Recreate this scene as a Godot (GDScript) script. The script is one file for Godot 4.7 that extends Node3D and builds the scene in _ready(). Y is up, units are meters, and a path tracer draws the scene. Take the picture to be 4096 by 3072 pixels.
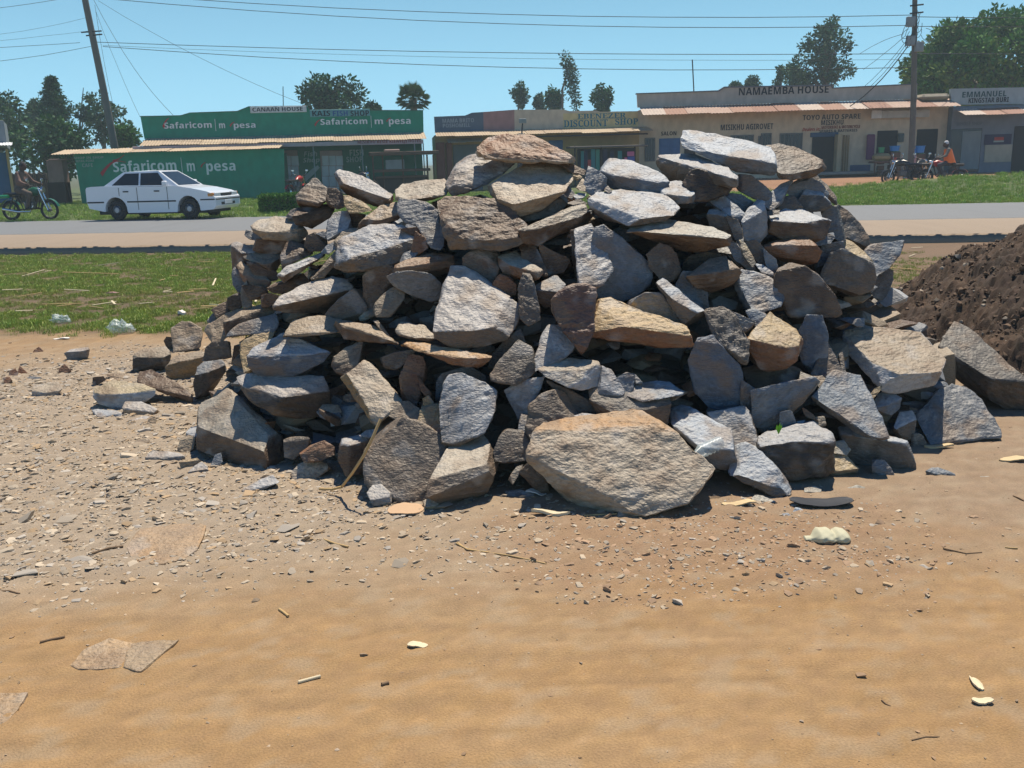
extends Node3D

# ------------------------------------------------------------------ helpers
var rng := RandomNumberGenerator.new()
var used := {}
var M := {}
var n_low := FastNoiseLite.new()
var n_mid := FastNoiseLite.new()
var n_cell := FastNoiseLite.new()
var n_fine := FastNoiseLite.new()
var n_patch := FastNoiseLite.new()

func numbered(called: String) -> String:
	var k: int = used.get(called, 0)
	used[called] = k + 1
	return called if k == 0 else "%s_%03d" % [called, k]

func thing(called: String, label: String, category: String, at := Vector3.ZERO, turn := 0.0, group := "") -> Node3D:
	var o := Node3D.new()
	o.name = numbered(called)
	add_child(o)
	o.position = at
	o.rotation.y = turn
	tag(o, label, category, group)
	return o

func tag(o: Node3D, label: String, category: String, group := "") -> void:
	o.set_meta("label", label)
	o.set_meta("category", category)
	if group != "":
		o.set_meta("group", group)

func part(parent: Node3D, called: String, mesh: Mesh, m: Material, at := Vector3.ZERO) -> MeshInstance3D:
	var o := MeshInstance3D.new()
	o.mesh = mesh
	o.material_override = m
	o.position = at
	if parent == self:
		o.name = numbered(called)
		add_child(o)
	else:
		o.name = called
		parent.add_child(o, true)
	return o

func structure(called: String, mesh: Mesh, m: Material) -> MeshInstance3D:
	var o := part(self, called, mesh, m)
	o.set_meta("kind", "structure")
	return o

func stuff(called: String, label: String, category: String, mesh: Mesh, m: Material, where: Array[Transform3D], tint: PackedColorArray, parent: Node3D = self) -> void:
	var mm := MultiMesh.new()
	mm.transform_format = MultiMesh.TRANSFORM_3D
	mm.use_colors = true
	mm.mesh = mesh
	mm.instance_count = where.size()
	for i in where.size():
		mm.set_instance_transform(i, where[i])
		mm.set_instance_color(i, tint[i])
	var o := MultiMeshInstance3D.new()
	o.multimesh = mm
	o.material_override = m
	if parent == self:
		o.name = numbered(called)
		add_child(o)
		tag(o, label, category)
	else:
		o.name = called
		parent.add_child(o, true)
	o.set_meta("kind", "stuff")

func mat(r: float, g: float, b: float, rough := 0.85, metal := 0.0) -> StandardMaterial3D:
	var m := StandardMaterial3D.new()
	m.albedo_color = Color(r, g, b).linear_to_srgb()
	m.roughness = rough
	m.metallic = metal
	return m

func tex(freq: float, octaves: int, lo: float, hi: float, size := 512, kind := FastNoiseLite.TYPE_SIMPLEX_SMOOTH, sd := 1) -> NoiseTexture2D:
	var n := FastNoiseLite.new()
	n.noise_type = kind
	n.frequency = freq
	n.fractal_octaves = octaves
	n.seed = sd
	var t := NoiseTexture2D.new()
	t.noise = n
	t.width = size
	t.height = size
	t.seamless = true
	var g := Gradient.new()
	g.set_color(0, Color(lo, lo, lo))
	g.set_color(1, Color(hi, hi, hi))
	t.color_ramp = g
	return t

# a mesh collector: vertices with flat normals, clockwise fronts
class MB:
	var v := PackedVector3Array()
	var n := PackedVector3Array()
	var uv := PackedVector2Array()
	var c := PackedColorArray()
	var tint := Color.WHITE
	var colored := false

	func tri(a: Vector3, b: Vector3, d: Vector3) -> void:   # counter-clockwise seen from outside
		var nn := (b - a).cross(d - a).normalized()
		v.append_array([a, d, b])
		n.append_array([nn, nn, nn])
		c.append_array([tint, tint, tint])

	func quad(a: Vector3, b: Vector3, d: Vector3, e: Vector3) -> void:
		tri(a, b, d)
		tri(a, d, e)

	func box(lo: Vector3, hi: Vector3, bev := 0.0, t := Transform3D()) -> void:
		var m := (lo + hi) / 2
		var h := (hi - lo) / 2
		if bev <= 0.0:
			var p := []
			for i in 8:
				p.append(t * (m + Vector3(h.x if i & 1 else -h.x, h.y if i & 2 else -h.y, h.z if i & 4 else -h.z)))
			quad(p[4], p[5], p[7], p[6])
			quad(p[1], p[0], p[2], p[3])
			quad(p[5], p[1], p[3], p[7])
			quad(p[0], p[4], p[6], p[2])
			quad(p[6], p[7], p[3], p[2])
			quad(p[0], p[1], p[5], p[4])
			return
		var b := minf(bev, minf(h.x, minf(h.y, h.z)) * 0.9)
		var pts := {}
		for i in 8:
			var s := Vector3(1 if i & 1 else -1, 1 if i & 2 else -1, 1 if i & 4 else -1)
			for k in 3:
				var q := h - Vector3(b, b, b)
				q[k] = h[k]
				pts[i * 3 + k] = t * (m + q * s)
		for k in 3:
			var a1 := (k + 1) % 3
			var a2 := (k + 2) % 3
			for s in [0, 1]:
				var base: int = s << k
				var p0: Vector3 = pts[base * 3 + k]
				var p1: Vector3 = pts[(base | 1 << a1) * 3 + k]
				var p2: Vector3 = pts[(base | 1 << a1 | 1 << a2) * 3 + k]
				var p3: Vector3 = pts[(base | 1 << a2) * 3 + k]
				if s:
					quad(p0, p1, p2, p3)
				else:
					quad(p0, p3, p2, p1)
			for s1 in [0, 1]:
				for s2 in [0, 1]:
					var i0: int = s1 << a1 | s2 << a2
					var i1: int = i0 | 1 << k
					var q0: Vector3 = pts[i0 * 3 + a1]
					var q1: Vector3 = pts[i1 * 3 + a1]
					var q2: Vector3 = pts[i1 * 3 + a2]
					var q3: Vector3 = pts[i0 * 3 + a2]
					if s1 == s2:
						quad(q0, q1, q2, q3) if s1 == 0 else quad(q3, q2, q1, q0)
					else:
						quad(q3, q2, q1, q0) if s1 == 0 else quad(q0, q1, q2, q3)
		for i in 8:
			var flip: bool = (int(i & 1 != 0) + int(i & 2 != 0) + int(i & 4 != 0)) % 2 == 0
			if flip:
				tri(pts[i * 3], pts[i * 3 + 2], pts[i * 3 + 1])
			else:
				tri(pts[i * 3], pts[i * 3 + 1], pts[i * 3 + 2])

	func smooth(a: Vector3, b: Vector3, d: Vector3, na: Vector3, nb: Vector3, nd: Vector3) -> void:
		v.append_array([a, d, b])
		n.append_array([na, nd, nb])
		c.append_array([tint, tint, tint])

	func tube(path: PackedVector3Array, radii: PackedFloat32Array, sides := 8, caps := true) -> void:
		var rings := []
		var norms := []
		var side := Vector3.ZERO
		for i in path.size():
			var dir := (path[mini(i + 1, path.size() - 1)] - path[maxi(i - 1, 0)]).normalized()
			if side == Vector3.ZERO:
				side = dir.cross(Vector3.UP if absf(dir.y) < 0.9 else Vector3.RIGHT).normalized()
			side = (side - dir * side.dot(dir)).normalized()
			var other := dir.cross(side)
			var ring := PackedVector3Array()
			var nn := PackedVector3Array()
			for k in sides:
				var a := TAU * k / sides
				var d := side * cos(a) + other * sin(a)
				nn.append(d)
				ring.append(path[i] + d * radii[mini(i, radii.size() - 1)])
			rings.append(ring)
			norms.append(nn)
		for i in path.size() - 1:
			for k in sides:
				var k2 := (k + 1) % sides
				smooth(rings[i][k], rings[i][k2], rings[i + 1][k2], norms[i][k], norms[i][k2], norms[i + 1][k2])
				smooth(rings[i][k], rings[i + 1][k2], rings[i + 1][k], norms[i][k], norms[i + 1][k2], norms[i + 1][k])
		if caps:
			var l := path.size() - 1
			for k in range(1, sides - 1):
				tri(rings[0][0], rings[0][k + 1], rings[0][k])
				tri(rings[l][0], rings[l][k], rings[l][k + 1])

	# outline in the xy plane, counter-clockwise, pulled from z0 to z1, bevelled edges of the given size
	func prism(outline: PackedVector2Array, z0: float, z1: float, t := Transform3D(), bev := 0.0) -> void:
		var o := outline
		if Geometry2D.is_polygon_clockwise(o):
			o.reverse()
		var inner := o
		if bev > 0.0:
			var off := Geometry2D.offset_polygon(o, -bev)
			if off.size() and off[0].size() == o.size():
				inner = off[0]
				var best := 0
				for k in inner.size():
					if inner[k].distance_squared_to(o[0]) < inner[best].distance_squared_to(o[0]):
						best = k
				var turned := PackedVector2Array()
				for k in inner.size():
					turned.append(inner[(k + best) % inner.size()])
				inner = turned
			else:
				bev = 0.0
		var idx := Geometry2D.triangulate_polygon(inner)
		for k in range(0, idx.size(), 3):
			var a := inner[idx[k]]
			var b := inner[idx[k + 1]]
			var d := inner[idx[k + 2]]
			if (b - a).cross(d - a) < 0:
				var e := b
				b = d
				d = e
			tri(t * Vector3(a.x, a.y, z1), t * Vector3(b.x, b.y, z1), t * Vector3(d.x, d.y, z1))
			tri(t * Vector3(a.x, a.y, z0), t * Vector3(d.x, d.y, z0), t * Vector3(b.x, b.y, z0))
		for k in o.size():
			var k2 := (k + 1) % o.size()
			quad(t * Vector3(o[k].x, o[k].y, z0 + bev), t * Vector3(o[k2].x, o[k2].y, z0 + bev), t * Vector3(o[k2].x, o[k2].y, z1 - bev), t * Vector3(o[k].x, o[k].y, z1 - bev))
			if bev > 0.0:
				quad(t * Vector3(o[k].x, o[k].y, z1 - bev), t * Vector3(o[k2].x, o[k2].y, z1 - bev), t * Vector3(inner[k2].x, inner[k2].y, z1), t * Vector3(inner[k].x, inner[k].y, z1))
				quad(t * Vector3(inner[k].x, inner[k].y, z0), t * Vector3(inner[k2].x, inner[k2].y, z0), t * Vector3(o[k2].x, o[k2].y, z0 + bev), t * Vector3(o[k].x, o[k].y, z0 + bev))

	func done() -> ArrayMesh:
		var a := []
		a.resize(Mesh.ARRAY_MAX)
		a[Mesh.ARRAY_VERTEX] = v
		a[Mesh.ARRAY_NORMAL] = n
		if colored:
			a[Mesh.ARRAY_COLOR] = c
		if uv.size() == v.size() and uv.size() > 0:
			a[Mesh.ARRAY_TEX_UV] = uv
		var m := ArrayMesh.new()
		m.add_surface_from_arrays(Mesh.PRIMITIVE_TRIANGLES, a)
		return m

func indexed(v: PackedVector3Array, t: PackedInt32Array, c: PackedColorArray) -> ArrayMesh:   # t counter-clockwise; smooth normals
	var n := PackedVector3Array()
	n.resize(v.size())
	for k in range(0, t.size(), 3):
		var f := (v[t[k + 1]] - v[t[k]]).cross(v[t[k + 2]] - v[t[k]])
		n[t[k]] += f
		n[t[k + 1]] += f
		n[t[k + 2]] += f
	for k in n.size():
		n[k] = n[k].normalized()
	var w := PackedInt32Array()
	w.resize(t.size())
	for k in range(0, t.size(), 3):
		w[k] = t[k]
		w[k + 1] = t[k + 2]
		w[k + 2] = t[k + 1]
	var a := []
	a.resize(Mesh.ARRAY_MAX)
	a[Mesh.ARRAY_VERTEX] = v
	a[Mesh.ARRAY_NORMAL] = n
	a[Mesh.ARRAY_COLOR] = c
	a[Mesh.ARRAY_INDEX] = w
	var m := ArrayMesh.new()
	m.add_surface_from_arrays(Mesh.PRIMITIVE_TRIANGLES, a)
	return m

func crisp(v: PackedVector3Array, t: PackedInt32Array, c: PackedColorArray, share: float) -> ArrayMesh:   # normals between flat and smooth
	var n := PackedVector3Array()
	n.resize(v.size())
	var fn := PackedVector3Array()
	for k in range(0, t.size(), 3):
		var f := (v[t[k + 1]] - v[t[k]]).cross(v[t[k + 2]] - v[t[k]])
		n[t[k]] += f
		n[t[k + 1]] += f
		n[t[k + 2]] += f
		fn.append(f.normalized())
	for k in n.size():
		n[k] = n[k].normalized()
	var vv := PackedVector3Array()
	var nn := PackedVector3Array()
	var cc := PackedColorArray()
	for k in range(0, t.size(), 3):
		var f := fn[k / 3]
		for e in [0, 2, 1]:
			var i := t[k + e]
			vv.append(v[i])
			nn.append(n[i].lerp(f, share).normalized())
			cc.append(c[i])
	var a := []
	a.resize(Mesh.ARRAY_MAX)
	a[Mesh.ARRAY_VERTEX] = vv
	a[Mesh.ARRAY_NORMAL] = nn
	a[Mesh.ARRAY_COLOR] = cc
	var m := ArrayMesh.new()
	m.add_surface_from_arrays(Mesh.PRIMITIVE_TRIANGLES, a)
	return m

# ------------------------------------------------------------------ stones
func hull(p: PackedVector3Array) -> PackedInt32Array:
	var i0 := 0
	var i1 := 0
	for i in p.size():
		if p[i].x < p[i0].x: i0 = i
		if p[i].x > p[i1].x: i1 = i
	var i2 := -1
	var best := 0.0
	for i in p.size():
		var d := (p[i] - p[i0]).cross(p[i1] - p[i0]).length()
		if d > best:
			best = d
			i2 = i
	var nn := (p[i1] - p[i0]).cross(p[i2] - p[i0]).normalized()
	var i3 := -1
	best = 0.0
	for i in p.size():
		var d := absf((p[i] - p[i0]).dot(nn))
		if d > best:
			best = d
			i3 = i
	var faces := []
	var mid := (p[i0] + p[i1] + p[i2] + p[i3]) / 4.0
	for f in [[i0, i1, i2], [i0, i1, i3], [i0, i2, i3], [i1, i2, i3]]:
		if (p[f[1]] - p[f[0]]).cross(p[f[2]] - p[f[0]]).dot(mid - p[f[0]]) > 0:
			faces.append([f[0], f[2], f[1]])
		else:
			faces.append(f)
	for i in p.size():
		var seen := {}
		var keep := []
		for f in faces:
			if (p[f[1]] - p[f[0]]).cross(p[f[2]] - p[f[0]]).normalized().dot(p[i] - p[f[0]]) > 0.00005:
				seen[f[0] * 4096 + f[1]] = true
				seen[f[1] * 4096 + f[2]] = true
				seen[f[2] * 4096 + f[0]] = true
			else:
				keep.append(f)
		if seen.is_empty():
			continue
		for e in seen:
			var a: int = e / 4096
			var b: int = e % 4096
			if not seen.has(b * 4096 + a):
				keep.append([a, b, i])
		faces = keep
	var out := PackedInt32Array()
	for f in faces:
		out.append_array([f[0], f[1], f[2]])
	return out

func refine(v: PackedVector3Array, t: PackedInt32Array, longest: float) -> Array:
	for turn in 9:
		var split := {}
		var l2 := longest * longest
		for k in range(0, t.size(), 3):
			for e in 3:
				var a := t[k + e]
				var b := t[k + (e + 1) % 3]
				if a < b and v[a].distance_squared_to(v[b]) > l2:
					split[a * 1048576 + b] = -1
		if split.is_empty():
			break
		for key in split:
			split[key] = v.size()
			v.append((v[key / 1048576] + v[key % 1048576]) / 2.0)
		var o := PackedInt32Array()
		for k in range(0, t.size(), 3):
			var a := t[k]
			var b := t[k + 1]
			var c := t[k + 2]
			var ab: int = split.get(mini(a, b) * 1048576 + maxi(a, b), -1)
			var bc: int = split.get(mini(c, b) * 1048576 + maxi(c, b), -1)
			var ca: int = split.get(mini(a, c) * 1048576 + maxi(a, c), -1)
			for r in 2:   # turn the corners so that an unsplit edge comes last
				if (ca >= 0 and ab < 0) or (ca >= 0 and bc < 0 and ab >= 0 and false):
					var h := a
					a = c
					c = b
					b = h
					var g := ab
					ab = ca
					ca = bc
					bc = g
			if ab < 0 and bc >= 0:
				var h2 := a
				a = b
				b = c
				c = h2
				var g2 := ab
				ab = bc
				bc = ca
				ca = g2
			if ab < 0:
				o.append_array([a, b, c])
			elif bc >= 0 and ca >= 0:
				o.append_array([a, ab, ca, ab, b, bc, ca, bc, c, ab, bc, ca])
			elif bc >= 0:
				o.append_array([ab, b, bc, a, ab, bc, a, bc, c])
			elif ca >= 0:
				o.append_array([a, ab, ca, ab, b, ca, ca, b, c])
			else:
				o.append_array([a, ab, c, ab, b, c])
		t = o
	return [v, t]

const STONE := {  # brown and grey front tones are weathered skins, darkened further to imitate shade
	"lg": [0.42, 0.425, 0.43], "g": [0.195, 0.207, 0.22], "bg": [0.125, 0.145, 0.175], "gb": [0.16, 0.132, 0.105], "lt": [0.43, 0.375, 0.295], "t": [0.33, 0.26, 0.18],
	"yt": [0.45, 0.36, 0.22], "b": [0.135, 0.086, 0.055], "db": [0.075, 0.06, 0.047], "r": [0.25, 0.125, 0.065], "rb": [0.16, 0.09, 0.065], "o": [0.46, 0.27, 0.12],
	"y": [0.44, 0.32, 0.17], "yb": [0.33, 0.22, 0.10], "d": [0.42, 0.29, 0.165]}

func stone_mesh(pts: PackedVector3Array, top: String, side: String, rough: float, sd: int, edge: float, warmth := 0.0) -> ArrayMesh:
	rng.seed = sd
	var box := AABB(pts[0], Vector3.ZERO)
	for i in pts.size():
		pts[i] += Vector3(rng.randf() - 0.5, rng.randf() - 0.5, rng.randf() - 0.5) * 0.0015
		box = box.expand(pts[i])
	var size := box.get_longest_axis_size()
	var h := hull(pts)
	var step := clampf(size * 0.055, 0.006, 0.022)
	var vt := refine(pts, h, step)
	var v: PackedVector3Array = vt[0]
	var t: PackedInt32Array = vt[1]
	# loose points of the cloud that the hull swallowed are dropped by index use
	for pass_no in 1:
		var sum := PackedVector3Array()
		var cnt := PackedInt32Array()
		sum.resize(v.size())
		cnt.resize(v.size())
		for k in range(0, t.size(), 3):
			for e in 3:
				var a := t[k + e]
				var b := t[k + (e + 1) % 3]
				sum[a] += v[b]
				cnt[a] += 1
		for k in v.size():
			if cnt[k] > 0:
				v[k] = v[k].lerp(sum[k] / cnt[k], 0.08)
	var n := PackedVector3Array()
	n.resize(v.size())
	for k in range(0, t.size(), 3):
		var f := (v[t[k + 1]] - v[t[k]]).cross(v[t[k + 2]] - v[t[k]])
		n[t[k]] += f
		n[t[k + 1]] += f
		n[t[k + 2]] += f
	var mid_box := box.get_center()
	for cut in 5:   # flat fracture faces
		var d := Vector3(rng.randfn(), rng.randfn(), rng.randfn()).normalized()
		var far := -1e9
		for q in v:
			far = maxf(far, q.dot(d))
		var near_in := far - mid_box.dot(d)
		var limit := far - near_in * rng.randf_range(0.05, 0.22)
		for k in v.size():
			var over := v[k].dot(d) - limit
			if over > 0.0:
				v[k] -= d * over
	n.fill(Vector3.ZERO)
	for k in range(0, t.size(), 3):
		var f := (v[t[k + 1]] - v[t[k]]).cross(v[t[k + 2]] - v[t[k]])
		n[t[k]] += f
		n[t[k + 1]] += f
		n[t[k + 2]] += f
	var off := Vector3(rng.randf(), rng.randf(), rng.randf()) * 60.0
	var bed := Vector3(rng.randf_range(-0.5, 0.5), 1.0, rng.randf_range(-0.6, 0.6)).normalized()
	var s := clampf(size / 0.34, 0.10, 1.15) * rough
	var fs := clampf(0.30 / size, 0.9, 5.0)     # small stones carry finer relief
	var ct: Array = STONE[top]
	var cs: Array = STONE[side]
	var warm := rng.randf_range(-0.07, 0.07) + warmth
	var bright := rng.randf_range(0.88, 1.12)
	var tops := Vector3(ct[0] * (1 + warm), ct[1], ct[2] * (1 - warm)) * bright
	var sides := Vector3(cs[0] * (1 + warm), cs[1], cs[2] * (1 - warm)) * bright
	var c := PackedColorArray()
	c.resize(v.size())
	for k in v.size():
		var nn := n[k].normalized()
		var p := v[k] + off
		var q := p * fs
		var low := n_low.get_noise_3dv(q)
		var q2 := q + bed * (q.dot(bed) * 1.6)     # finer across the bedding than along it
		var mid := n_mid.get_noise_3dv(q2)
		var along := p.dot(bed) + 0.035 * low
		var ledge := absf(fposmod(along * 30.0 * fs, 1.0) - 0.35) - 0.3
		var across := 1.0 - absf(nn.dot(bed))
		var d := s * (0.012 * low + 0.0038 * mid + 0.007 * ledge * across * smoothstep(-0.15, 0.3, n_low.get_noise_3dv(q * 0.6 + Vector3(9, 4, 2))) + 0.009 * absf(n_patch.get_noise_3dv(q2 * 0.7)))
		v[k] += nn * d
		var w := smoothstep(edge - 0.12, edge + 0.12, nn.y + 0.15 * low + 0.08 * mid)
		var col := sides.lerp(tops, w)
		var fine := n_fine.get_noise_3dv(p)
		var patch := n_patch.get_noise_3dv(p)
		col *= 1.0 + 0.30 * fine + 0.20 * mid
		col = col.lerp(Vector3(0.25, 0.165, 0.10), clampf((patch - 0.04) * 1.7, 0.0, 0.6))
		col = col.lerp(Vector3(0.46, 0.44, 0.41), clampf((-patch - 0.22) * 1.8, 0.0, 0.4))
		var dust := clampf((nn.y - 0.6) * 2.0, 0.0, 1.0) * clampf(low * 1.5 + 0.25, 0.0, 0.5) * (1.0 if warmth > 0.0 else 0.4)
		col = col.lerp(Vector3(0.40, 0.31, 0.215), dust)
		c[k] = Color(col.x, col.y, col.z)
	return crisp(v, t, c, 0.6)

func rock(label: String, kind: String, x: float, y: float, z: float, nums: Array, unit: float, top: String, side: String, rough: float, edge: float) -> void:
	var pts := PackedVector3Array()
	for k in range(0, nums.size(), 3):
		pts.append(Vector3(nums[k], nums[k + 1], nums[k + 2]) * unit)
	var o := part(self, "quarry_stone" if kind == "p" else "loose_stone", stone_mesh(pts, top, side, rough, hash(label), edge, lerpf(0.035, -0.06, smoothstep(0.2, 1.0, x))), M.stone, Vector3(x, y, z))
	tag(o, label, "stone", "quarried building stones in the pile" if kind == "p" else "loose stones on the ground round the pile")

# ------------------------------------------------------------------ terrain
func along_road(x: float, z: float) -> float:   # metres from the camera's side, square to the road
	return -z + 0.16 * x

func ground_y(x: float, z: float) -> float:
	var q := along_road(x, z)
	var y := -0.06 * smoothstep(8.5, 13.0, q) + 0.06 * smoothstep(25.6, 26.0, q) 
	y += 0.08 * smoothstep(25.8, 26.2, q) + 0.08 * smoothstep(26.0, 33.0, q)
	y += 0.16 * smoothstep(0.0, 7.0, x) * smoothstep(38.0, 47.0, q)
	y += 0.42 * smoothstep(9.0, 18.0, x) * exp(-pow((q - 35.0) / 3.5, 2.0))
	return y

func spaced(fine0: float, fine1: float, step: float, lo: float, hi: float, more := 1.12) -> PackedFloat32Array:
	var a: Array[float] = []
	var x := fine0
	while x <= fine1:
		a.append(x)
		x += step
	var s := step
	while x < hi:
		a.append(x)
		s = minf(s * more, 12.0)
		x += s
	a.append(hi)
	s = step
	x = fine0 - step
	while x > lo:
		a.push_front(x)
		s = minf(s * 1.12, 12.0)
		x -= s
	a.push_front(lo)
	return PackedFloat32Array(a)

func gravel_share(x: float, z: float) -> float:   # how far the ground is covered with stone chips
	var q := Vector2(x + 2.6, (-z - 5.2) * 0.85)
	var a := 1.0 - smoothstep(1.5, 3.0, Vector2(q.x * 0.75, q.y).length() + 0.5 * n_low.get_noise_2d(x * 0.5, z * 0.5))
	a = maxf(a, 0.6 * (1.0 - smoothstep(0.5, 1.5, Vector2((x + 0.5) * 0.6, -z - 3.9).length())))
	return a * smoothstep(2.75, 3.35, -z + 0.15 * n_low.get_noise_2d(x * 0.6, z * 0.6))

func crumbs_share(x: float, z: float) -> float:   # reddish crumbs before the front boulder
	return 1.0 - smoothstep(0.25, 0.95, Vector2((x - 0.75) * 0.72, (-z - 3.45) * 1.25).length() + 0.3 * n_low.get_noise_2d(x, z))

func build_ground() -> void:
	var xs := spaced(-4.6, 4.6, 0.028, -320.0, 320.0)
	var zs := spaced(1.6, 6.2, 0.028, -30.0, 420.0, 1.03)
	var v := PackedVector3Array()
	var c := PackedColorArray()
	var t := PackedInt32Array()
	var w := xs.size()
	for j in zs.size():
		for i in w:
			var x := xs[i]
			var z := -zs[j]
			var q := along_road(x, z)
			var y := ground_y(x, z)
			var low := n_low.get_noise_2d(x * 0.35, z * 0.5)
			var mid := n_low.get_noise_2d(x * 1.6 + 40.0, z * 3.0)
			var fine := n_mid.get_noise_2d(x * 1.2, z * 1.2)
			var near := 1.0 - smoothstep(7.0, 12.0, -z)
			var wheel := n_patch.get_noise_2d(x * 0.10 + 9.0, z * 1.1)         # soft ruts along the track
			y += near * (0.006 * low + 0.003 * wheel + 0.004 * mid + 0.0045 * fine) 
			var streak := n_patch.get_noise_2d(x * 0.07 + 20.0, z * 2.6) + 0.5 * n_patch.get_noise_2d(x * 0.2, z * 7.0)
			var scuff := n_patch.get_noise_2d(x * 0.9 + 7.0, z * 1.3)
			var track := near * (1.0 - smoothstep(2.6, 3.6, -z))
			y += near * 0.0015 * streak + near * 0.004 * maxf(0.0, scuff - 0.1)
			y += near * 0.007 * maxf(0.0, n_mid.get_noise_2d(x * 1.7, z * 1.7) - 0.05) * clampf(0.4 + scuff * 3.0, 0.0, 1.0)
			var gr := gravel_share(x, z)
			y += near * gr * 0.012 * n_mid.get_noise_2d(x * 2.5, z * 2.5)
			v.append(Vector3(x, y, z))
			var col := Vector3(0.375, 0.24, 0.118)
			col = col.lerp(Vector3(0.40, 0.275, 0.155), clampf(0.5 + 1.2 * low, 0.0, 1.0) * 0.6)
			col = col.lerp(Vector3(0.325, 0.198, 0.09), clampf(wheel * 1.6, 0.0, 0.7))
			col = col.lerp(Vector3(0.335, 0.245, 0.165), 0.85 * smoothstep(2.9, 3.7, -z + 0.3 * low) * smoothstep(-1.0, 2.2, x))
			col = col.lerp(Vector3(0.385, 0.31, 0.228), gr * 0.95)
			col = col.lerp(Vector3(0.33, 0.20, 0.11), crumbs_share(x, z) * 0.75)
			col = col.lerp(Vector3(0.41, 0.248, 0.105), 0.55 * near * (1.0 - smoothstep(2.3, 3.3, -z + 0.4 * low)))
			col *= 1.0 + 0.10 * mid + 0.12 * fine + track * 0.16 * streak
			col = col.lerp(Vector3(0.275, 0.18, 0.105), clampf((scuff - 0.08) * 1.2, 0.0, 0.25) * near * (1.0 - gr))
			col = col.lerp(Vector3(0.40, 0.31, 0.21), clampf((-scuff - 0.12) * 1.6, 0.0, 0.45) * near)
			var verge := smoothstep(7.8, 8.4, q + 0.5 * low) if x < 2.0 else smoothstep(8.8, 9.8, q + 0.8 * low)
			var soil := Vector3(0.135, 0.10, 0.05).lerp(Vector3(0.21, 0.135, 0.082), clampf(0.25 + 1.5 * n_patch.get_noise_2d(x * 0.4, z * 0.4) + smoothstep(1.0, 5.0, x), 0.0, 1.0))
			col = col.lerp(soil, verge)
			var yard := smoothstep(35.0, 37.0, q)
			col = col.lerp(Vector3(0.10, 0.14, 0.04), smoothstep(25.5, 26.5, q))
			col = col.lerp(Vector3(0.36, 0.19, 0.10), yard * smoothstep(2.0, 9.0, x))
			col = col.lerp(Vector3(0.10, 0.11, 0.05), smoothstep(60.0, 90.0, q))
			c.append(Color(col.x, col.y, col.z))
	for j in zs.size() - 1:
		for i in w - 1:
			var a := j * w + i
			t.append_array([a, a + 1, a + w + 1, a, a + w + 1, a + w])
	structure("ground", indexed(v, t, c), M.dirt)

func strip(q0: float, q1: float, top: float, drop: float, wobble: float) -> ArrayMesh:   # a long slab beside the road axis
	var v := PackedVector3Array()
	var c := PackedColorArray()
	var t := PackedInt32Array()
	var k := 0
	var x := -130.0
	while x < 130.0:
		var e := wobble * (n_low.get_noise_2d(x * 0.05, 3.0) + 0.08 * n_low.get_noise_2d(x * 0.2, 8.0))
		var e2 := wobble * 0.7 * n_low.get_noise_2d(x * 0.1, 33.0)
		for p in [[q0 + e, top - drop], [q0 + e + 0.03, top], [lerpf(q0, q1, 0.33), top + 0.012], [lerpf(q0, q1, 0.66), top + 0.012], [q1 + e2, top], [q1 + e2 + 0.05, top - drop]]:
			v.append(Vector3(x, p[1] + 0.006 * n_low.get_noise_2d(x, p[0]), -(p[0] - 0.16 * x)))
			var sh := 1.0 + 0.12 * n_low.get_noise_2d(x * 0.5, p[0] * 2.0)
			c.append(Color(sh, sh, sh))
		if k > 0:
			for i in 5:
				var a := (k - 1) * 6 + i
				t.append_array([a, a + 6, a + 7, a, a + 7, a + 1])
		k += 1
		x += 0.12 if absf(x) < 18.0 else 1.0
	return indexed(v, t, c)

func blade_tuft(blades: int, height: float, spread: float, sd: int) -> ArrayMesh:
	rng.seed = sd
	var b := MB.new()
	b.colored = true
	for i in blades:
		var a := rng.randf() * TAU
		var foot := Vector3(cos(a), 0, sin(a)) * spread * sqrt(rng.randf())
		var lean := Vector3(rng.randf() - 0.5, 0, rng.randf() - 0.5) * height * 1.1
		var tall := height * rng.randf_range(0.55, 1.0)
		var wide := Vector3(cos(a + 1.3), 0, sin(a + 1.3)) * height * 0.055
		var knee := foot + lean * 0.35 + Vector3(0, tall * 0.62, 0)
		var tip := foot + lean + Vector3(0, tall, 0)
		var s := rng.randf_range(0.75, 1.2)
		b.tint = Color(s, s, s * 0.9)
		b.tri(foot - wide, foot + wide, knee + wide * 0.8)
		b.tri(foot - wide, knee + wide * 0.8, knee - wide * 0.8)
		b.tri(knee - wide * 0.8, knee + wide * 0.8, tip)
	return b.done()

func grass_at(where: Array[Transform3D], tint: PackedColorArray, x: float, z: float, size: float, dry: float) -> void:
	var up := size * rng.randf_range(0.6, 1.35)
	where.append(Transform3D(Basis(Vector3.UP, rng.randf() * TAU).scaled(Vector3(size, up, size)), Vector3(x, ground_y(x, z) - 0.004, z)))
	var g := Vector3(0.215, 0.42, 0.06).lerp(Vector3(0.42, 0.44, 0.11), rng.randf() * 0.7)
	g = g.lerp(Vector3(0.40, 0.30, 0.13), dry * rng.randf())
	g *= rng.randf_range(0.7, 1.25)
	tint.append(Color(g.x, g.y, g.z))

func chip_mesh(flat: float, sd: int) -> ArrayMesh:
	rng.seed = sd
	var p := PackedVector3Array()
	for i in 11:
		var d := Vector3(rng.randf_range(-1, 1), rng.randf_range(-1, 1), rng.randf_range(-1, 1)).normalized()
		p.append(d * Vector3(rng.randf_range(0.7, 1.0), flat, rng.randf_range(0.55, 0.85)))
	var h := hull(p)
	var b := MB.new()
	for k in range(0, h.size(), 3):
		b.tri(p[h[k]], p[h[k + 1]], p[h[k + 2]])
	return b.done()

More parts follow.
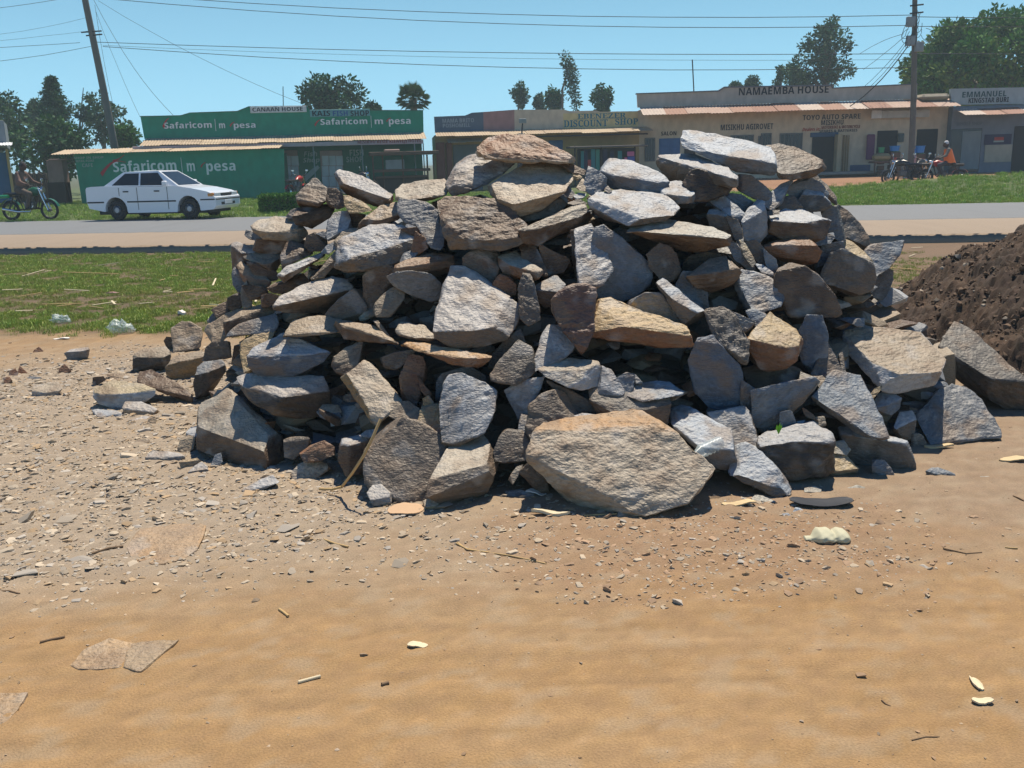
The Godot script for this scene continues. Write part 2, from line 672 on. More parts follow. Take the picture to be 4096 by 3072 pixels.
# ------------------------------------------------------------------ buildings
func slab(parent: Node3D, called: String, u0: float, v0: float, u1: float, v1: float, w0: float, w1: float, m: Material, bev := 0.015) -> void:
	var b := MB.new()
	var mid := Vector3((u0 + u1) / 2, v0, (w0 + w1) / 2)
	b.box(Vector3(u0, v0, w0) - mid, Vector3(u1, v1, w1) - mid, bev)
	part(parent, called, b.done(), m, mid)

func panel(parent: Node3D, called: String, nums: Array, w0: float, w1: float, m: Material) -> void:
	var o := PackedVector2Array()
	for k in range(0, nums.size(), 2):
		o.append(Vector2(nums[k], nums[k + 1]))
	var b := MB.new()
	b.prism(o, w0, w1)
	part(parent, called, b.done(), m)

var fonts := {}
func letters(parent: Node3D, called: String, words: String, u0: float, v0: float, u1: float, v1: float, w: float, m: Material, style := "bold") -> void:
	if not fonts.has(style):
		var f := SystemFont.new()
		f.font_names = PackedStringArray(["Droid Serif" if style == "serif" else "Droid Sans"])
		f.font_weight = 700
		fonts[style] = f
	var t := TextMesh.new()
	t.text = words
	t.font = fonts[style]
	t.font_size = 48
	t.pixel_size = 0.01
	t.depth = 0.004
	t.curve_step = 1.5
	var box := t.get_aabb()
	var a := t.get_mesh_arrays()
	var v: PackedVector3Array = a[Mesh.ARRAY_VERTEX]
	var slant := 0.22 if style == "italic" else 0.0
	var lo := Vector2(1e9, 1e9)
	var hi := Vector2(-1e9, -1e9)
	for p in v:
		lo = lo.min(Vector2(p.x, p.y))
		hi = hi.max(Vector2(p.x, p.y))
	for k in v.size():
		var p := v[k]
		var fx := (p.x - lo.x) / (hi.x - lo.x)
		var fy := (p.y - lo.y) / (hi.y - lo.y)
		v[k] = Vector3((fx - 0.5) * (u1 - u0) + slant * (fy - 0.5) * (v1 - v0), (fy - 0.5) * (v1 - v0), 0.006 if p.z > 0.0 else 0.001)
	a[Mesh.ARRAY_VERTEX] = v
	var am := ArrayMesh.new()
	am.add_surface_from_arrays(Mesh.PRIMITIVE_TRIANGLES, a)
	part(parent, called, am, m, Vector3((u0 + u1) / 2, (v0 + v1) / 2, w))

func swoosh(parent: Node3D, called: String, u: float, v: float, w: float, wide: float, high: float, bend: float) -> void:
	var o := PackedVector2Array()
	for k in 9:
		var t := k / 8.0
		o.append(Vector2(t * wide, t * high + bend * wide * 0.25 * sin(t * PI) ))
	for k in range(8, -1, -1):
		var t := k / 8.0
		var thick := 0.30 * high * (1.0 - t) * (0.25 + 0.75 * (1.0 - t)) + 0.02
		o.append(Vector2(t * wide + thick * 0.5, t * high + bend * wide * 0.25 * sin(t * PI) - thick))
	var b := MB.new()
	b.prism(o, 0.001, 0.006)
	part(parent, called, b.done(), M.sign_red, Vector3(u, v, w))

func awning(parent: Node3D, called: String, u0: float, u1: float, vb: float, vf: float, wb: float, wf: float, mats: Array, width: float) -> void:
	rng.seed = hash(parent.name + called)
	var count := maxi(1, roundi((u1 - u0) / width))
	var each := (u1 - u0) / count
	for i in count:
		var b := MB.new()
		var n := 14
		var lift := rng.randf_range(0.0, 0.02)
		var long := rng.randf_range(-0.03, 0.07)
		for k in n:
			var x0 := each * 1.04 * k / n
			var x1 := each * 1.04 * (k + 1) / n
			var h0 := 0.011 * cos(k * PI)
			var h1 := 0.011 * cos((k + 1) * PI)
			var f := Vector3(0, vf - vb - long * 0.4, wf - wb + long)
			var a0 := Vector3(x0, h0 + lift, 0)
			var a1 := Vector3(x1, h1 + lift, 0)
			b.quad(a0 + f, a1 + f, a1, a0)
			var dn := Vector3(0, -0.006, 0)
			b.quad(a0 + dn, a1 + dn, a1 + f + dn, a0 + f + dn)
			b.quad(a0 + f + dn, a1 + f + dn, a1 + f, a0 + f)
		part(parent, called, b.done(), mats[rng.randi() % mats.size()], Vector3(u0 + each * i, vb + 0.03, wb))

func barred_window(parent: Node3D, u0: float, v0: float, u1: float, v1: float, bars: int, m: Material) -> void:
	var b := MB.new()
	var mid := Vector3((u0 + u1) / 2, (v0 + v1) / 2, 0)
	var h := Vector2((u1 - u0) / 2, (v1 - v0) / 2)
	for s in [-1, 1]:
		b.box(Vector3(-h.x - 0.05, s * (h.y + 0.025) - 0.025, -0.02), Vector3(h.x + 0.05, s * (h.y + 0.025) + 0.025, 0.03))
		b.box(Vector3(s * (h.x + 0.025) - 0.025, -h.y, -0.02), Vector3(s * (h.x + 0.025) + 0.025, h.y, 0.029))
	var frame := part(parent, "window", b.done(), M.window_frame, mid)
	var g := MB.new()
	g.box(Vector3(-h.x, -h.y, -0.02), Vector3(h.x, h.y, 0.004))
	part(frame, "pane", g.done(), m)
	for k in bars:
		var c := MB.new()
		var x := -h.x + 2.0 * h.x * (k + 1) / (bars + 1)
		c.box(Vector3(x - 0.012, -h.y, 0.006), Vector3(x + 0.012, h.y, 0.026))
		part(frame, "bar", c.done(), M.window_frame)

func blue_door(parent: Node3D, u0: float, v0: float, u1: float, v1: float, m: Material) -> void:
	var b := MB.new()
	b.box(Vector3(0, 0, -0.02), Vector3(u1 - u0, v1 - v0, 0.03), 0.01)
	var d := part(parent, "door", b.done(), m, Vector3(u0, v0, 0))
	for i in 2:
		for j in 2:
			var p := MB.new()
			var w := (u1 - u0) / 2
			var h := (v1 - v0) / 2
			p.box(Vector3(i * w + 0.06, j * h + 0.06, 0.03), Vector3((i + 1) * w - 0.06, (j + 1) * h - 0.06, 0.045), 0.008)
			part(d, "door_panel", p.done(), m)

func goods(label: String, at: Vector3, r: float, h: float, m: Material) -> void:
	var b := MB.new()
	var y0 := at.y
	var p := PackedVector3Array([Vector3(0, 0, 0), Vector3(0, h * 0.06, 0), Vector3(0, h * 0.9, 0), Vector3(0, h * 0.93, 0), Vector3(0, h, 0)])
	b.tube(p, PackedFloat32Array([r * 0.78, r * 0.8, r * 0.95, r * 1.06, r * 1.06]), 14)
	var o := part(self, "plastic_basin", b.done(), m, at)
	tag(o, label, "basin", "plastic wares before the beige house")
	if y0 > 0.62:   # what it stands on: a crate below
		var c := MB.new()
		var g := ground_y(at.x, at.z)
		for k in 4:
			var f := k / 4.0
			var t := (k + 0.8) / 4.0
			c.box(Vector3(-r * 0.9, (g - y0) * (1.0 - f), -r * 0.8), Vector3(r * 0.9, (g - y0) * (1.0 - t), r * 0.8), 0.01)
		part(o, "crate_stand", c.done(), M.stall_brown)

func cable(called: String, label: String, category: String, pts: Array, r: float, m: Material, group: String) -> void:
	var b := MB.new()
	var mid: Vector3 = pts[0]
	var q := PackedVector3Array()
	for p in pts:
		q.append(p - mid)
	b.tube(q, PackedFloat32Array([r]), 5)
	var o := part(self, called, b.done(), m, mid)
	tag(o, label, category, group)

func pole(label: String, foot: Vector3, top: Vector3, r: float, boxes: Array) -> void:
	var o := thing("utility_pole", label, "pole", foot)
	var b := MB.new()
	var path := PackedVector3Array()
	var rad := PackedFloat32Array()
	for k in 9:
		var t := k / 8.0
		path.append((top - foot) * t + Vector3(0.04 * sin(t * 4.0), 0, 0))
		rad.append(r * (1.15 - 0.3 * t))
	b.tube(path, rad, 12)
	part(o, "shaft", b.done(), M.pole)
	for p in boxes:
		var c := MB.new()
		c.box(Vector3(-0.17, -0.2, -0.1), Vector3(0.17, 0.2, 0.1), 0.02)
		part(o, "meter_box", c.done(), M.meter_box, p - foot)
	for h in ([0.80, 0.785] if boxes.is_empty() else [0.9, 0.86, 0.7]):
		var c := MB.new()
		var at: Vector3 = (top - foot) * h
		c.tube(PackedVector3Array([at + Vector3(-0.45 if boxes.is_empty() and h == 0.80 else -0.25, -0.02, 0.1), at + Vector3(0.5 if boxes.is_empty() else 0.3, 0.02, 0.1)]), PackedFloat32Array([0.035]), 6)
		part(o, "insulator_arm", c.done(), M.wire)

func flood_lamp(label: String, foot: Vector3, top: Vector3) -> void:
	var o := thing("flood_lamp", label, "lamp", foot)
	var b := MB.new()
	b.tube(PackedVector3Array([Vector3.ZERO, top - foot]), PackedFloat32Array([0.035]), 7)
	part(o, "post", b.done(), M.wire)
	var h := MB.new()
	h.box(Vector3(-0.17, -0.10, -0.08), Vector3(0.17, 0.12, 0.08), 0.02)
	part(o, "lamp_head", h.done(), M.meter_box, top - foot)

func loops(label: String, at: Vector3, r: float) -> void:
	var o := thing("cable_tangle", label, "cables", at)
	rng.seed = 41
	for i in 9:
		var b := MB.new()
		var p := PackedVector3Array()
		var wide := rng.randf_range(0.2, 0.65) * (1 if i % 3 else -1)
		var high := rng.randf_range(0.3, 0.9)
		var y := rng.randf_range(-0.7, 0.6)
		for k in 13:
			var t := TAU * 0.8 * k / 12.0
			p.append(Vector3(-wide * (0.5 - 0.5 * cos(t)) + (0.5 if i % 4 == 0 else 0.1), y - high * 0.5 * sin(t * 0.9), 0.05 * sin(t * 2.0)))
		b.tube(p, PackedFloat32Array([0.011]), 4)
		part(o, "cable_loop", b.done(), M.wire)

# ------------------------------------------------------------------ vegetation
func leaf(b: MB, at: Vector3, out: Vector3, size: float) -> void:
	var d := (out + Vector3(rng.randf_range(-1, 1), rng.randf_range(-1, 1), rng.randf_range(-1, 1)) * 0.9).normalized()
	var s := d.cross(Vector3(rng.randf_range(-1, 1), rng.randf_range(-1, 1), rng.randf_range(-1, 1))).normalized()
	var l := d * size * rng.randf_range(0.7, 1.3)
	var w := s * size * 0.27
	b.tri(at, at + l * 0.5 + w, at + l)
	b.tri(at, at + l, at + l * 0.5 - w)

func clump(b: MB, at: Vector3, r: Vector3, size: float, count: int, col: Vector3) -> void:
	for i in count:
		var d := Vector3(rng.randfn(), rng.randfn(), rng.randfn()).normalized()
		var p := at + d * r * pow(rng.randf(), 0.4)
		var s := rng.randf_range(0.7, 1.35)
		b.tint = Color(col.x * s, col.y * s, col.z * s * rng.randf_range(0.7, 1.2))
		leaf(b, p, d + Vector3(0, -0.2, 0), size)

func tree(label: String, kind: String, foot: Vector3, top: float, low: float, half: float, shift: float, size: float, col: Vector3, sd: int) -> void:
	rng.seed = sd * 7919
	var o := thing(kind, label, "tree", foot, 0.0, "trees behind the shop houses")
	var crown := MB.new()
	crown.colored = true
	var wood := MB.new()
	var tall := top - low
	var mid := Vector3(shift, (top + low) / 2, 0)
	var spots: Array[Vector3] = []
	var big := 0.3
	match kind:
		"conifer_tree":
			var y := low
			while y < top - 0.2:
				var f := (y - low) / tall
				var reach := half * 1.45 * pow(1.0 - f, 0.85) * rng.randf_range(0.45, 1.1) + 0.08
				var arms := 13 if f < 0.75 else 7
				for k in arms:
					var a := TAU * (k + rng.randf()) / arms
					var own := rng.randf_range(0.55, 1.05)
					for m in 5:
						var g := own * (m + 1) / 5.0
						var p := Vector3(cos(a) * reach * g + shift * 0.4, y + (0.30 * g * g - 0.22 * g) * reach + rng.randf_range(-0.15, 0.15), sin(a) * reach * g)
						var c := col * rng.randf_range(0.75, 1.25)
						clump(crown, p, Vector3(0.36, 0.09, 0.36) * (0.5 + reach * 0.28), size * 0.7, 22, c)
				y += 0.26 + 0.34 * (1.0 - f) * rng.randf_range(0.7, 1.2)
			wood.tube(PackedVector3Array([Vector3.ZERO, Vector3(shift * 0.4, top * 0.98, 0)]), PackedFloat32Array([0.2, 0.03]), 8)
		"thin_gum":
			for k in 22:
				var f := k / 21.0
				var y := lerpf(low + tall * 0.05, top - 0.3, f)
				var lean := lerpf(-0.9, 0.0, f) 
				var p := Vector3(half * (0.75 - 0.9 * f) + rng.randf_range(-0.5, 0.5) * half * (0.3 + f * 0.3), y, rng.randf_range(-0.4, 0.4))
				if f < 0.45 and k % 2 == 0:
					continue
				clump(crown, p, Vector3(0.42, 0.5, 0.42) * rng.randf_range(0.6, 1.2), size, 70, col * rng.randf_range(0.75, 1.25))
			wood.tube(PackedVector3Array([Vector3(-0.6, 0, 0), Vector3(-0.5, low + tall * 0.4, 0), Vector3(-0.1, low + tall * 0.7, 0), Vector3(0.1, top - 0.4, 0)]), PackedFloat32Array([0.10, 0.08, 0.05, 0.02]), 7)
		_:
			var n: int = {"round_tree": 46, "gum_tree": 26, "big_gum": 120, "mango_tree": 230}.get(kind, 40)
			big = {"round_tree": 0.27, "gum_tree": 0.22, "big_gum": 0.125, "mango_tree": 0.13}.get(kind, 0.3)
			for i in n:
				var d := Vector3(rng.randfn(), rng.randfn(), rng.randfn()).normalized() * pow(rng.randf(), 0.30)
				if kind == "mango_tree":
					d = Vector3(rng.randfn(), absf(rng.randfn()) * 0.9 - 0.35, rng.randfn()).normalized() * rng.randf_range(0.8, 1.0)
				var w := 1.0
				if kind == "big_gum":   # tall main crown with a lower shoulder on the left
					w = 0.78 - 0.25 * d.y
					if i % 4 == 0:
						d = Vector3(-0.75 + d.x * 0.25, -0.55 + d.y * 0.45, d.z * 0.5)
						w = 1.0
					elif i % 4 == 1:
						d = Vector3(0.25 + d.x * 0.4, d.y, d.z * 0.4)
				if kind == "gum_tree":
					w = 0.85
				spots.append(mid + Vector3(d.x * half * 0.86 * w, d.y * tall * 0.46, d.z * half * 0.8))
			var lo_limb := maxf(low - tall * 0.05, top * 0.12)
			var stem := Vector3(shift * 0.7, lerpf(low, top, 0.55), 0)
			wood.tube(PackedVector3Array([Vector3.ZERO, Vector3(shift * 0.2, lo_limb, 0), stem, mid + Vector3(0, tall * 0.4, 0)]), PackedFloat32Array([0.045 * half + 0.06, 0.04 * half + 0.05, 0.02 * half + 0.03, 0.02]), 9)
			for i in spots.size():
				var p := spots[i]
				if i % 3 == 0:
					var from := Vector3(shift * 0.4, clampf(p.y - tall * 0.3, lo_limb, stem.y), 0)
					wood.tube(PackedVector3Array([from, from.lerp(p, 0.5) + Vector3(0, 0.1 * half, 0), p]), PackedFloat32Array([0.018 * half + 0.02, 0.012 * half + 0.015, 0.012]), 5)
				var c := col * rng.randf_range(0.62, 1.4)
				if kind == "mango_tree" and rng.randf() < 0.3:
					c = c.lerp(Vector3(0.17, 0.21, 0.05), 0.6)
				var r := half * big * rng.randf_range(0.7, 1.35)
				var rr := Vector3(r, minf(r, tall * 0.24) * 0.85, r)
				clump(crown, p, rr, size, int(clampf(r * r / (size * size) * (21.0 if kind != "mango_tree" else 24.0), 40, 620)), c)
	part(o, "trunk", wood.done(), M.bark)
	part(o, "crown", crown.done(), M.leaves)

func palm(label: String, foot: Vector3, high: float, reach: float) -> void:
	rng.seed = 555
	var o := thing("palm_tree", label, "tree", foot)
	var w := MB.new()
	w.tube(PackedVector3Array([Vector3.ZERO, Vector3(0.03, high * 0.5, 0), Vector3(0, high, 0)]), PackedFloat32Array([0.28, 0.22, 0.2]), 10)
	part(o, "trunk", w.done(), M.bark)
	for i in 38:
		var b := MB.new()
		b.colored = true
		var a := TAU * i * 0.382
		var rise := lerpf(1.35, -0.75, i / 37.0)
		var out := Vector3(cos(a), 0, sin(a))
		var dead := i > 33
		var c := Vector3(0.09, 0.13, 0.06) if not dead else Vector3(0.14, 0.11, 0.06)
		var l := reach * rng.randf_range(0.8, 1.1) * (0.75 if dead else 1.0)
		var stem := l * 0.55
		var at := Vector3(0, high, 0)
		var hub := at + (out * cos(rise) + Vector3.UP * sin(rise)) * stem
		b.tint = Color(c.x, c.y, c.z)
		b.tube(PackedVector3Array([at, hub]), PackedFloat32Array([0.02, 0.012]), 4)
		var dir := (hub - at).normalized()
		var side := dir.cross(Vector3.UP).normalized()
		for k in 17:
			var f := (k / 16.0 - 0.5) * 2.4
			var d := (dir * cos(f) + side * sin(f)).normalized()
			var tip := hub + d * l * 0.55 + Vector3(0, -0.2 * l * absf(f), 0)
			var s := rng.randf_range(0.7, 1.3)
			b.tint = Color(c.x * s, c.y * s, c.z * s)
			var ww := d.cross(Vector3.UP).normalized() * 0.022 + Vector3(0, 0.012, 0)
			b.tri(hub, hub + d * l * 0.3 + ww, tip)
			b.tri(hub, tip, hub + d * l * 0.3 - ww)
		part(o, "frond", b.done(), M.leaves)

func hedge(label: String, at: Vector3, wide: float, high: float, deep: float) -> void:
	rng.seed = 99
	var b := MB.new()
	b.colored = true
	for i in 5200:
		var p := Vector3(rng.randf_range(-0.5, 0.5) * wide, rng.randf() * high, rng.randf_range(-0.5, 0.5) * deep)
		match rng.randi() % 3:
			0: p.z = deep * 0.5 * (1 if rng.randf() < 0.7 else -1)
			1: p.y = high
			2: p.x = wide * 0.5 * (1 if rng.randf() < 0.5 else -1)
		p += Vector3(rng.randfn(), rng.randfn(), rng.randfn()) * 0.025
		p.y = maxf(p.y, 0.0)
		var s := rng.randf_range(0.6, 1.4)
		b.tint = Color(0.085 * s, 0.20 * s, 0.03 * s)
		leaf(b, p, p - Vector3(0, high * 0.4, 0), 0.07)
	var o := thing("hedge_block", label, "hedge", at)
	part(o, "foliage", b.done(), M.leaves)
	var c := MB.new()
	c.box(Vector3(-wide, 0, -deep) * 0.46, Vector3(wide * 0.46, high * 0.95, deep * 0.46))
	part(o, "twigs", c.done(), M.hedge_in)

# ------------------------------------------------------------------ vehicles and people
func wheel(parent: Node3D, called: String, at: Vector3, r: float, fat: float, spokes: int, axle_z := true) -> void:
	var o := Node3D.new()
	o.name = called
	parent.add_child(o, true)
	o.position = at
	var b := MB.new()
	var p := PackedVector3Array()
	for k in 25:
		var a := TAU * k / 24.0
		p.append(Vector3(cos(a), sin(a), 0) * (r - fat * 0.5))
	b.tube(p, PackedFloat32Array([fat * 0.5]), 8, false)
	part(o, "tyre", b.done(), M.tyre)
	var c := MB.new()
	if spokes == 0:
		c.tube(PackedVector3Array([Vector3(0, 0, -fat * 0.42), Vector3(0, 0, fat * 0.30), Vector3(0, 0, fat * 0.36), Vector3(0, 0, fat * 0.42)]), PackedFloat32Array([r * 0.64, r * 0.64, r * 0.58, r * 0.25]), 20)
	else:
		var q := PackedVector3Array()
		for k in 25:
			var a := TAU * k / 24.0
			q.append(Vector3(cos(a), sin(a), 0) * (r - fat))
		c.tube(q, PackedFloat32Array([0.012]), 5, false)
		for k in spokes:
			var a := TAU * k / spokes
			c.tube(PackedVector3Array([Vector3(cos(a) * 0.04, sin(a) * 0.04, 0.03), Vector3(cos(a), sin(a), 0) * (r - fat)]), PackedFloat32Array([0.006]), 4)
		c.tube(PackedVector3Array([Vector3(0, 0, -0.06), Vector3(0, 0, 0.06)]), PackedFloat32Array([0.055]), 10)
	part(o, "rim", c.done(), M.rim if spokes == 0 else M.bike_rim)

func build_car(at: Vector3, turn: float) -> void:
	var o := thing("parked_car", "white four door saloon car stopped at the far road edge before the green kiosk", "car", at, turn)
	o.scale = Vector3(0.93, 1.0, 0.97)
	var arch := func(c: Vector2, r: float, from: float, to: float) -> PackedVector2Array:
		var a := PackedVector2Array()
		for k in 11:
			var t := lerpf(from, to, k / 10.0)
			a.append(c + Vector2(cos(t), sin(t)) * r)
		return a
	var side := PackedVector2Array([Vector2(0.06, 0.36), Vector2(0.0, 0.55), Vector2(0.01, 0.90), Vector2(0.05, 0.955), Vector2(0.20, 0.975), Vector2(0.64, 0.985), Vector2(1.5, 0.955), Vector2(2.5, 0.94), Vector2(3.0, 0.945), Vector2(3.5, 0.875), Vector2(4.0, 0.775), Vector2(4.17, 0.715), Vector2(4.22, 0.64), Vector2(4.27, 0.60), Vector2(4.27, 0.36), Vector2(4.18, 0.27), Vector2(3.78, 0.24)])
	side.append_array((arch as Callable).call(Vector2(3.38, 0.30), 0.37, -0.1, PI + 0.1))
	side.append_array([Vector2(2.98, 0.215), Vector2(1.36, 0.215)])
	side.append_array((arch as Callable).call(Vector2(0.97, 0.30), 0.37, -0.1, PI + 0.1))
	side.append(Vector2(0.56, 0.26))
	var b := MB.new()
	var ctr := Transform3D(Basis(), Vector3(-2.13, 0, 0))
	b.prism(side, -0.82, 0.82, ctr, 0.045)
	# greenhouse
	var lo := [Vector2(0.60, 0.975), Vector2(3.08, 0.94)]
	var hi := [Vector2(1.20, 1.365), Vector2(2.36, 1.375)]
	var q := []
	for s in [-1, 1]:
		q.append(ctr * Vector3(lo[0].x, lo[0].y, s * 0.775))
		q.append(ctr * Vector3(lo[1].x, lo[1].y, s * 0.775))
		q.append(ctr * Vector3(hi[1].x, hi[1].y, s * 0.57))
		q.append(ctr * Vector3(hi[0].x, hi[0].y, s * 0.57))
	b.quad(q[4], q[5], q[6], q[7])
	b.quad(q[1], q[0], q[3], q[2])
	b.quad(q[5], q[1], q[2], q[6])
	b.quad(q[0], q[4], q[7], q[3])
	var crown: Vector3 = (q[2] + q[3] + q[6] + q[7]) / 4 + Vector3(0, 0.03, 0)
	for e in [[6, 7], [2, 6], [3, 2], [7, 3]]:
		b.tri(q[e[0]], crown, q[e[1]]) if false else b.tri(q[e[1]], q[e[0]], crown)
	part(o, "body", b.done(), M.car_paint)
	var pane := func(called: String, f: Array, c: Array) -> void:   # a pane on the face whose corners are c, inset by fractions f
		var g := MB.new()
		var pts := []
		for k in f:
			pts.append((c[0] * (1 - k.x) + c[1] * k.x) * (1 - k.y) + (c[3] * (1 - k.x) + c[2] * k.x) * k.y)
		var nn: Vector3 = (c[1] - c[0]).cross(c[3] - c[0]).normalized() * 0.006
		for k in range(1, pts.size() - 1):
			g.tri(pts[0] + nn, pts[k] + nn, pts[k + 1] + nn)
		part(o, called, g.done(), M.car_glass)
	var near := [q[4], q[5], q[6], q[7]]
	var far := [q[1], q[0], q[3], q[2]]
	(pane as Callable).call("side_window", [Vector2(0.10, 0.06), Vector2(0.47, 0.06), Vector2(0.455, 0.88), Vector2(0.10, 0.88)], near)
	(pane as Callable).call("side_window", [Vector2(0.495, 0.06), Vector2(0.86, 0.06), Vector2(0.93, 0.88), Vector2(0.50, 0.88)], near)
	(pane as Callable).call("side_window", [Vector2(0.14, 0.06), Vector2(0.50, 0.06), Vector2(0.50, 0.88), Vector2(0.07, 0.88)], far)
	(pane as Callable).call("side_window", [Vector2(0.53, 0.06), Vector2(0.90, 0.06), Vector2(0.90, 0.88), Vector2(0.54, 0.88)], far)
	(pane as Callable).call("windscreen", [Vector2(0.06, 0.05), Vector2(0.94, 0.05), Vector2(0.93, 0.93), Vector2(0.07, 0.93)], [q[5], q[1], q[2], q[6]])
	(pane as Callable).call("rear_window", [Vector2(0.08, 0.08), Vector2(0.92, 0.08), Vector2(0.9, 0.9), Vector2(0.1, 0.9)], [q[0], q[4], q[7], q[3]])
	var bit := func(called: String, a: Vector3, c: Vector3, m: Material, bev: float) -> void:
		var g := MB.new()
		g.box(a, c, bev)
		part(o, called, g.done(), m, Vector3(-2.13, 0, 0))
	for s in [-1, 1]:
		var z: float = s * 0.825
		(bit as Callable).call("side_trim", Vector3(1.36, 0.51, z - 0.012), Vector3(2.98, 0.55, z + 0.012), M.black_trim, 0.008)
		(bit as Callable).call("side_trim", Vector3(0.02, 0.51, z - 0.012), Vector3(0.58, 0.55, z + 0.012), M.black_trim, 0.008)
		(bit as Callable).call("side_trim", Vector3(3.78, 0.53, z - 0.012), Vector3(4.25, 0.565, z + 0.012), M.black_trim, 0.008)
		for x in [1.72, 2.72, 1.12]:
			(bit as Callable).call("door_gap", Vector3(x - 0.006, 0.30 if x > 1.5 else 0.70, z - 0.004), Vector3(x + 0.006, 0.93, z + 0.0035), M.black_trim, 0.0)
		for x in [1.35, 2.38]:
			(bit as Callable).call("door_handle", Vector3(x - 0.09, 0.80, z - 0.005), Vector3(x + 0.09, 0.835, z + 0.02), M.black_trim, 0.008)
		(bit as Callable).call("wing_mirror", Vector3(2.66, 0.96, s * 0.92 - 0.09), Vector3(2.78, 1.10, s * 0.92 + 0.09), M.car_paint, 0.03)
		(bit as Callable).call("headlight", Vector3(4.11, 0.615, s * 0.56 - 0.19), Vector3(4.235, 0.735, s * 0.56 + 0.19), M.lamp_glass, 0.02)
		(bit as Callable).call("indicator_lamp", Vector3(4.02, 0.62, s * 0.79 - 0.038), Vector3(4.215, 0.73, s * 0.79 + 0.038), M.lamp_orange, 0.02)
		(bit as Callable).call("tail_lamp", Vector3(-0.012, 0.66, s * 0.6 - 0.18), Vector3(0.04, 0.85, s * 0.6 + 0.18), M.bike_red, 0.01)
		wheel(o, "wheel", Vector3(0.97 - 2.13, 0.295, s * 0.72), 0.295, 0.19, 0)
		wheel(o, "wheel", Vector3(3.38 - 2.13, 0.295, s * 0.72), 0.295, 0.19, 0)
	(bit as Callable).call("grille", Vector3(4.17, 0.64, -0.34), Vector3(4.245, 0.715, 0.34), M.black_trim, 0.01)
	(bit as Callable).call("bumper_strip", Vector3(4.25, 0.53, -0.80), Vector3(4.285, 0.565, 0.80), M.black_trim, 0.008)
	(bit as Callable).call("air_intake", Vector3(4.25, 0.385, -0.45), Vector3(4.277, 0.46, 0.45), M.black_trim, 0.005)
	(bit as Callable).call("number_plate", Vector3(4.27, 0.40, -0.25), Vector3(4.292, 0.51, 0.25), M.white_board, 0.004)
	(bit as Callable).call("underbody", Vector3(0.3, 0.17, -0.7), Vector3(4.0, 0.4, 0.7), M.black_trim, 0.02)

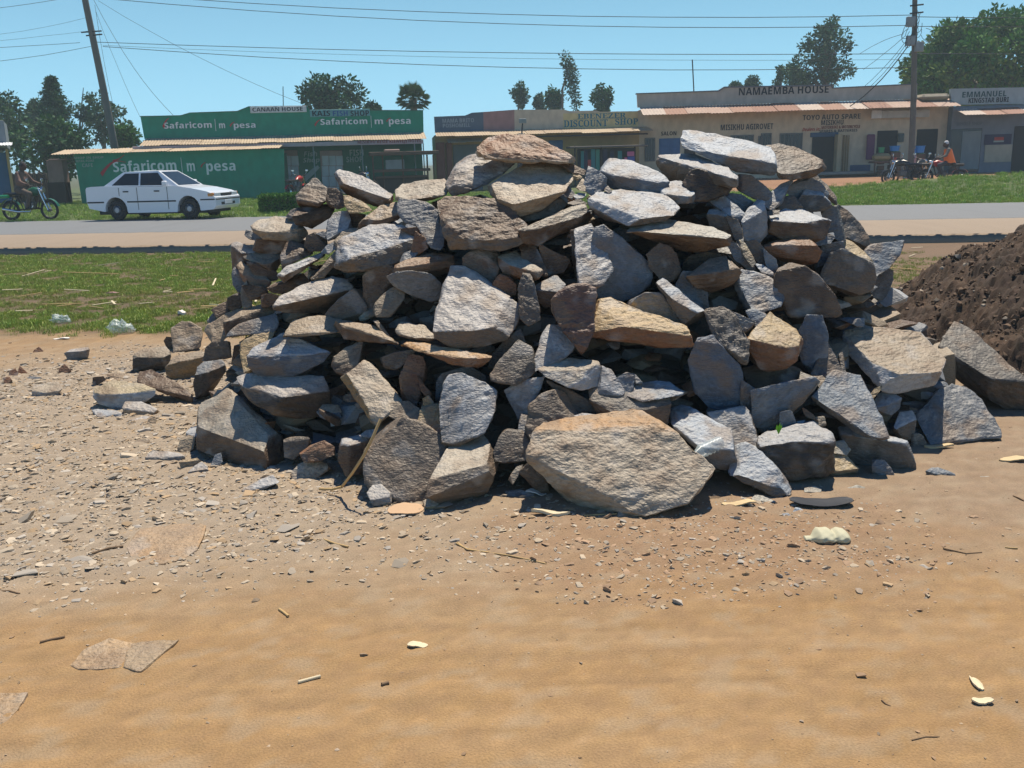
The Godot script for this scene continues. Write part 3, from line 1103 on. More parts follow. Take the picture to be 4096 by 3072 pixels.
func build_bike(label: String, at: Vector3, turn: float, tank: Material, group: String) -> Node3D:   # heads toward +x
	var o := thing("motorcycle", label, "motorcycle", at, turn, group)
	wheel(o, "wheel", Vector3(-0.64, 0.305, 0), 0.305, 0.085, 10)
	wheel(o, "wheel", Vector3(0.66, 0.305, 0), 0.305, 0.075, 10)
	var t := MB.new()
	t.tube(PackedVector3Array([Vector3(-0.02, 0.80, 0), Vector3(0.06, 0.84, 0), Vector3(0.24, 0.87, 0), Vector3(0.36, 0.84, 0), Vector3(0.40, 0.80, 0)]), PackedFloat32Array([0.05, 0.10, 0.14, 0.12, 0.05]), 10)
	part(o, "fuel_tank", t.done(), tank)
	var s := MB.new()
	s.box(Vector3(-0.78, 0.76, -0.13), Vector3(0.02, 0.85, 0.13), 0.04)
	part(o, "seat", s.done(), M.bike_black)
	var f := MB.new()
	for z in [-0.07, 0.07]:
		f.tube(PackedVector3Array([Vector3(0.66, 0.305, z), Vector3(0.50, 0.72, z), Vector3(0.42, 0.98, z)]), PackedFloat32Array([0.025]), 6)
	part(o, "front_fork", f.done(), M.chrome)
	var h := MB.new()
	h.tube(PackedVector3Array([Vector3(0.25, 1.06, -0.36), Vector3(0.36, 1.02, -0.2), Vector3(0.42, 0.99, 0), Vector3(0.36, 1.02, 0.2), Vector3(0.25, 1.06, 0.36)]), PackedFloat32Array([0.016]), 6)
	part(o, "handlebar", h.done(), M.bike_black)
	for z in [-0.30, 0.30]:
		var m := MB.new()
		m.tube(PackedVector3Array([Vector3(0.28, 1.05, z), Vector3(0.30, 1.20, z * 1.15)]), PackedFloat32Array([0.008]), 5)
		m.box(Vector3(0.28, 1.17, z * 1.15 - 0.06), Vector3(0.31, 1.25, z * 1.15 + 0.06), 0.012)
		part(o, "mirror", m.done(), M.chrome)
	var l := MB.new()
	l.tube(PackedVector3Array([Vector3(0.44, 0.91, 0), Vector3(0.50, 0.91, 0), Vector3(0.56, 0.91, 0)]), PackedFloat32Array([0.05, 0.09, 0.085]), 12)
	part(o, "headlight", l.done(), M.chrome)
	var e := MB.new()
	e.box(Vector3(-0.12, 0.32, -0.12), Vector3(0.20, 0.58, 0.12), 0.05)
	e.tube(PackedVector3Array([Vector3(0.06, 0.5, 0), Vector3(0.16, 0.74, 0)]), PackedFloat32Array([0.085]), 9)
	part(o, "engine", e.done(), M.bike_rim)
	var fr := MB.new()
	for z in [-0.06, 0.06]:
		fr.tube(PackedVector3Array([Vector3(0.43, 0.92, z), Vector3(0.26, 0.36, z), Vector3(-0.16, 0.32, z), Vector3(-0.30, 0.70, z), Vector3(-0.76, 0.76, z)]), PackedFloat32Array([0.018]), 5)
		fr.tube(PackedVector3Array([Vector3(-0.16, 0.34, z * 1.5), Vector3(-0.64, 0.305, z * 1.5)]), PackedFloat32Array([0.02]), 5)
		fr.tube(PackedVector3Array([Vector3(-0.62, 0.33, z * 1.8), Vector3(-0.42, 0.74, z * 1.8)]), PackedFloat32Array([0.022]), 6)
	part(o, "frame", fr.done(), M.bike_black)
	var x := MB.new()
	x.tube(PackedVector3Array([Vector3(0.2, 0.45, 0.10), Vector3(0.1, 0.27, 0.14), Vector3(-0.3, 0.27, 0.15), Vector3(-0.8, 0.36, 0.15)]), PackedFloat32Array([0.022, 0.025, 0.04, 0.045]), 7)
	part(o, "exhaust", x.done(), M.chrome)
	for fd in [[0.66, 0.3, 2.3], [-0.64, 0.5, 2.6]]:
		var g := MB.new()
		var p := PackedVector3Array()
		for k in 8:
			var a := lerpf(fd[1], fd[2], k / 7.0)
			p.append(Vector3(fd[0] + cos(a) * 0.345, 0.305 + sin(a) * 0.345, 0))
		for k in 7:
			g.quad(p[k] + Vector3(0, 0, 0.06), p[k] - Vector3(0, 0, 0.06), p[k + 1] - Vector3(0, 0, 0.06), p[k + 1] + Vector3(0, 0, 0.06))
		part(o, "mudguard", g.done(), tank)
	return o

# a body as one surface: tapered capsules joined by a smooth minimum and meshed as surface nets; each bone [a, ra, b, rb, colour]
func figure(bones: Array, cell: float) -> ArrayMesh:
	var box := AABB(bones[0][0], Vector3.ZERO)
	for b in bones:
		box = box.merge(AABB(b[0], Vector3.ZERO).grow(b[1] + 0.05))
		box = box.merge(AABB(b[2], Vector3.ZERO).grow(b[3] + 0.05))
	var nx := int(box.size.x / cell) + 2
	var ny := int(box.size.y / cell) + 2
	var nz := int(box.size.z / cell) + 2
	var f := PackedFloat32Array()
	f.resize(nx * ny * nz)
	f.fill(1.0)
	for b in bones:
		var a: Vector3 = b[0]
		var d: Vector3 = b[2] - b[0]
		var l2 := maxf(d.length_squared(), 1e-8)
		var r := maxf(b[1], b[3]) + 0.07
		var lo := ((a.min(b[2]) - Vector3(r, r, r) - box.position) / cell).floor()
		var hi := ((a.max(b[2]) + Vector3(r, r, r) - box.position) / cell).ceil()
		for k in range(maxi(0, int(lo.z)), mini(nz, int(hi.z) + 1)):
			for j in range(maxi(0, int(lo.y)), mini(ny, int(hi.y) + 1)):
				for i in range(maxi(0, int(lo.x)), mini(nx, int(hi.x) + 1)):
					var p := box.position + Vector3(i, j, k) * cell
					var t := clampf((p - a).dot(d) / l2, 0.0, 1.0)
					var s := p.distance_to(a + d * t) - lerpf(b[1], b[3], t)
					var at := (k * ny + j) * nx + i
					var o := f[at]
					var h := maxf(0.035 - absf(s - o), 0.0) / 0.035
					f[at] = minf(s, o) - h * h * 0.035 * 0.25
	var id := PackedInt32Array()
	id.resize(f.size())
	id.fill(-1)
	var v := PackedVector3Array()
	var c := PackedColorArray()
	var t3 := PackedInt32Array()
	for k in nz - 1:
		for j in ny - 1:
			for i in nx - 1:
				var n := 0
				var sum := Vector3.ZERO
				for e in 12:
					var ax := e / 4
					var u := e & 1
					var w := e >> 1 & 1
					var p0 := Vector3i.ZERO
					p0[(ax + 1) % 3] = u
					p0[(ax + 2) % 3] = w
					var p1 := p0
					p1[ax] = 1
					var f0 := f[((k + p0.z) * ny + j + p0.y) * nx + i + p0.x]
					var f1 := f[((k + p1.z) * ny + j + p1.y) * nx + i + p1.x]
					if (f0 < 0) != (f1 < 0):
						sum += Vector3(p0).lerp(Vector3(p1), f0 / (f0 - f1))
						n += 1
				if n:
					var p := box.position + (Vector3(i, j, k) + sum / n) * cell
					id[(k * ny + j) * nx + i] = v.size()
					v.append(p)
					var best := 1e9
					var col := Color.WHITE
					for b in bones:
						var dd: Vector3 = b[2] - b[0]
						var tt := clampf((p - b[0]).dot(dd) / maxf(dd.length_squared(), 1e-8), 0.0, 1.0)
						var s: float = p.distance_to(b[0] + dd * tt) - lerpf(b[1], b[3], tt)
						if s < best:
							best = s
							col = b[4]
					c.append(col)
	for k in range(1, nz - 1):
		for j in range(1, ny - 1):
			for i in range(1, nx - 1):
				var at := (k * ny + j) * nx + i
				var inside := f[at] < 0
				for ax in 3:
					var st: int = [1, nx, nx * ny][ax]
					if inside != (f[at + st] < 0):
						var s1: int = [nx, nx * ny, 1][ax]
						var s2: int = [nx * ny, 1, nx][ax]
						var q := [id[at], id[at - s1], id[at - s1 - s2], id[at - s2]]
						if q.min() < 0:
							continue
						if inside:
							t3.append_array([q[0], q[1], q[2], q[0], q[2], q[3]])
						else:
							t3.append_array([q[0], q[2], q[1], q[0], q[3], q[2]])
	return indexed(v, t3, c)

func build_rider(label: String, at: Vector3, turn: float, top: Color, trousers: Color, cap: Color, vest: bool) -> void:   # sits at x -0.2 on a bike that heads toward +x
	var skin := Color(0.075, 0.042, 0.03)
	var shoe := Color(0.03, 0.025, 0.022)
	var o := thing("person", label, "person", at, turn)
	var bones := [[Vector3(-0.22, 0.93, -0.09), 0.13, Vector3(-0.22, 0.93, 0.09), 0.13, trousers], [Vector3(-0.21, 0.98, 0), 0.14, Vector3(-0.15, 1.20, 0), 0.145, top],
		[Vector3(-0.15, 1.20, -0.06), 0.145, Vector3(-0.11, 1.38, -0.10), 0.10, top], [Vector3(-0.15, 1.20, 0.06), 0.145, Vector3(-0.11, 1.38, 0.10), 0.10, top],
		[Vector3(-0.11, 1.40, -0.16), 0.075, Vector3(-0.11, 1.40, 0.16), 0.075, top], [Vector3(-0.10, 1.42, 0), 0.058, Vector3(-0.06, 1.52, 0), 0.055, skin],
		[Vector3(-0.05, 1.60, 0), 0.088, Vector3(-0.02, 1.63, 0), 0.092, skin], [Vector3(0.0, 1.555, 0), 0.05, Vector3(0.03, 1.54, 0), 0.04, skin], [Vector3(0.065, 1.595, 0), 0.016, Vector3(0.08, 1.575, 0), 0.02, skin],
		[Vector3(-0.04, 1.66, 0), 0.092, Vector3(-0.04, 1.675, 0), 0.09, cap], [Vector3(-0.03, 1.59, -0.088), 0.024, Vector3(-0.03, 1.61, -0.09), 0.022, skin], [Vector3(-0.03, 1.59, 0.088), 0.024, Vector3(-0.03, 1.61, 0.09), 0.022, skin]]
	for s in [-1.0, 1.0]:
		bones.append([Vector3(-0.11, 1.39, 0.19 * s), 0.068, Vector3(0.0, 1.17, 0.30 * s), 0.052, top])
		bones.append([Vector3(0.0, 1.17, 0.30 * s), 0.05, Vector3(0.21, 1.085, 0.325 * s), 0.037, top])
		bones.append([Vector3(0.21, 1.085, 0.325 * s), 0.034, Vector3(0.255, 1.075, 0.325 * s), 0.038, skin])
		for g in 4:
			var z: float = (0.295 + g * 0.022) * s
			bones.append([Vector3(0.265, 1.085, z), 0.012, Vector3(0.295, 1.065, z), 0.010, skin])
			bones.append([Vector3(0.295, 1.065, z), 0.010, Vector3(0.275, 1.035, z), 0.009, skin])
		bones.append([Vector3(0.235, 1.06, 0.295 * s), 0.013, Vector3(0.25, 1.03, 0.28 * s), 0.010, skin])
		bones.append([Vector3(-0.20, 0.92, 0.10 * s), 0.11, Vector3(0.20, 0.80, 0.19 * s), 0.075, trousers])
		bones.append([Vector3(0.20, 0.80, 0.19 * s), 0.072, Vector3(0.05, 0.42, 0.17 * s), 0.05, trousers])
		bones.append([Vector3(0.05, 0.38, 0.17 * s), 0.045, Vector3(0.20, 0.345, 0.19 * s), 0.035, shoe])
	part(o, "body", figure(bones, 0.022), M.vertex)
	if vest:
		var b := MB.new()
		var rings := []
		for k in 7:
			var f := k / 6.0
			var ring := PackedVector3Array()
			for i in 16:
				var a := TAU * i / 16.0
				ring.append(Vector3(lerpf(-0.22, -0.115, f) + cos(a) * lerpf(0.23, 0.15, f), lerpf(0.88, 1.42, f) + 0.015 * sin(a * 5.0), sin(a) * lerpf(0.26, 0.235, f)))
			rings.append(ring)
		for k in 6:
			for i in 16:
				var i2 := (i + 1) % 16
				b.quad(rings[k][i2], rings[k][i], rings[k + 1][i], rings[k + 1][i2])
		part(o, "orange_vest", b.done(), M.vest)

func build_vehicles() -> void:
	M.bike_rim = mat(0.12, 0.12, 0.125, 0.45, 0.5)
	M.vest = mat(0.90, 0.20, 0.03, 0.7)
	build_car(Vector3(-10.1, 0.10, -27.9), -0.158)
	var b := build_bike("dark green motorcycle ridden at the left picture edge", Vector3(-14.65, 0.10, -29.0), -0.16, M.bike_green, "motorcycles along the road")
	var g := MB.new()
	g.tube(PackedVector3Array([Vector3(-1.2, 0.72, 0.2), Vector3(-0.5, 0.74, 0.22)]), PackedFloat32Array([0.05]), 8)
	part(b, "green_pipe", g.done(), M.plastic_green)
	build_rider("person in brown jacket riding the dark green motorcycle, left edge", Vector3(-14.65, 0.10, -29.0), -0.16, Color(0.17, 0.10, 0.075), Color(0.10, 0.075, 0.06), Color(0.03, 0.03, 0.035), false)
	build_bike("dark motorcycle under the rider in the orange vest", Vector3(17.9, 0.03, -38.8), PI - 0.25, M.bike_red, "motorcycles along the road")
	build_rider("person in orange vest and white cap on a motorcycle before the right shops", Vector3(17.9, 0.03, -38.8), PI - 0.25, Color(0.16, 0.15, 0.13), Color(0.05, 0.05, 0.06), Color(0.62, 0.62, 0.62), true)
	for k in 3:
		var p: Vector3 = [Vector3(16.75, 0, -39.4), Vector3(16.3, 0, -38.9), Vector3(17.3, 0, -39.9)][k]
		build_bike(["black motorcycle parked right beside the utility pole", "foremost black motorcycle parked at the utility pole", "black motorcycle half hidden behind the rider's one"][k], Vector3(p.x, 0.08, p.z), [2.7, 3.3, 0.6][k], M.bike_black, "motorcycles along the road")
	build_bike("red motorcycle parked before the green house's left gate", Vector3(-9.05, 0.10, -41.0), 1.25, M.bike_red, "motorcycles along the road")
	build_bike("black motorcycle parked before the painted fish shop words", Vector3(-6.5, 0.17, -41.6), -0.3, M.bike_black, "motorcycles along the road")

# ------------------------------------------------------------------ the place
func _ready() -> void:
	var cam := Camera3D.new()
	cam.name = "camera"
	cam.fov = 45.05
	cam.near = 0.05
	cam.far = 900.0
	cam.position = Vector3(0, 1.5, 0)
	cam.rotation_degrees = Vector3(-13.59, 0, -1.6)
	cam.current = true
	add_child(cam)
	var sky_mat := ProceduralSkyMaterial.new()
	sky_mat.sky_top_color = Color(0.07, 0.28, 0.52)
	sky_mat.sky_horizon_color = Color(0.66, 0.90, 0.995)
	sky_mat.sky_curve = 0.165
	sky_mat.ground_bottom_color = Color(0.45, 0.38, 0.28)
	sky_mat.ground_horizon_color = Color(0.50, 0.55, 0.52)
	var sky := Sky.new()
	sky.sky_material = sky_mat
	var env := Environment.new()
	env.background_mode = Environment.BG_SKY
	env.sky = sky
	env.background_energy_multiplier = 1.06
	env.tonemap_mode = Environment.TONE_MAPPER_LINEAR
	env.tonemap_exposure = 1.2
	env.sdfgi_enabled = true
	env.ssao_enabled = true
	env.ssil_enabled = true
	env.fog_enabled = true
	env.fog_density = 0.0016
	env.fog_light_color = Color(0.86, 0.94, 0.97)
	var world := WorldEnvironment.new()
	world.name = "world"
	world.environment = env
	add_child(world)
	var sun := DirectionalLight3D.new()
	sun.name = "sun"
	sun.light_energy = 1.6
	sun.light_color = Color(1.0, 0.955, 0.88)
	sun.light_angular_distance = 0.5
	sun.shadow_enabled = true
	add_child(sun)
	sun.look_at_from_position(Vector3(0.14, 0.905, -0.40) * 50.0, Vector3.ZERO)
	noises()
	materials()
	town_materials()
	build_ground()
	build_road()
	build_background()
	build_vehicles()
	build_pile()
	build_small()

func noises() -> void:
	for n in [n_low, n_mid, n_cell, n_fine, n_patch]:
		n.noise_type = FastNoiseLite.TYPE_SIMPLEX_SMOOTH
		n.fractal_type = FastNoiseLite.FRACTAL_FBM
	n_low.frequency = 3.2
	n_low.fractal_octaves = 3
	n_low.seed = 11
	n_mid.frequency = 17.0
	n_mid.fractal_octaves = 3
	n_mid.seed = 12
	n_cell.noise_type = FastNoiseLite.TYPE_CELLULAR
	n_cell.cellular_return_type = FastNoiseLite.RETURN_DISTANCE
	n_cell.fractal_type = FastNoiseLite.FRACTAL_NONE
	n_cell.frequency = 9.0
	n_cell.seed = 13
	n_fine.frequency = 70.0
	n_fine.fractal_octaves = 2
	n_fine.seed = 14
	n_patch.frequency = 5.0
	n_patch.fractal_octaves = 4
	n_patch.seed = 15

func materials() -> void:
	var st := StandardMaterial3D.new()
	st.vertex_color_use_as_albedo = true
	st.albedo_texture = tex(0.035, 5, 0.86, 1.0, 512, FastNoiseLite.TYPE_SIMPLEX_SMOOTH, 3)
	st.uv1_triplanar = true
	st.uv1_scale = Vector3(3.0, 7.0, 4.0)
	st.roughness = 0.58
	st.heightmap_enabled = true
	st.heightmap_texture = tex(0.022, 6, 0.0, 1.0, 512, FastNoiseLite.TYPE_SIMPLEX, 5)
	st.heightmap_scale = 0.5
	M.stone = st
	var d := StandardMaterial3D.new()
	d.vertex_color_use_as_albedo = true
	d.albedo_texture = tex(0.09, 5, 0.87, 1.0, 1024, FastNoiseLite.TYPE_SIMPLEX, 8)
	d.uv1_triplanar = true
	d.uv1_world_triplanar = true
	d.uv1_scale = Vector3(0.9, 0.9, 0.9)
	d.roughness = 0.95
	d.heightmap_enabled = true
	d.heightmap_texture = tex(0.10, 5, 0.0, 1.0, 1024, FastNoiseLite.TYPE_SIMPLEX, 9)
	d.heightmap_scale = 0.22
	d.detail_enabled = true
	d.detail_blend_mode = BaseMaterial3D.BLEND_MODE_MUL
	d.detail_uv_layer = BaseMaterial3D.DETAIL_UV_2
	d.detail_albedo = tex(0.03, 6, 0.93, 1.0, 1024, FastNoiseLite.TYPE_SIMPLEX, 10)
	d.uv2_triplanar = true
	d.uv2_world_triplanar = true
	d.uv2_scale = Vector3(0.31, 0.31, 0.31)
	M.dirt = d
	var a := StandardMaterial3D.new()
	a.vertex_color_use_as_albedo = true
	a.albedo_color = Color(0.185, 0.195, 0.205).linear_to_srgb()
	a.albedo_texture = tex(0.06, 5, 0.9, 1.0, 512, FastNoiseLite.TYPE_SIMPLEX, 21)
	a.uv1_triplanar = true
	a.uv1_world_triplanar = true
	a.uv1_scale = Vector3(0.5, 0.5, 0.5)
	a.roughness = 0.8
	M.asphalt = a
	var s: StandardMaterial3D = a.duplicate()
	s.albedo_color = Color(0.31, 0.235, 0.165).linear_to_srgb()
	M.shoulder = s
	var g := StandardMaterial3D.new()
	g.vertex_color_use_as_albedo = true
	g.roughness = 0.7
	g.backlight_enabled = true
	g.backlight = Color(0.5, 0.5, 0.2)
	M.grass = g
	var ch := StandardMaterial3D.new()
	ch.vertex_color_use_as_albedo = true
	ch.roughness = 0.9
	M.chips = ch
	M.core = mat(0.13, 0.115, 0.10, 0.9)

func build_road() -> void:
	structure("road_shoulder", strip(17.0, 20.7, 0.085, 0.16, 0.18), M.shoulder)
	structure("road", strip(20.6, 26.1, 0.10, 0.05, 0.10), M.asphalt)

func paint(r: float, g: float, b: float, rough := 0.7) -> StandardMaterial3D:   # painted or plastered surface with weathering
	var m := mat(r, g, b, rough)
	m.albedo_texture = M.weather
	m.uv1_triplanar = true
	m.uv1_world_triplanar = true
	m.uv1_scale = Vector3(0.35, 0.2, 0.35)
	return m

func town_materials() -> void:
	M.weather = tex(0.012, 6, 0.88, 1.0, 512, FastNoiseLite.TYPE_SIMPLEX, 31)
	for a in [["green", 0.003, 0.27, 0.165], ["green_dark", 0.003, 0.16, 0.09], ["green_pale", 0.05, 0.17, 0.12], ["white_board", 0.72, 0.74, 0.76], ["board_blue", 0.13, 0.36, 0.38],
			["tin_tan", 0.52, 0.40, 0.26], ["tin_tan2", 0.46, 0.345, 0.225], ["tin_pale", 0.55, 0.55, 0.53], ["fascia", 0.50, 0.41, 0.44], ["post", 0.30, 0.36, 0.38], ["door_top", 0.45, 0.30, 0.28],
			["white_gate", 0.60, 0.62, 0.66], ["ochre_wall", 0.52, 0.34, 0.15], ["parapet_grey", 0.10, 0.135, 0.19], ["parapet_pink", 0.40, 0.21, 0.20], ["parapet_cream", 0.62, 0.50, 0.38], ["parapet_yellow", 0.68, 0.54, 0.28],
			["brick_red", 0.24, 0.075, 0.055], ["shutter_grey", 0.14, 0.155, 0.17], ["dark_brown", 0.045, 0.032, 0.028], ["dark_tin", 0.16, 0.13, 0.12], ["stall_dark", 0.03, 0.035, 0.045],
			["beige_wall", 0.68, 0.55, 0.41], ["parapet_grey2", 0.52, 0.45, 0.39], ["cap_grey", 0.16, 0.17, 0.20], ["rust", 0.30, 0.135, 0.085], ["rust2", 0.36, 0.185, 0.12], ["rust_pale", 0.55, 0.44, 0.36], ["rust_pale2", 0.44, 0.29, 0.22],
			["window_frame", 0.16, 0.16, 0.17], ["blue_door", 0.05, 0.15, 0.36], ["blue_lintel", 0.045, 0.10, 0.20], ["cream_door", 0.52, 0.42, 0.27], ["concrete", 0.36, 0.32, 0.28], ["white_tin", 0.78, 0.80, 0.82],
			["plank", 0.34, 0.24, 0.13], ["rolled_mat", 0.36, 0.31, 0.22], ["bluegrey_wall", 0.17, 0.21, 0.28], ["parapet_white", 0.40, 0.45, 0.46], ["bluegrey_door", 0.20, 0.25, 0.28], ["poster_dark", 0.02, 0.02, 0.08],
			["poster_cream", 0.42, 0.40, 0.32], ["blue_wall", 0.03, 0.11, 0.24], ["grey_wall", 0.22, 0.25, 0.28], ["pillar", 0.36, 0.23, 0.19], ["reed", 0.16, 0.12, 0.08], ["reed2", 0.11, 0.085, 0.06], ["stall_brown", 0.13, 0.07, 0.045],
			["straw", 0.34, 0.27, 0.14], ["pole", 0.17, 0.145, 0.125], ["meter_box", 0.30, 0.33, 0.35]]:
		M[a[0]] = paint(a[1], a[2], a[3])
	for a in [["ink", 0.012, 0.014, 0.025], ["ink_blue", 0.02, 0.08, 0.28], ["ink_red", 0.20, 0.045, 0.05], ["ink_red2", 0.40, 0.05, 0.04], ["ink_slate", 0.06, 0.075, 0.10], ["ink_teal", 0.02, 0.16, 0.24], ["ink_green", 0.03, 0.08, 0.09],
			["sign_white", 0.74, 0.76, 0.76], ["sign_grey", 0.33, 0.40, 0.38], ["sign_faint", 0.30, 0.34, 0.38], ["sign_faint2", 0.10, 0.13, 0.17], ["sign_red", 0.50, 0.03, 0.04],
			["cloth_teal", 0.03, 0.20, 0.24], ["cloth_teal2", 0.05, 0.25, 0.22], ["cloth_navy", 0.02, 0.03, 0.08], ["cloth_pink", 0.55, 0.14, 0.32], ["cloth_blue", 0.06, 0.10, 0.38], ["cloth_red", 0.40, 0.04, 0.04], ["cloth_purple", 0.16, 0.05, 0.12],
			["dark_in", 0.02, 0.022, 0.028], ["bark", 0.17, 0.14, 0.11], ["hedge_in", 0.02, 0.05, 0.01], ["wire", 0.035, 0.04, 0.045], ["tyre", 0.018, 0.018, 0.02], ["black_trim", 0.025, 0.027, 0.03]]:
		M[a[0]] = mat(a[1], a[2], a[3], 0.8)
	for a in [["plastic_green", 0.02, 0.26, 0.10], ["plastic_green2", 0.01, 0.14, 0.09], ["plastic_blue", 0.02, 0.20, 0.55], ["plastic_red", 0.45, 0.04, 0.03], ["plastic_pink", 0.55, 0.28, 0.28], ["bike_red", 0.40, 0.02, 0.02], ["bike_green", 0.01, 0.11, 0.06], ["bike_black", 0.015, 0.015, 0.018]]:
		M[a[0]] = mat(a[1], a[2], a[3], 0.35)
	M.dark_glass = mat(0.03, 0.035, 0.045, 0.2)
	var lv := StandardMaterial3D.new()
	lv.vertex_color_use_as_albedo = true
	lv.roughness = 0.75
	lv.metallic_specular = 0.3
	lv.backlight_enabled = true
	lv.backlight = Color(0.35, 0.45, 0.15)
	M.leaves = lv
	var cp := mat(0.80, 0.82, 0.85, 0.28)
	cp.clearcoat_enabled = true
	cp.clearcoat = 0.6
	cp.clearcoat_roughness = 0.08
	M.car_paint = cp
	M.car_glass = mat(0.02, 0.025, 0.03, 0.05)
	M.chrome = mat(0.7, 0.7, 0.72, 0.2, 1.0)
	M.rim = mat(0.38, 0.38, 0.40, 0.4, 0.6)
	M.lamp_glass = mat(0.62, 0.66, 0.68, 0.1)
	M.lamp_orange = mat(0.65, 0.25, 0.05, 0.2)
	var vc := StandardMaterial3D.new()
	vc.vertex_color_use_as_albedo = true
	vc.roughness = 0.85
	M.vertex = vc
	var bag := StandardMaterial3D.new()
	bag.albedo_color = Color(0.8, 0.86, 0.88, 0.30)
	bag.transparency = BaseMaterial3D.TRANSPARENCY_ALPHA
	bag.roughness = 0.3
	M.bag = bag

func build_background() -> void:
	var house := thing("green_shop_house", "long green shop house with stepped parapet behind the white car", "house", Vector3(-16.58, 0.17, -43), 0.1571)
	slab(house, "wall", 0.32, -0.57, 12.81, 2.64, -5, -0.02, M.green_dark, 0.015)
	panel(house, "parapet", [0.41, 2.7, 0.35, 3.66, 2.07, 3.67, 2.48, 3.78, 4.54, 3.8, 5.07, 3.99, 7.64, 3.99, 7.75, 3.8, 10.52, 3.73, 12.95, 3.68, 12.92, 2.6], -0.22, 0, M.green)
	panel(house, "parapet_cap", [0.34, 3.65, 2.08, 3.66, 2.49, 3.77, 4.55, 3.79, 5.07, 3.98, 7.64, 3.98, 7.75, 3.79, 10.51, 3.72, 12.96, 3.67, 12.96, 3.71, 10.52, 3.76, 7.75, 3.83, 7.64, 4.01, 5.07, 4.02, 4.55, 3.83, 2.49, 3.8, 2.08, 3.69, 0.34, 3.69], -0.25, 0.03, M.green_pale)
	slab(house, "name_board", 5.13, 3.72, 7.63, 4, 0, 0.06, M.white_board, 0.015)
	letters(house, "lettering", "CANAAN HOUSE", 5.23, 3.78, 7.46, 3.95, 0.06, M.ink, "bold")
	slab(house, "shop_board", 7.76, 3.49, 10.49, 3.81, 0, 0.06, M.board_blue, 0.015)
	letters(house, "lettering", "KAIS", 7.87, 3.53, 8.68, 3.77, 0.06, M.ink, "bold")
	letters(house, "lettering", "FISH", 8.8, 3.52, 9.47, 3.75, 0.06, M.ink_blue, "bold")
	letters(house, "lettering", "SHOP", 9.6, 3.5, 10.44, 3.74, 0.06, M.ink, "bold")
	letters(house, "lettering", "Safaricom", 1.32, 3.12, 3.38, 3.4, 0.03, M.sign_white, "bold")
	slab(house, "divider", 3.53, 2.97, 3.55, 3.5, 0.01, 0.03, M.sign_white, 0.0)
	letters(house, "lettering", "m", 3.7, 3.09, 3.96, 3.3, 0.03, M.sign_white, "bold")
	letters(house, "lettering", "pesa", 4.34, 2.99, 5.3, 3.28, 0.03, M.sign_white, "bold")
	swoosh(house, "red_dash", 4.16, 3.2, 0.03, 0.22, 0.16, 0.5)
	letters(house, "lettering", "Safaricom", 8.21, 3.14, 10.34, 3.42, 0.03, M.sign_white, "bold")
	slab(house, "divider", 10.51, 2.97, 10.53, 3.5, 0.01, 0.034, M.sign_white, 0.0)
	letters(house, "lettering", "m", 10.68, 3.12, 11.06, 3.33, 0.03, M.sign_white, "bold")
	letters(house, "lettering", "pesa", 11.33, 3, 12.34, 3.33, 0.03, M.sign_white, "bold")
	swoosh(house, "red_mark", 1.25, 3.24, 0.03, 0.31, 0.34, 0.8)
	swoosh(house, "red_mark", 7.93, 3.16, 0.03, 0.32, 0.22, 0.8)
	swoosh(house, "red_dash", 11.21, 3.26, 0.03, 0.22, 0.14, 0.5)
	awning(house, "roof_sheet", 0.49, 12.9, 2.67, 2.35, 0.02, 1.5, [M.tin_tan, M.tin_tan2], 0.85)
	slab(house, "fascia_board", 0.17, 2.17, 12.79, 2.35, 1.4, 1.46, M.fascia, 0.015)
	letters(house, "lettering", "MISIKHU BESIE KIENYEJI HOTEL", 9.83, 2.2, 12.69, 2.36, 1.47, M.ink_red, "bold")
	slab(house, "veranda_post", 7.82, -0.15, 7.87, 2.31, 1.25, 1.33, M.post, 0.015)
	slab(house, "veranda_post", 9.98, -0.22, 10.03, 2.26, 1.25, 1.33, M.post, 0.015)
	slab(house, "veranda_post", 12.36, -0.3, 12.41, 2.2, 1.25, 1.33, M.post, 0.015)
	slab(house, "veranda_post", 12.76, -0.31, 12.81, 2.19, 1.25, 1.33, M.post, 0.015)
	slab(house, "door_frame", 6.34, -0.05, 7.07, 2.04, -0.02, 0.03, M.door_top, 0.015)
	slab(house, "gate_panel", 6.42, 1.36, 6.74, 1.8, 0.03, 0.06, M.white_gate, 0.012)
	slab(house, "gate_panel", 6.38, 0.9, 6.71, 1.34, 0.03, 0.06, M.white_gate, 0.012)
	slab(house, "gate_panel", 6.34, 0.44, 6.67, 0.88, 0.03, 0.06, M.white_gate, 0.012)
	slab(house, "gate_panel", 6.3, -0.03, 6.63, 0.41, 0.03, 0.06, M.white_gate, 0.012)
	slab(house, "gate_panel", 6.76, 1.35, 7.09, 1.79, 0.03, 0.06, M.white_gate, 0.012)
	slab(house, "gate_panel", 6.73, 0.89, 7.05, 1.33, 0.03, 0.06, M.white_gate, 0.012)
	slab(house, "gate_panel", 6.69, 0.43, 7.01, 0.87, 0.03, 0.06, M.white_gate, 0.012)
	slab(house, "gate_panel", 6.65, -0.04, 6.98, 0.4, 0.03, 0.06, M.white_gate, 0.012)
	slab(house, "door_frame", 8.08, -0.11, 9.1, 1.99, -0.02, 0.03, M.door_top, 0.015)
	slab(house, "gate_panel", 8.16, 1.32, 8.46, 1.76, 0.03, 0.06, M.white_gate, 0.012)
	slab(house, "gate_panel", 8.12, 0.85, 8.42, 1.3, 0.03, 0.06, M.white_gate, 0.012)
	slab(house, "gate_panel", 8.09, 0.38, 8.39, 0.83, 0.03, 0.06, M.white_gate, 0.012)
	slab(house, "gate_panel", 8.05, -0.09, 8.36, 0.36, 0.03, 0.06, M.white_gate, 0.012)
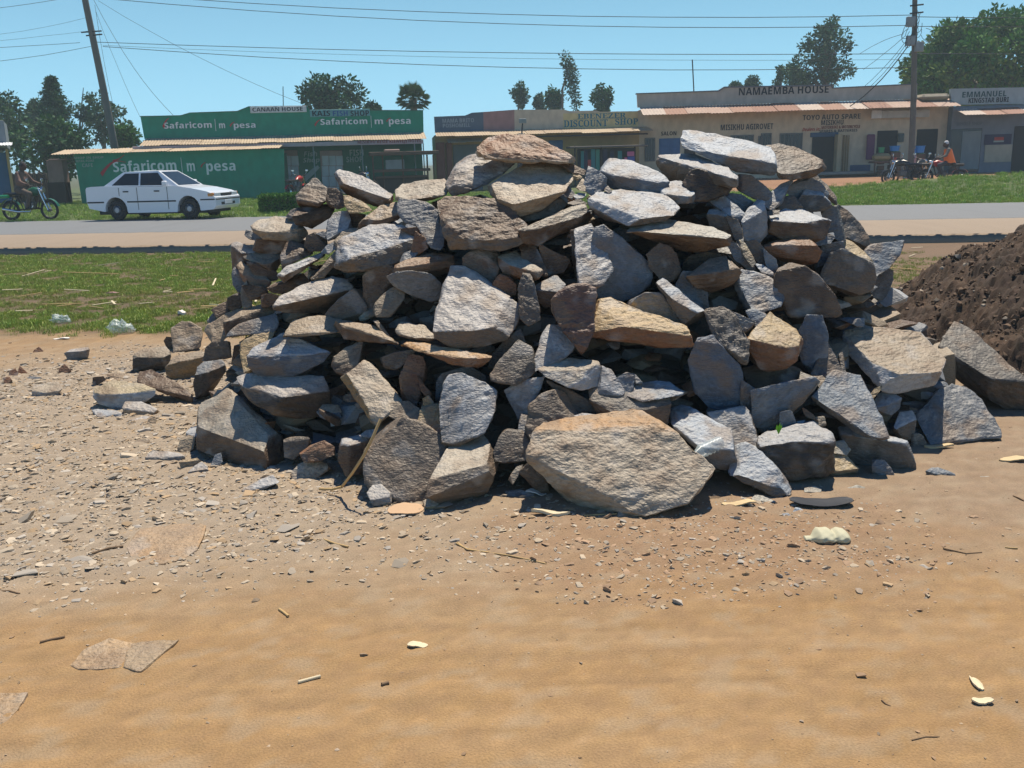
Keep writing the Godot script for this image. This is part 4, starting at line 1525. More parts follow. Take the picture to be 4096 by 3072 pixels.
	slab(house, "gate_panel", 8.48, 1.31, 8.78, 1.75, 0.03, 0.06, M.white_gate, 0.012)
	slab(house, "gate_panel", 8.45, 0.84, 8.75, 1.29, 0.03, 0.06, M.white_gate, 0.012)
	slab(house, "gate_panel", 8.41, 0.37, 8.72, 0.82, 0.03, 0.06, M.white_gate, 0.012)
	slab(house, "gate_panel", 8.38, -0.1, 8.68, 0.35, 0.03, 0.06, M.white_gate, 0.012)
	slab(house, "gate_panel", 8.8, 1.3, 9.11, 1.74, 0.03, 0.06, M.white_gate, 0.012)
	slab(house, "gate_panel", 8.77, 0.83, 9.07, 1.28, 0.03, 0.06, M.white_gate, 0.012)
	slab(house, "gate_panel", 8.74, 0.36, 9.04, 0.81, 0.03, 0.06, M.white_gate, 0.012)
	slab(house, "gate_panel", 8.7, -0.11, 9.01, 0.34, 0.03, 0.06, M.white_gate, 0.012)
	letters(house, "lettering", "Fish", 7.37, 1.75, 7.96, 1.99, 0.01, M.sign_grey, "italic")
	letters(house, "lettering", "Shop", 7.3, 1.41, 8.04, 1.7, 0.01, M.sign_grey, "italic")
	letters(house, "lettering", "FISH", 9.44, 1.73, 10.08, 2, 0.01, M.sign_grey, "bold")
	letters(house, "lettering", "SHOP", 9.27, 1.44, 10.02, 1.69, 0.01, M.sign_grey, "bold")
	panel(house, "fish_painting", [7.24, 0.8, 7.63, 1.16, 7.94, 1.34, 8.02, 1.23, 7.7, 0.91, 7.34, 0.62], 0, 0.01, M.sign_grey)
	slab(house, "white_hatch", 11.07, 1.05, 11.94, 1.5, -0.02, 0.04, M.white_gate, 0.015)
	slab(house, "lamp_globe_bracket", 7.51, 2.14, 7.57, 2.3, 1.3, 1.4, M.post, 0.015)
	var kiosk := thing("green_kiosk", "low green kiosk wall with red and white lettering behind the white car", "kiosk", Vector3(-18.25, 0.15, -40.3), 0.1159)
	panel(kiosk, "front_wall", [0.08, 2.13, 0.15, -0.19, 8.58, -0.47, 8.74, 2.08], -0.12, 0, M.green)
	slab(kiosk, "rear_wall", 0.3, -0.2, 8.55, 1.94, -3, -0.12, M.green_dark, 0.015)
	awning(kiosk, "roof_sheet", -0.76, 8.57, 2.28, 2.08, -1.6, 0.25, [M.tin_tan, M.tin_tan2], 0.8)
	letters(kiosk, "lettering", "Safaricom", 1.59, 1.31, 4.19, 1.77, 0.01, M.sign_white, "bold")
	slab(kiosk, "divider", 4.4, 1.15, 4.42, 1.84, -0.01, 0.02, M.sign_white, 0.0)
	letters(kiosk, "lettering", "m", 4.62, 1.26, 4.95, 1.6, 0.01, M.sign_white, "bold")
	letters(kiosk, "lettering", "pesa", 5.42, 1.09, 6.64, 1.57, 0.01, M.sign_white, "bold")
	swoosh(kiosk, "red_dash", 5.19, 1.46, 0.01, 0.22, 0.16, 0.5)
	swoosh(kiosk, "red_mark", 1.04, 1.29, 0.012, 1.09, 0.42, 0.9)
	swoosh(kiosk, "red_tip", 1.6, 1.82, 0.012, 0.5, 0.2, -0.45)
	letters(kiosk, "lettering", "SHOP IN SHOP", 0.06, 1.89, 1.25, 1.98, 0.01, M.sign_grey, "bold")
	letters(kiosk, "lettering", "RETAIL POINT", 0.12, 1.76, 0.86, 1.85, 0.01, M.sign_grey, "bold")
	letters(kiosk, "lettering", "CAFE", 0.35, 1.55, 0.78, 1.7, 0.01, M.sign_grey, "bold")
	var shop := thing("discount_shop", "low shop house with grey, pink and cream parapet between green house and beige house", "house", Vector3(-3.39, 0.22, -45), 0.1012)
	slab(shop, "wall", 0.08, -0.8, 9.9, 2.52, -5, -0.02, M.ochre_wall, 0.015)
	panel(shop, "grey_parapet", [0.1, 3.35, 0.11, 2.6, 2.4, 2.61, 2.41, 3.51, 1.88, 3.49, 1.55, 3.37], -0.2, 0, M.parapet_grey)
	panel(shop, "pink_parapet", [2.41, 3.51, 2.4, 2.61, 3.87, 2.61, 3.88, 3.58], -0.2, 0, M.parapet_pink)
	panel(shop, "cream_parapet", [3.88, 3.58, 3.87, 2.61, 9.93, 2.62, 9.85, 3.39, 7.97, 3.4, 7.79, 3.46, 6.52, 3.46, 6.23, 3.54], -0.2, 0, M.parapet_cream)
	slab(shop, "yellow_sign_panel", 6.2, 2.66, 9.81, 3.36, 0, 0.01, M.parapet_yellow, 0.015)
	letters(shop, "lettering", "MAMA BRITO", 0.48, 3.06, 1.96, 3.24, 0.01, M.sign_faint, "bold")
	letters(shop, "lettering", "POSHOMILL", 0.49, 2.85, 1.78, 3.02, 0.01, M.sign_faint, "bold")
	letters(shop, "lettering", "EBENEZER", 6.89, 3.1, 9.22, 3.32, 0.02, M.ink_teal, "serif")
	letters(shop, "lettering", "DISCOUNT", 6.22, 2.73, 8.34, 3.04, 0.02, M.ink_teal, "serif")
	letters(shop, "lettering", "SHOP", 8.7, 2.78, 9.81, 3.06, 0.02, M.ink_teal, "serif")
	slab(shop, "painted_rule", 6.67, 3.07, 9.42, 3.08, 0.01, 0.02, M.ink_teal, 0.0)
	awning(shop, "roof_sheet", 0.11, 10.19, 2.62, 2.39, 0.02, 1.4, [M.tin_tan, M.tin_tan2], 0.85)
	awning(shop, "lower_roof_sheet", 0.64, 2.27, 2.29, 2.12, 0.05, 1.1, [M.tin_pale], 0.85)
	slab(shop, "brick_pillar", 0.12, -0.21, 0.51, 2.17, -0.02, 0.25, M.brick_red, 0.015)
	slab(shop, "brick_pillar", 0.6, -0.22, 0.86, 2.16, -0.02, 0.2, M.brick_red, 0.015)
	slab(shop, "grey_shutter", 0.91, -0.26, 2.27, 2.05, -0.02, 0.03, M.shutter_grey, 0.015)
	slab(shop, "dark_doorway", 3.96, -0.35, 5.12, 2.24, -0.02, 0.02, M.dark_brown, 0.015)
	slab(shop, "blue_shutter", 5.49, 1.56, 6.16, 2.14, -0.02, 0.03, M.blue_door, 0.015)
	slab(shop, "roof_beam", 3.46, 2.27, 9.98, 2.34, 1.25, 1.33, M.dark_brown, 0.015)
	var stall := thing("clothes_stall", "dark market stall hung with clothes before the cream parapet shop", "stall", Vector3(-3.39, 0.22, -45), 0.1012)
	slab(stall, "stall_post", 6.42, -0.46, 6.49, 1.86, 1.6, 1.7, M.dark_brown, 0.015)
	slab(stall, "stall_post", 7.67, -0.5, 7.73, 1.83, 1.6, 1.7, M.dark_brown, 0.015)
	slab(stall, "stall_post", 9.24, -0.55, 9.31, 1.79, 1.6, 1.7, M.dark_brown, 0.015)
	slab(stall, "stall_roof", 6.16, 1.73, 9.78, 1.81, 0.9, 2.1, M.dark_tin, 0.015)
	slab(stall, "back_cloth", 6.68, -0.53, 9.43, 1.7, 1, 1.05, M.stall_dark, 0.015)
	slab(stall, "hanging_cloth", 6.75, 0.64, 6.9, 1.6, 1.5, 1.54, M.cloth_teal, 0.01)
	slab(stall, "hanging_cloth", 6.9, 0.58, 7.07, 1.62, 1.52, 1.56, M.cloth_navy, 0.01)
	slab(stall, "hanging_cloth", 7.22, 0.63, 7.42, 1.67, 1.54, 1.58, M.cloth_teal, 0.01)
	slab(stall, "hanging_cloth", 7.44, 0.71, 7.63, 1.65, 1.56, 1.6, M.cloth_teal2, 0.01)
	slab(stall, "hanging_cloth", 7.78, 0.61, 7.98, 1.66, 1.58, 1.62, M.cloth_navy, 0.01)
	slab(stall, "hanging_cloth", 8.11, 0.44, 8.3, 1.59, 1.6, 1.64, M.cloth_navy, 0.01)
	slab(stall, "hanging_cloth", 8.47, 0.55, 8.67, 1.56, 1.62, 1.66, M.cloth_teal, 0.01)
	slab(stall, "hanging_cloth", 8.91, 1.31, 9.3, 1.52, 1.64, 1.68, M.cloth_pink, 0.01)
	slab(stall, "hanging_cloth", 8.92, 1, 9.27, 1.29, 1.66, 1.7, M.cloth_blue, 0.01)
	slab(stall, "hanging_cloth", 8.77, 0.59, 8.9, 1.26, 1.68, 1.72, M.cloth_pink, 0.01)
	slab(stall, "hanging_cloth", 7.04, 0.85, 7.19, 1.2, 1.7, 1.74, M.cloth_red, 0.01)
	var beige := thing("beige_shop_house", "long beige shop house with rusty awning and painted shop names, right", "house", Vector3(6.39, 0.4, -46), -0.0296)
	slab(beige, "wall", 0.04, -0.23, 14.82, 3.26, -6, -0.02, M.beige_wall, 0.015)
	panel(beige, "parapet", [-0.02, 3.38, -0.06, 3.99, 2.61, 4, 3.81, 4.01, 4.09, 4.17, 9.05, 4.11, 9.16, 3.98, 13.09, 4.05, 13.16, 3.4], -0.25, 0, M.parapet_grey2)
	panel(beige, "parapet_cap", [-0.11, 3.98, 2.6, 3.99, 3.8, 3.99, 4.08, 4.15, 9.03, 4.09, 9.15, 3.97, 13.11, 4.04, 13.11, 4.09, 9.14, 4.02, 9.05, 4.15, 4.05, 4.21, 3.78, 4.05, 2.6, 4.04, -0.11, 4.03], -0.3, 0.06, M.cap_grey)
	letters(beige, "lettering", "NAMAEMBA HOUSE", 4.75, 3.79, 8.97, 4.12, 0.01, M.ink, "bold")
	awning(beige, "rust_sheet", 0.05, 14.54, 3.34, 2.93, 0.02, 1.5, [M.rust, M.rust_pale, M.rust_pale2, M.rust2, M.rust_pale, M.rust], 1.0)
	letters(beige, "lettering", "SALON", 1.1, 2.05, 1.83, 2.23, 0, M.ink, "bold")
	letters(beige, "lettering", "MISIKHU AGIROVET", 3.94, 2.21, 6.43, 2.47, 0, M.ink_slate, "bold")
	letters(beige, "lettering", "TOYO AUTO SPARE", 7.81, 2.57, 10.54, 2.8, 0, M.ink_slate, "bold")
	letters(beige, "lettering", "MISIKHU", 8.7, 2.32, 9.75, 2.54, 0, M.ink_slate, "bold")
	letters(beige, "lettering", "Dealers in:", 7.84, 2.06, 8.67, 2.23, 0, M.ink_red2, "italic")
	letters(beige, "lettering", "MOTORBIKE & MOTORCYCLE", 8.73, 2.14, 10.55, 2.28, 0, M.ink_red, "bold")
	letters(beige, "lettering", "SPARES & BATTERIES", 8.63, 1.98, 10.43, 2.1, 0, M.ink_slate, "bold")
	barred_window(beige, 0.37, 0.91, 0.77, 1.91, 2, M.dark_glass)
	barred_window(beige, 4.46, 1.53, 5.48, 1.92, 4, M.dark_glass)
	barred_window(beige, 5.92, 1.37, 6.32, 1.97, 2, M.dark_glass)
	barred_window(beige, 6.81, 1.08, 7.8, 1.94, 5, M.dark_glass)
	barred_window(beige, 5.79, 1.38, 5.9, 1.85, 1, M.dark_glass)
	blue_door(beige, 1.01, 1.06, 2.01, 1.91, M.blue_door)
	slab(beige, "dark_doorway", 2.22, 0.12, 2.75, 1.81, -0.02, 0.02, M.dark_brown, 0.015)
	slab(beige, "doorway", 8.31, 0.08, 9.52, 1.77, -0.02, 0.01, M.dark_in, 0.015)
	slab(beige, "blue_lintel", 8.21, 1.77, 9.53, 1.98, -0.02, 0.05, M.blue_lintel, 0.015)
	slab(beige, "open_door_leaf", 9.37, 0.09, 9.58, 1.87, 0, 0.5, M.cream_door, 0.015)
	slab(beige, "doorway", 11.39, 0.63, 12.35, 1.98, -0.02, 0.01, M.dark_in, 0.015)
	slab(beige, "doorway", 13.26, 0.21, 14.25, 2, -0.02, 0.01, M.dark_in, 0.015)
	slab(beige, "wall_box", 12.36, 1.43, 12.63, 1.84, -0.02, 0.1, M.dark_glass, 0.015)
	slab(beige, "blue_dado", 10.18, 0.06, 11.15, 0.42, -0.02, 0.02, M.blue_lintel, 0.015)
	slab(beige, "step", 6.81, 0.02, 12.39, 0.14, 0, 1.4, M.concrete, 0.015)
	slab(beige, "white_sheet", 10.94, 2.54, 11.42, 2.92, 0.3, 0.34, M.white_tin, 0.015)
	slab(beige, "grey_sheet", 11.42, 2.54, 13.65, 2.88, 0.3, 0.33, M.tin_pale, 0.015)
	slab(beige, "leaning_plank", 9.77, 0.1, 9.83, 1.83, 0.05, 0.1, M.plank, 0.01)
	slab(beige, "leaning_plank", 9.88, 0.1, 9.94, 1.82, 0.05, 0.1, M.plank, 0.01)
	slab(beige, "leaning_plank", 9.99, 0.09, 10.05, 1.82, 0.05, 0.1, M.plank, 0.01)
	slab(beige, "concrete_lean_roof", 13.14, 3.29, 14.48, 3.58, -1, 0.6, M.rolled_mat, 0.2)  # beige rolled mat lying on the roof edge
	var blue := thing("blue_grey_shop", "blue grey shop at the right picture edge with painted white parapet", "house", Vector3(21.14, 0.42, -45), -0.1012)
	slab(blue, "wall", -0.15, -0.61, 5.01, 2.96, -6, -0.02, M.bluegrey_wall, 0.015)
	panel(blue, "parapet", [-0.25, 3.04, -0.33, 3.75, 3.49, 3.7, 3.56, 2.96], -0.2, 0.05, M.parapet_white)
	letters(blue, "lettering", "EMMANUEL", 0.2, 3.34, 2.16, 3.59, 0.06, M.ink_green, "bold")
	letters(blue, "lettering", "KINGSTAR BURI", 0.5, 3.08, 2.29, 3.3, 0.06, M.ink, "bold")
	awning(blue, "rust_sheet", -0.09, 3.58, 2.79, 2.47, 0.05, 1.4, [M.rust, M.rust_pale, M.rust2], 0.9)
	letters(blue, "lettering", "WHOLE SHOP", 0.06, 2.08, 1.23, 2.24, 0, M.sign_faint2, "bold")
	slab(blue, "door_frame", -0.14, -0.06, 1.25, 1.93, -0.02, 0.02, M.dark_glass, 0.015)
	slab(blue, "door_leaf", 0.35, 0.06, 1.21, 1.82, 0.02, 0.06, M.bluegrey_door, 0.015)
	slab(blue, "poster_top", 1.39, 1.17, 2.59, 1.64, -0.02, 0.03, M.poster_dark, 0.0)
	slab(blue, "poster_bottom", 1.45, 0.37, 2.66, 1.16, -0.02, 0.03, M.poster_cream, 0.0)
	slab(blue, "poster_mark", 1.82, 1.36, 2.24, 1.51, 0.03, 0.04, M.ink_red2, 0.0)
	slab(blue, "poster_mark", 1.79, 1.28, 2.25, 1.35, 0.03, 0.04, M.sign_grey, 0.0)
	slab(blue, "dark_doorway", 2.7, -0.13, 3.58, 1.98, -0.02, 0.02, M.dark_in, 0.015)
	var lefth := thing("blue_walled_house", "blue walled shop with white awning cut off by the left picture edge", "house", Vector3(-21.36, 0.15, -38), 0.4518)
	slab(lefth, "wall", 0.04, 0.21, 1.36, 2.2, -4, -0.02, M.blue_wall, 0.015)
	slab(lefth, "upper_wall", 0.28, 2.38, 1.45, 3.45, -4, -0.05, M.grey_wall, 0.015)
	slab(lefth, "corner_post", 1.36, 0.18, 1.46, 2.33, -0.02, 0.1, M.ochre_wall, 0.015)
	awning(lefth, "roof_sheet", 0.22, 1.63, 2.55, 2.42, -0.05, 1, [M.white_tin], 0.85)
	var gate := thing("gate_pillar", "pinkish gate pillar behind the motorcyclist at the left", "pillar", Vector3(-19.78, 0.15, -41), -0.0000)
	slab(gate, "shaft", 0.05, -0.07, 0.73, 1.88, -0.5, 0, M.pillar, 0.015)
	slab(gate, "base", -0.03, -0.11, 0.73, 0.95, -0.52, 0.02, M.dark_brown, 0.015)
	slab(gate, "cap", 0.18, 1.86, 0.93, 1.93, -0.55, 0.05, M.pillar, 0.015)
	var fence := thing("reed_fence", "low brown reed fence between blue walled shop and gate pillar", "fence", Vector3(-21.67, 0.15, -41.5), -0.0587)
	slab(fence, "fence_pole", 0.03, 0.09, 0.1, 1.43, -0.05, 0.02, M.reed2, 0.01)
	slab(fence, "fence_pole", 0.12, 0.09, 0.19, 1.39, -0.05, 0.03, M.reed, 0.01)
	slab(fence, "fence_pole", 0.21, 0.08, 0.28, 1.35, -0.05, 0.04, M.reed2, 0.01)
	slab(fence, "fence_pole", 0.29, 0.08, 0.35, 1.4, -0.05, 0.02, M.reed, 0.01)
	slab(fence, "fence_pole", 0.37, 0.08, 0.44, 1.36, -0.05, 0.03, M.reed2, 0.01)
	slab(fence, "fence_pole", 0.47, 0.08, 0.53, 1.42, -0.05, 0.04, M.reed, 0.01)
	slab(fence, "fence_pole", 0.54, 0.07, 0.6, 1.38, -0.05, 0.02, M.reed2, 0.01)
	slab(fence, "fence_pole", 0.62, 0.07, 0.69, 1.33, -0.05, 0.03, M.reed, 0.01)
	slab(fence, "fence_pole", 0.72, 0.07, 0.79, 1.39, -0.05, 0.04, M.reed2, 0.01)
	slab(fence, "fence_pole", 0.79, 0.07, 0.85, 1.35, -0.05, 0.02, M.reed, 0.01)
	slab(fence, "fence_pole", 0.88, 0.07, 0.95, 1.41, -0.05, 0.03, M.reed2, 0.01)
	slab(fence, "fence_pole", 0.97, 0.06, 1.04, 1.36, -0.05, 0.04, M.reed, 0.01)
	slab(fence, "fence_pole", 1.04, 0.06, 1.11, 1.32, -0.05, 0.02, M.reed2, 0.01)
	slab(fence, "fence_pole", 1.13, 0.06, 1.2, 1.38, -0.05, 0.03, M.reed, 0.01)
	slab(fence, "fence_pole", 1.22, 0.06, 1.29, 1.34, -0.05, 0.04, M.reed2, 0.01)
	slab(fence, "fence_pole", 1.3, 0.06, 1.36, 1.39, -0.05, 0.02, M.reed, 0.01)
	slab(fence, "fence_pole", 1.38, 0.05, 1.45, 1.35, -0.05, 0.03, M.reed2, 0.01)
	slab(fence, "fence_pole", 1.47, 0.05, 1.54, 1.31, -0.05, 0.04, M.reed, 0.01)
	slab(fence, "fence_pole", 1.55, 0.05, 1.61, 1.37, -0.05, 0.02, M.reed2, 0.01)
	slab(fence, "fence_pole", 1.64, 0.05, 1.7, 1.33, -0.05, 0.03, M.reed, 0.01)
	slab(fence, "rail", 0.1, 1.06, 1.77, 1.09, 0.04, 0.07, M.reed2, 0.0)
	slab(fence, "rail", -0, 0.43, 1.68, 0.46, 0.04, 0.07, M.reed2, 0.0)
	var hotel_stall := thing("wooden_market_stall", "brown wooden market stall with roof and bench before the green house", "stall", Vector3(-6.12, 0.17, -42.6), 0.1663)
	slab(hotel_stall, "roof_board", 0.03, 1.68, 3.1, 1.84, -0.9, 0.5, M.stall_brown, 0.015)
	slab(hotel_stall, "top_cargo", 0.7, 1.85, 1.4, 1.95, -0.4, 0.2, M.pillar, 0.05)
	slab(hotel_stall, "post", 0.14, -0.41, 0.21, 1.73, 0.1, 0.2, M.stall_brown, 0.015)
	slab(hotel_stall, "post", 0.58, -0.42, 0.64, 1.72, 0.1, 0.2, M.stall_brown, 0.015)
	slab(hotel_stall, "post", 1.46, -0.45, 1.52, 1.7, 0.1, 0.2, M.stall_brown, 0.015)
	slab(hotel_stall, "post", 2.56, -0.49, 2.63, 1.67, 0.1, 0.2, M.stall_brown, 0.015)
	slab(hotel_stall, "post", 2.84, -0.5, 2.9, 1.66, 0.1, 0.2, M.stall_brown, 0.015)
	slab(hotel_stall, "counter", 0.15, 0.96, 2.7, 1.08, -0.4, 0.45, M.stall_brown, 0.015)
	slab(hotel_stall, "lower_shelf", 0.26, 0.69, 2.59, 0.78, -0.4, 0.35, M.stall_brown, 0.015)
	slab(hotel_stall, "dark_back", 0.23, -0.45, 2.58, 0.69, -0.35, 0.1, M.dark_brown, 0.015)
	goods("green plastic basin stacked highest before the beige house", Vector3(17.27, 1.37, -43.78), 0.15, 0.24, M.plastic_green)
	goods("blue plastic basin beside the green one, before the beige house", Vector3(17.87, 1.43, -43.76), 0.24, 0.23, M.plastic_blue)
	goods("dark green basin under the blue one, before the beige house", Vector3(17.93, 1.18, -43.76), 0.18, 0.23, M.plastic_green2)
	goods("bright blue basin right of the utility pole", Vector3(19.03, 1.32, -43.73), 0.22, 0.31, M.plastic_blue)
	goods("dark green basin under the bright blue one right of the pole", Vector3(19.07, 1.15, -43.72), 0.18, 0.15, M.plastic_green2)
	goods("small blue bucket touching the right utility pole", Vector3(18.78, 1.2, -43.73), 0.08, 0.31, M.plastic_blue)
	goods("red plastic bucket on the ground left of the right utility pole", Vector3(17.85, 0.89, -43.66), 0.12, 0.25, M.plastic_red)
	goods("pink plastic jerrycan at the foot of the right utility pole", Vector3(18.76, 0.75, -43.63), 0.1, 0.45, M.plastic_pink)
	goods("red bucket on the ground right of the right utility pole", Vector3(19.06, 0.78, -43.62), 0.15, 0.29, M.plastic_red)
	var goods_table := thing("goods_table", "small table heaped with straw baskets before the beige house", "table", Vector3(16.97, 0.4, -43.6), -0.0000)
	slab(goods_table, "table_top", -0.14, 0.51, 0.66, 0.6, -0.5, 0.2, M.stall_brown, 0.015)
	slab(goods_table, "leg", -0.09, 0.02, -0.04, 0.54, 0.05, 0.15, M.stall_brown, 0.015)
	slab(goods_table, "leg", 0.61, 0.01, 0.66, 0.52, 0.05, 0.15, M.stall_brown, 0.015)
	slab(goods_table, "straw_baskets", -0.08, 0.59, 0.69, 0.94, -0.4, 0.1, M.straw, 0.12)
	slab(beige, "hanging_dress", 10.85, 0.65, 11.24, 1.83, 0.1, 0.2, M.cloth_purple, 0.05)
	pole("leaning wooden utility pole behind the green kiosk, left", Vector3(-18.6, -0.14, -46), Vector3(-19.29, 9.84, -46), 0.165, [])
	pole("straight utility pole with meter boxes before the beige house", Vector3(17.5, 0.52, -41), Vector3(17.16, 8.04, -41), 0.115, [Vector3(16.99, 6.64, -40.85), Vector3(17.04, 5.89, -40.85), Vector3(17.41, 5.64, -40.85)])
	cable("power_wire", "lower main wire from the leaning pole to the boxed pole", "wire", [Vector3(-18.96, 7.39, -46), Vector3(-15, 7.1, -45.5), Vector3(-11.11, 6.83, -45), Vector3(-7.3, 6.58, -44.5), Vector3(-3.56, 6.35, -44), Vector3(0.1, 6.15, -43.5), Vector3(3.69, 5.96, -43), Vector3(7.2, 5.79, -42.5), Vector3(10.63, 5.64, -42), Vector3(13.97, 5.51, -41.5), Vector3(17.24, 5.39, -41)], 0.014, M.wire, "")
	cable("power_wire", "second main wire below it between the two poles", "wire", [Vector3(-18.72, 7.19, -46), Vector3(-14.81, 6.78, -45.5), Vector3(-10.96, 6.4, -45), Vector3(-7.17, 6.07, -44.5), Vector3(-3.46, 5.78, -44), Vector3(0.19, 5.53, -43.5), Vector3(3.76, 5.32, -43), Vector3(7.25, 5.14, -42.5), Vector3(10.66, 5.01, -42), Vector3(13.99, 4.91, -41.5), Vector3(17.24, 4.84, -41)], 0.014, M.wire, "")
	cable("power_wire", "thin wire between the two main wires over the shops", "wire", [Vector3(-18.72, 7.24, -46), Vector3(-14.79, 6.92, -45.5), Vector3(-10.93, 6.63, -45), Vector3(-7.15, 6.37, -44.5), Vector3(-3.44, 6.13, -44), Vector3(0.2, 5.91, -43.5), Vector3(3.76, 5.72, -43), Vector3(7.24, 5.55, -42.5), Vector3(10.65, 5.4, -42), Vector3(13.98, 5.27, -41.5), Vector3(17.22, 5.16, -41)], 0.007, M.wire, "")
	cable("power_wire", "uppermost wire across the sky from pole to pole", "wire", [Vector3(-19.09, 9.59, -46), Vector3(-15.15, 9.14, -45.5), Vector3(-11.28, 8.73, -45), Vector3(-7.47, 8.36, -44.5), Vector3(-3.72, 8.04, -44), Vector3(-0.06, 7.76, -43.5), Vector3(3.54, 7.51, -43), Vector3(7.06, 7.31, -42.5), Vector3(10.5, 7.14, -42), Vector3(13.85, 7.01, -41.5), Vector3(17.13, 6.92, -41)], 0.014, M.wire, "")
	cable("power_wire", "second wire from the top across the sky", "wire", [Vector3(-19.12, 9.36, -46), Vector3(-15.18, 8.87, -45.5), Vector3(-11.3, 8.42, -45), Vector3(-7.49, 8.02, -44.5), Vector3(-3.74, 7.67, -44), Vector3(-0.07, 7.37, -43.5), Vector3(3.54, 7.11, -43), Vector3(7.06, 6.9, -42.5), Vector3(10.51, 6.73, -42), Vector3(13.88, 6.6, -41.5), Vector3(17.16, 6.52, -41)], 0.014, M.wire, "")
	cable("power_wire", "wire leaving the boxed pole at the top toward the right", "wire", [Vector3(17.21, 6.85, -41), Vector3(17.67, 6.8, -40.8), Vector3(18.13, 6.75, -40.6), Vector3(18.58, 6.71, -40.4), Vector3(19.03, 6.66, -40.2), Vector3(19.47, 6.61, -40), Vector3(19.91, 6.57, -39.8), Vector3(20.34, 6.53, -39.6), Vector3(20.77, 6.48, -39.4), Vector3(21.19, 6.44, -39.2), Vector3(21.61, 6.4, -39)], 0.014, M.wire, "")
	cable("power_wire", "lower wire leaving the boxed pole toward the right", "wire", [Vector3(17.24, 6.47, -41), Vector3(17.7, 6.43, -40.8), Vector3(18.16, 6.38, -40.6), Vector3(18.62, 6.34, -40.4), Vector3(19.06, 6.3, -40.2), Vector3(19.51, 6.26, -40), Vector3(19.94, 6.22, -39.8), Vector3(20.38, 6.19, -39.6), Vector3(20.8, 6.15, -39.4), Vector3(21.22, 6.12, -39.2), Vector3(21.64, 6.09, -39)], 0.014, M.wire, "")
	cable("power_wire", "wire behind the mango tree right of the boxed pole", "wire", [Vector3(17.32, 5.39, -41), Vector3(18.7, 5.55, -42.9), Vector3(20.14, 5.72, -44.8), Vector3(21.62, 5.88, -46.7), Vector3(23.16, 6.04, -48.6), Vector3(24.75, 6.2, -50.5), Vector3(26.39, 6.35, -52.4), Vector3(28.08, 6.5, -54.3), Vector3(29.83, 6.64, -56.2), Vector3(31.62, 6.78, -58.1), Vector3(33.47, 6.92, -60)], 0.014, M.wire, "")
	cable("power_wire", "top left wire leaving the leaning pole", "wire", [Vector3(-22.24, 8.68, -44), Vector3(-21.84, 8.82, -44.5), Vector3(-21.42, 8.97, -45), Vector3(-20.98, 9.13, -45.5), Vector3(-20.53, 9.3, -46)], 0.01, M.wire, "")
	cable("power_wire", "faint left wire under the top left one", "wire", [Vector3(-22.42, 7.58, -44), Vector3(-21.67, 7.75, -44.5), Vector3(-20.9, 7.96, -45), Vector3(-20.11, 8.2, -45.5), Vector3(-19.29, 8.48, -46)], 0.006, M.wire, "")
	cable("power_wire", "left wire at the insulator of the leaning pole", "wire", [Vector3(-22.5, 7.02, -44), Vector3(-21.85, 7.11, -44.5), Vector3(-21.17, 7.2, -45), Vector3(-20.48, 7.29, -45.5), Vector3(-19.76, 7.39, -46)], 0.01, M.wire, "")
	cable("power_wire", "lowest left wire of the leaning pole", "wire", [Vector3(-22.59, 6.45, -44), Vector3(-21.81, 6.6, -44.5), Vector3(-20.99, 6.77, -45), Vector3(-20.15, 6.98, -45.5), Vector3(-19.28, 7.21, -46)], 0.01, M.wire, "")
	cable("power_wire", "faint middle left wire of the leaning pole", "wire", [Vector3(-22.46, 7.31, -44), Vector3(-21.71, 7.44, -44.5), Vector3(-20.94, 7.59, -45), Vector3(-20.14, 7.73, -45.5), Vector3(-19.32, 7.89, -46)], 0.006, M.wire, "")
	cable("service_cable", "long service cable sagging from the leaning pole to the green house", "wire", [Vector3(-18.67, 9.2, -46), Vector3(-17.49, 8.46, -45.75), Vector3(-16.31, 7.77, -45.5), Vector3(-15.13, 7.1, -45.25), Vector3(-13.94, 6.47, -45), Vector3(-12.76, 5.87, -44.75), Vector3(-11.59, 5.31, -44.5), Vector3(-10.41, 4.77, -44.25), Vector3(-9.24, 4.28, -44)], 0.008, M.wire, "")
	cable("service_cable", "steep service cable from the leaning pole to the green parapet", "wire", [Vector3(-18.88, 9.25, -46), Vector3(-18.4, 8.37, -45.69), Vector3(-17.91, 7.55, -45.38), Vector3(-17.42, 6.79, -45.06), Vector3(-16.92, 6.08, -44.75), Vector3(-16.42, 5.43, -44.44), Vector3(-15.91, 4.85, -44.12), Vector3(-15.4, 4.32, -43.81), Vector3(-14.89, 3.84, -43.5)], 0.009, M.wire, "")
	cable("service_cable", "faint guy wire right beside the leaning pole", "wire", [Vector3(-18.85, 9.03, -46), Vector3(-18.81, 7.72, -46), Vector3(-18.75, 6.52, -46), Vector3(-18.67, 5.44, -46), Vector3(-18.57, 4.49, -46)], 0.008, M.wire, "")
	cable("service_cable", "faint drop cable from leaning pole to the green house corner", "wire", [Vector3(-18.84, 8.73, -46), Vector3(-18.45, 7.82, -45.58), Vector3(-18.05, 6.95, -45.17), Vector3(-17.64, 6.12, -44.75), Vector3(-17.24, 5.33, -44.33), Vector3(-16.84, 4.57, -43.92), Vector3(-16.43, 3.86, -43.5)], 0.007, M.wire, "")
	cable("service_cable", "uppermost drop cable from the boxed pole to the beige house", "wire", [Vector3(16.79, 6.19, -41), Vector3(17.17, 6.3, -42.57), Vector3(17.52, 6.4, -44.14), Vector3(17.85, 6.47, -45.71), Vector3(18.17, 6.51, -47.29), Vector3(18.46, 6.53, -48.86), Vector3(18.74, 6.52, -50.43), Vector3(19, 6.49, -52)], 0.011, M.wire, "")
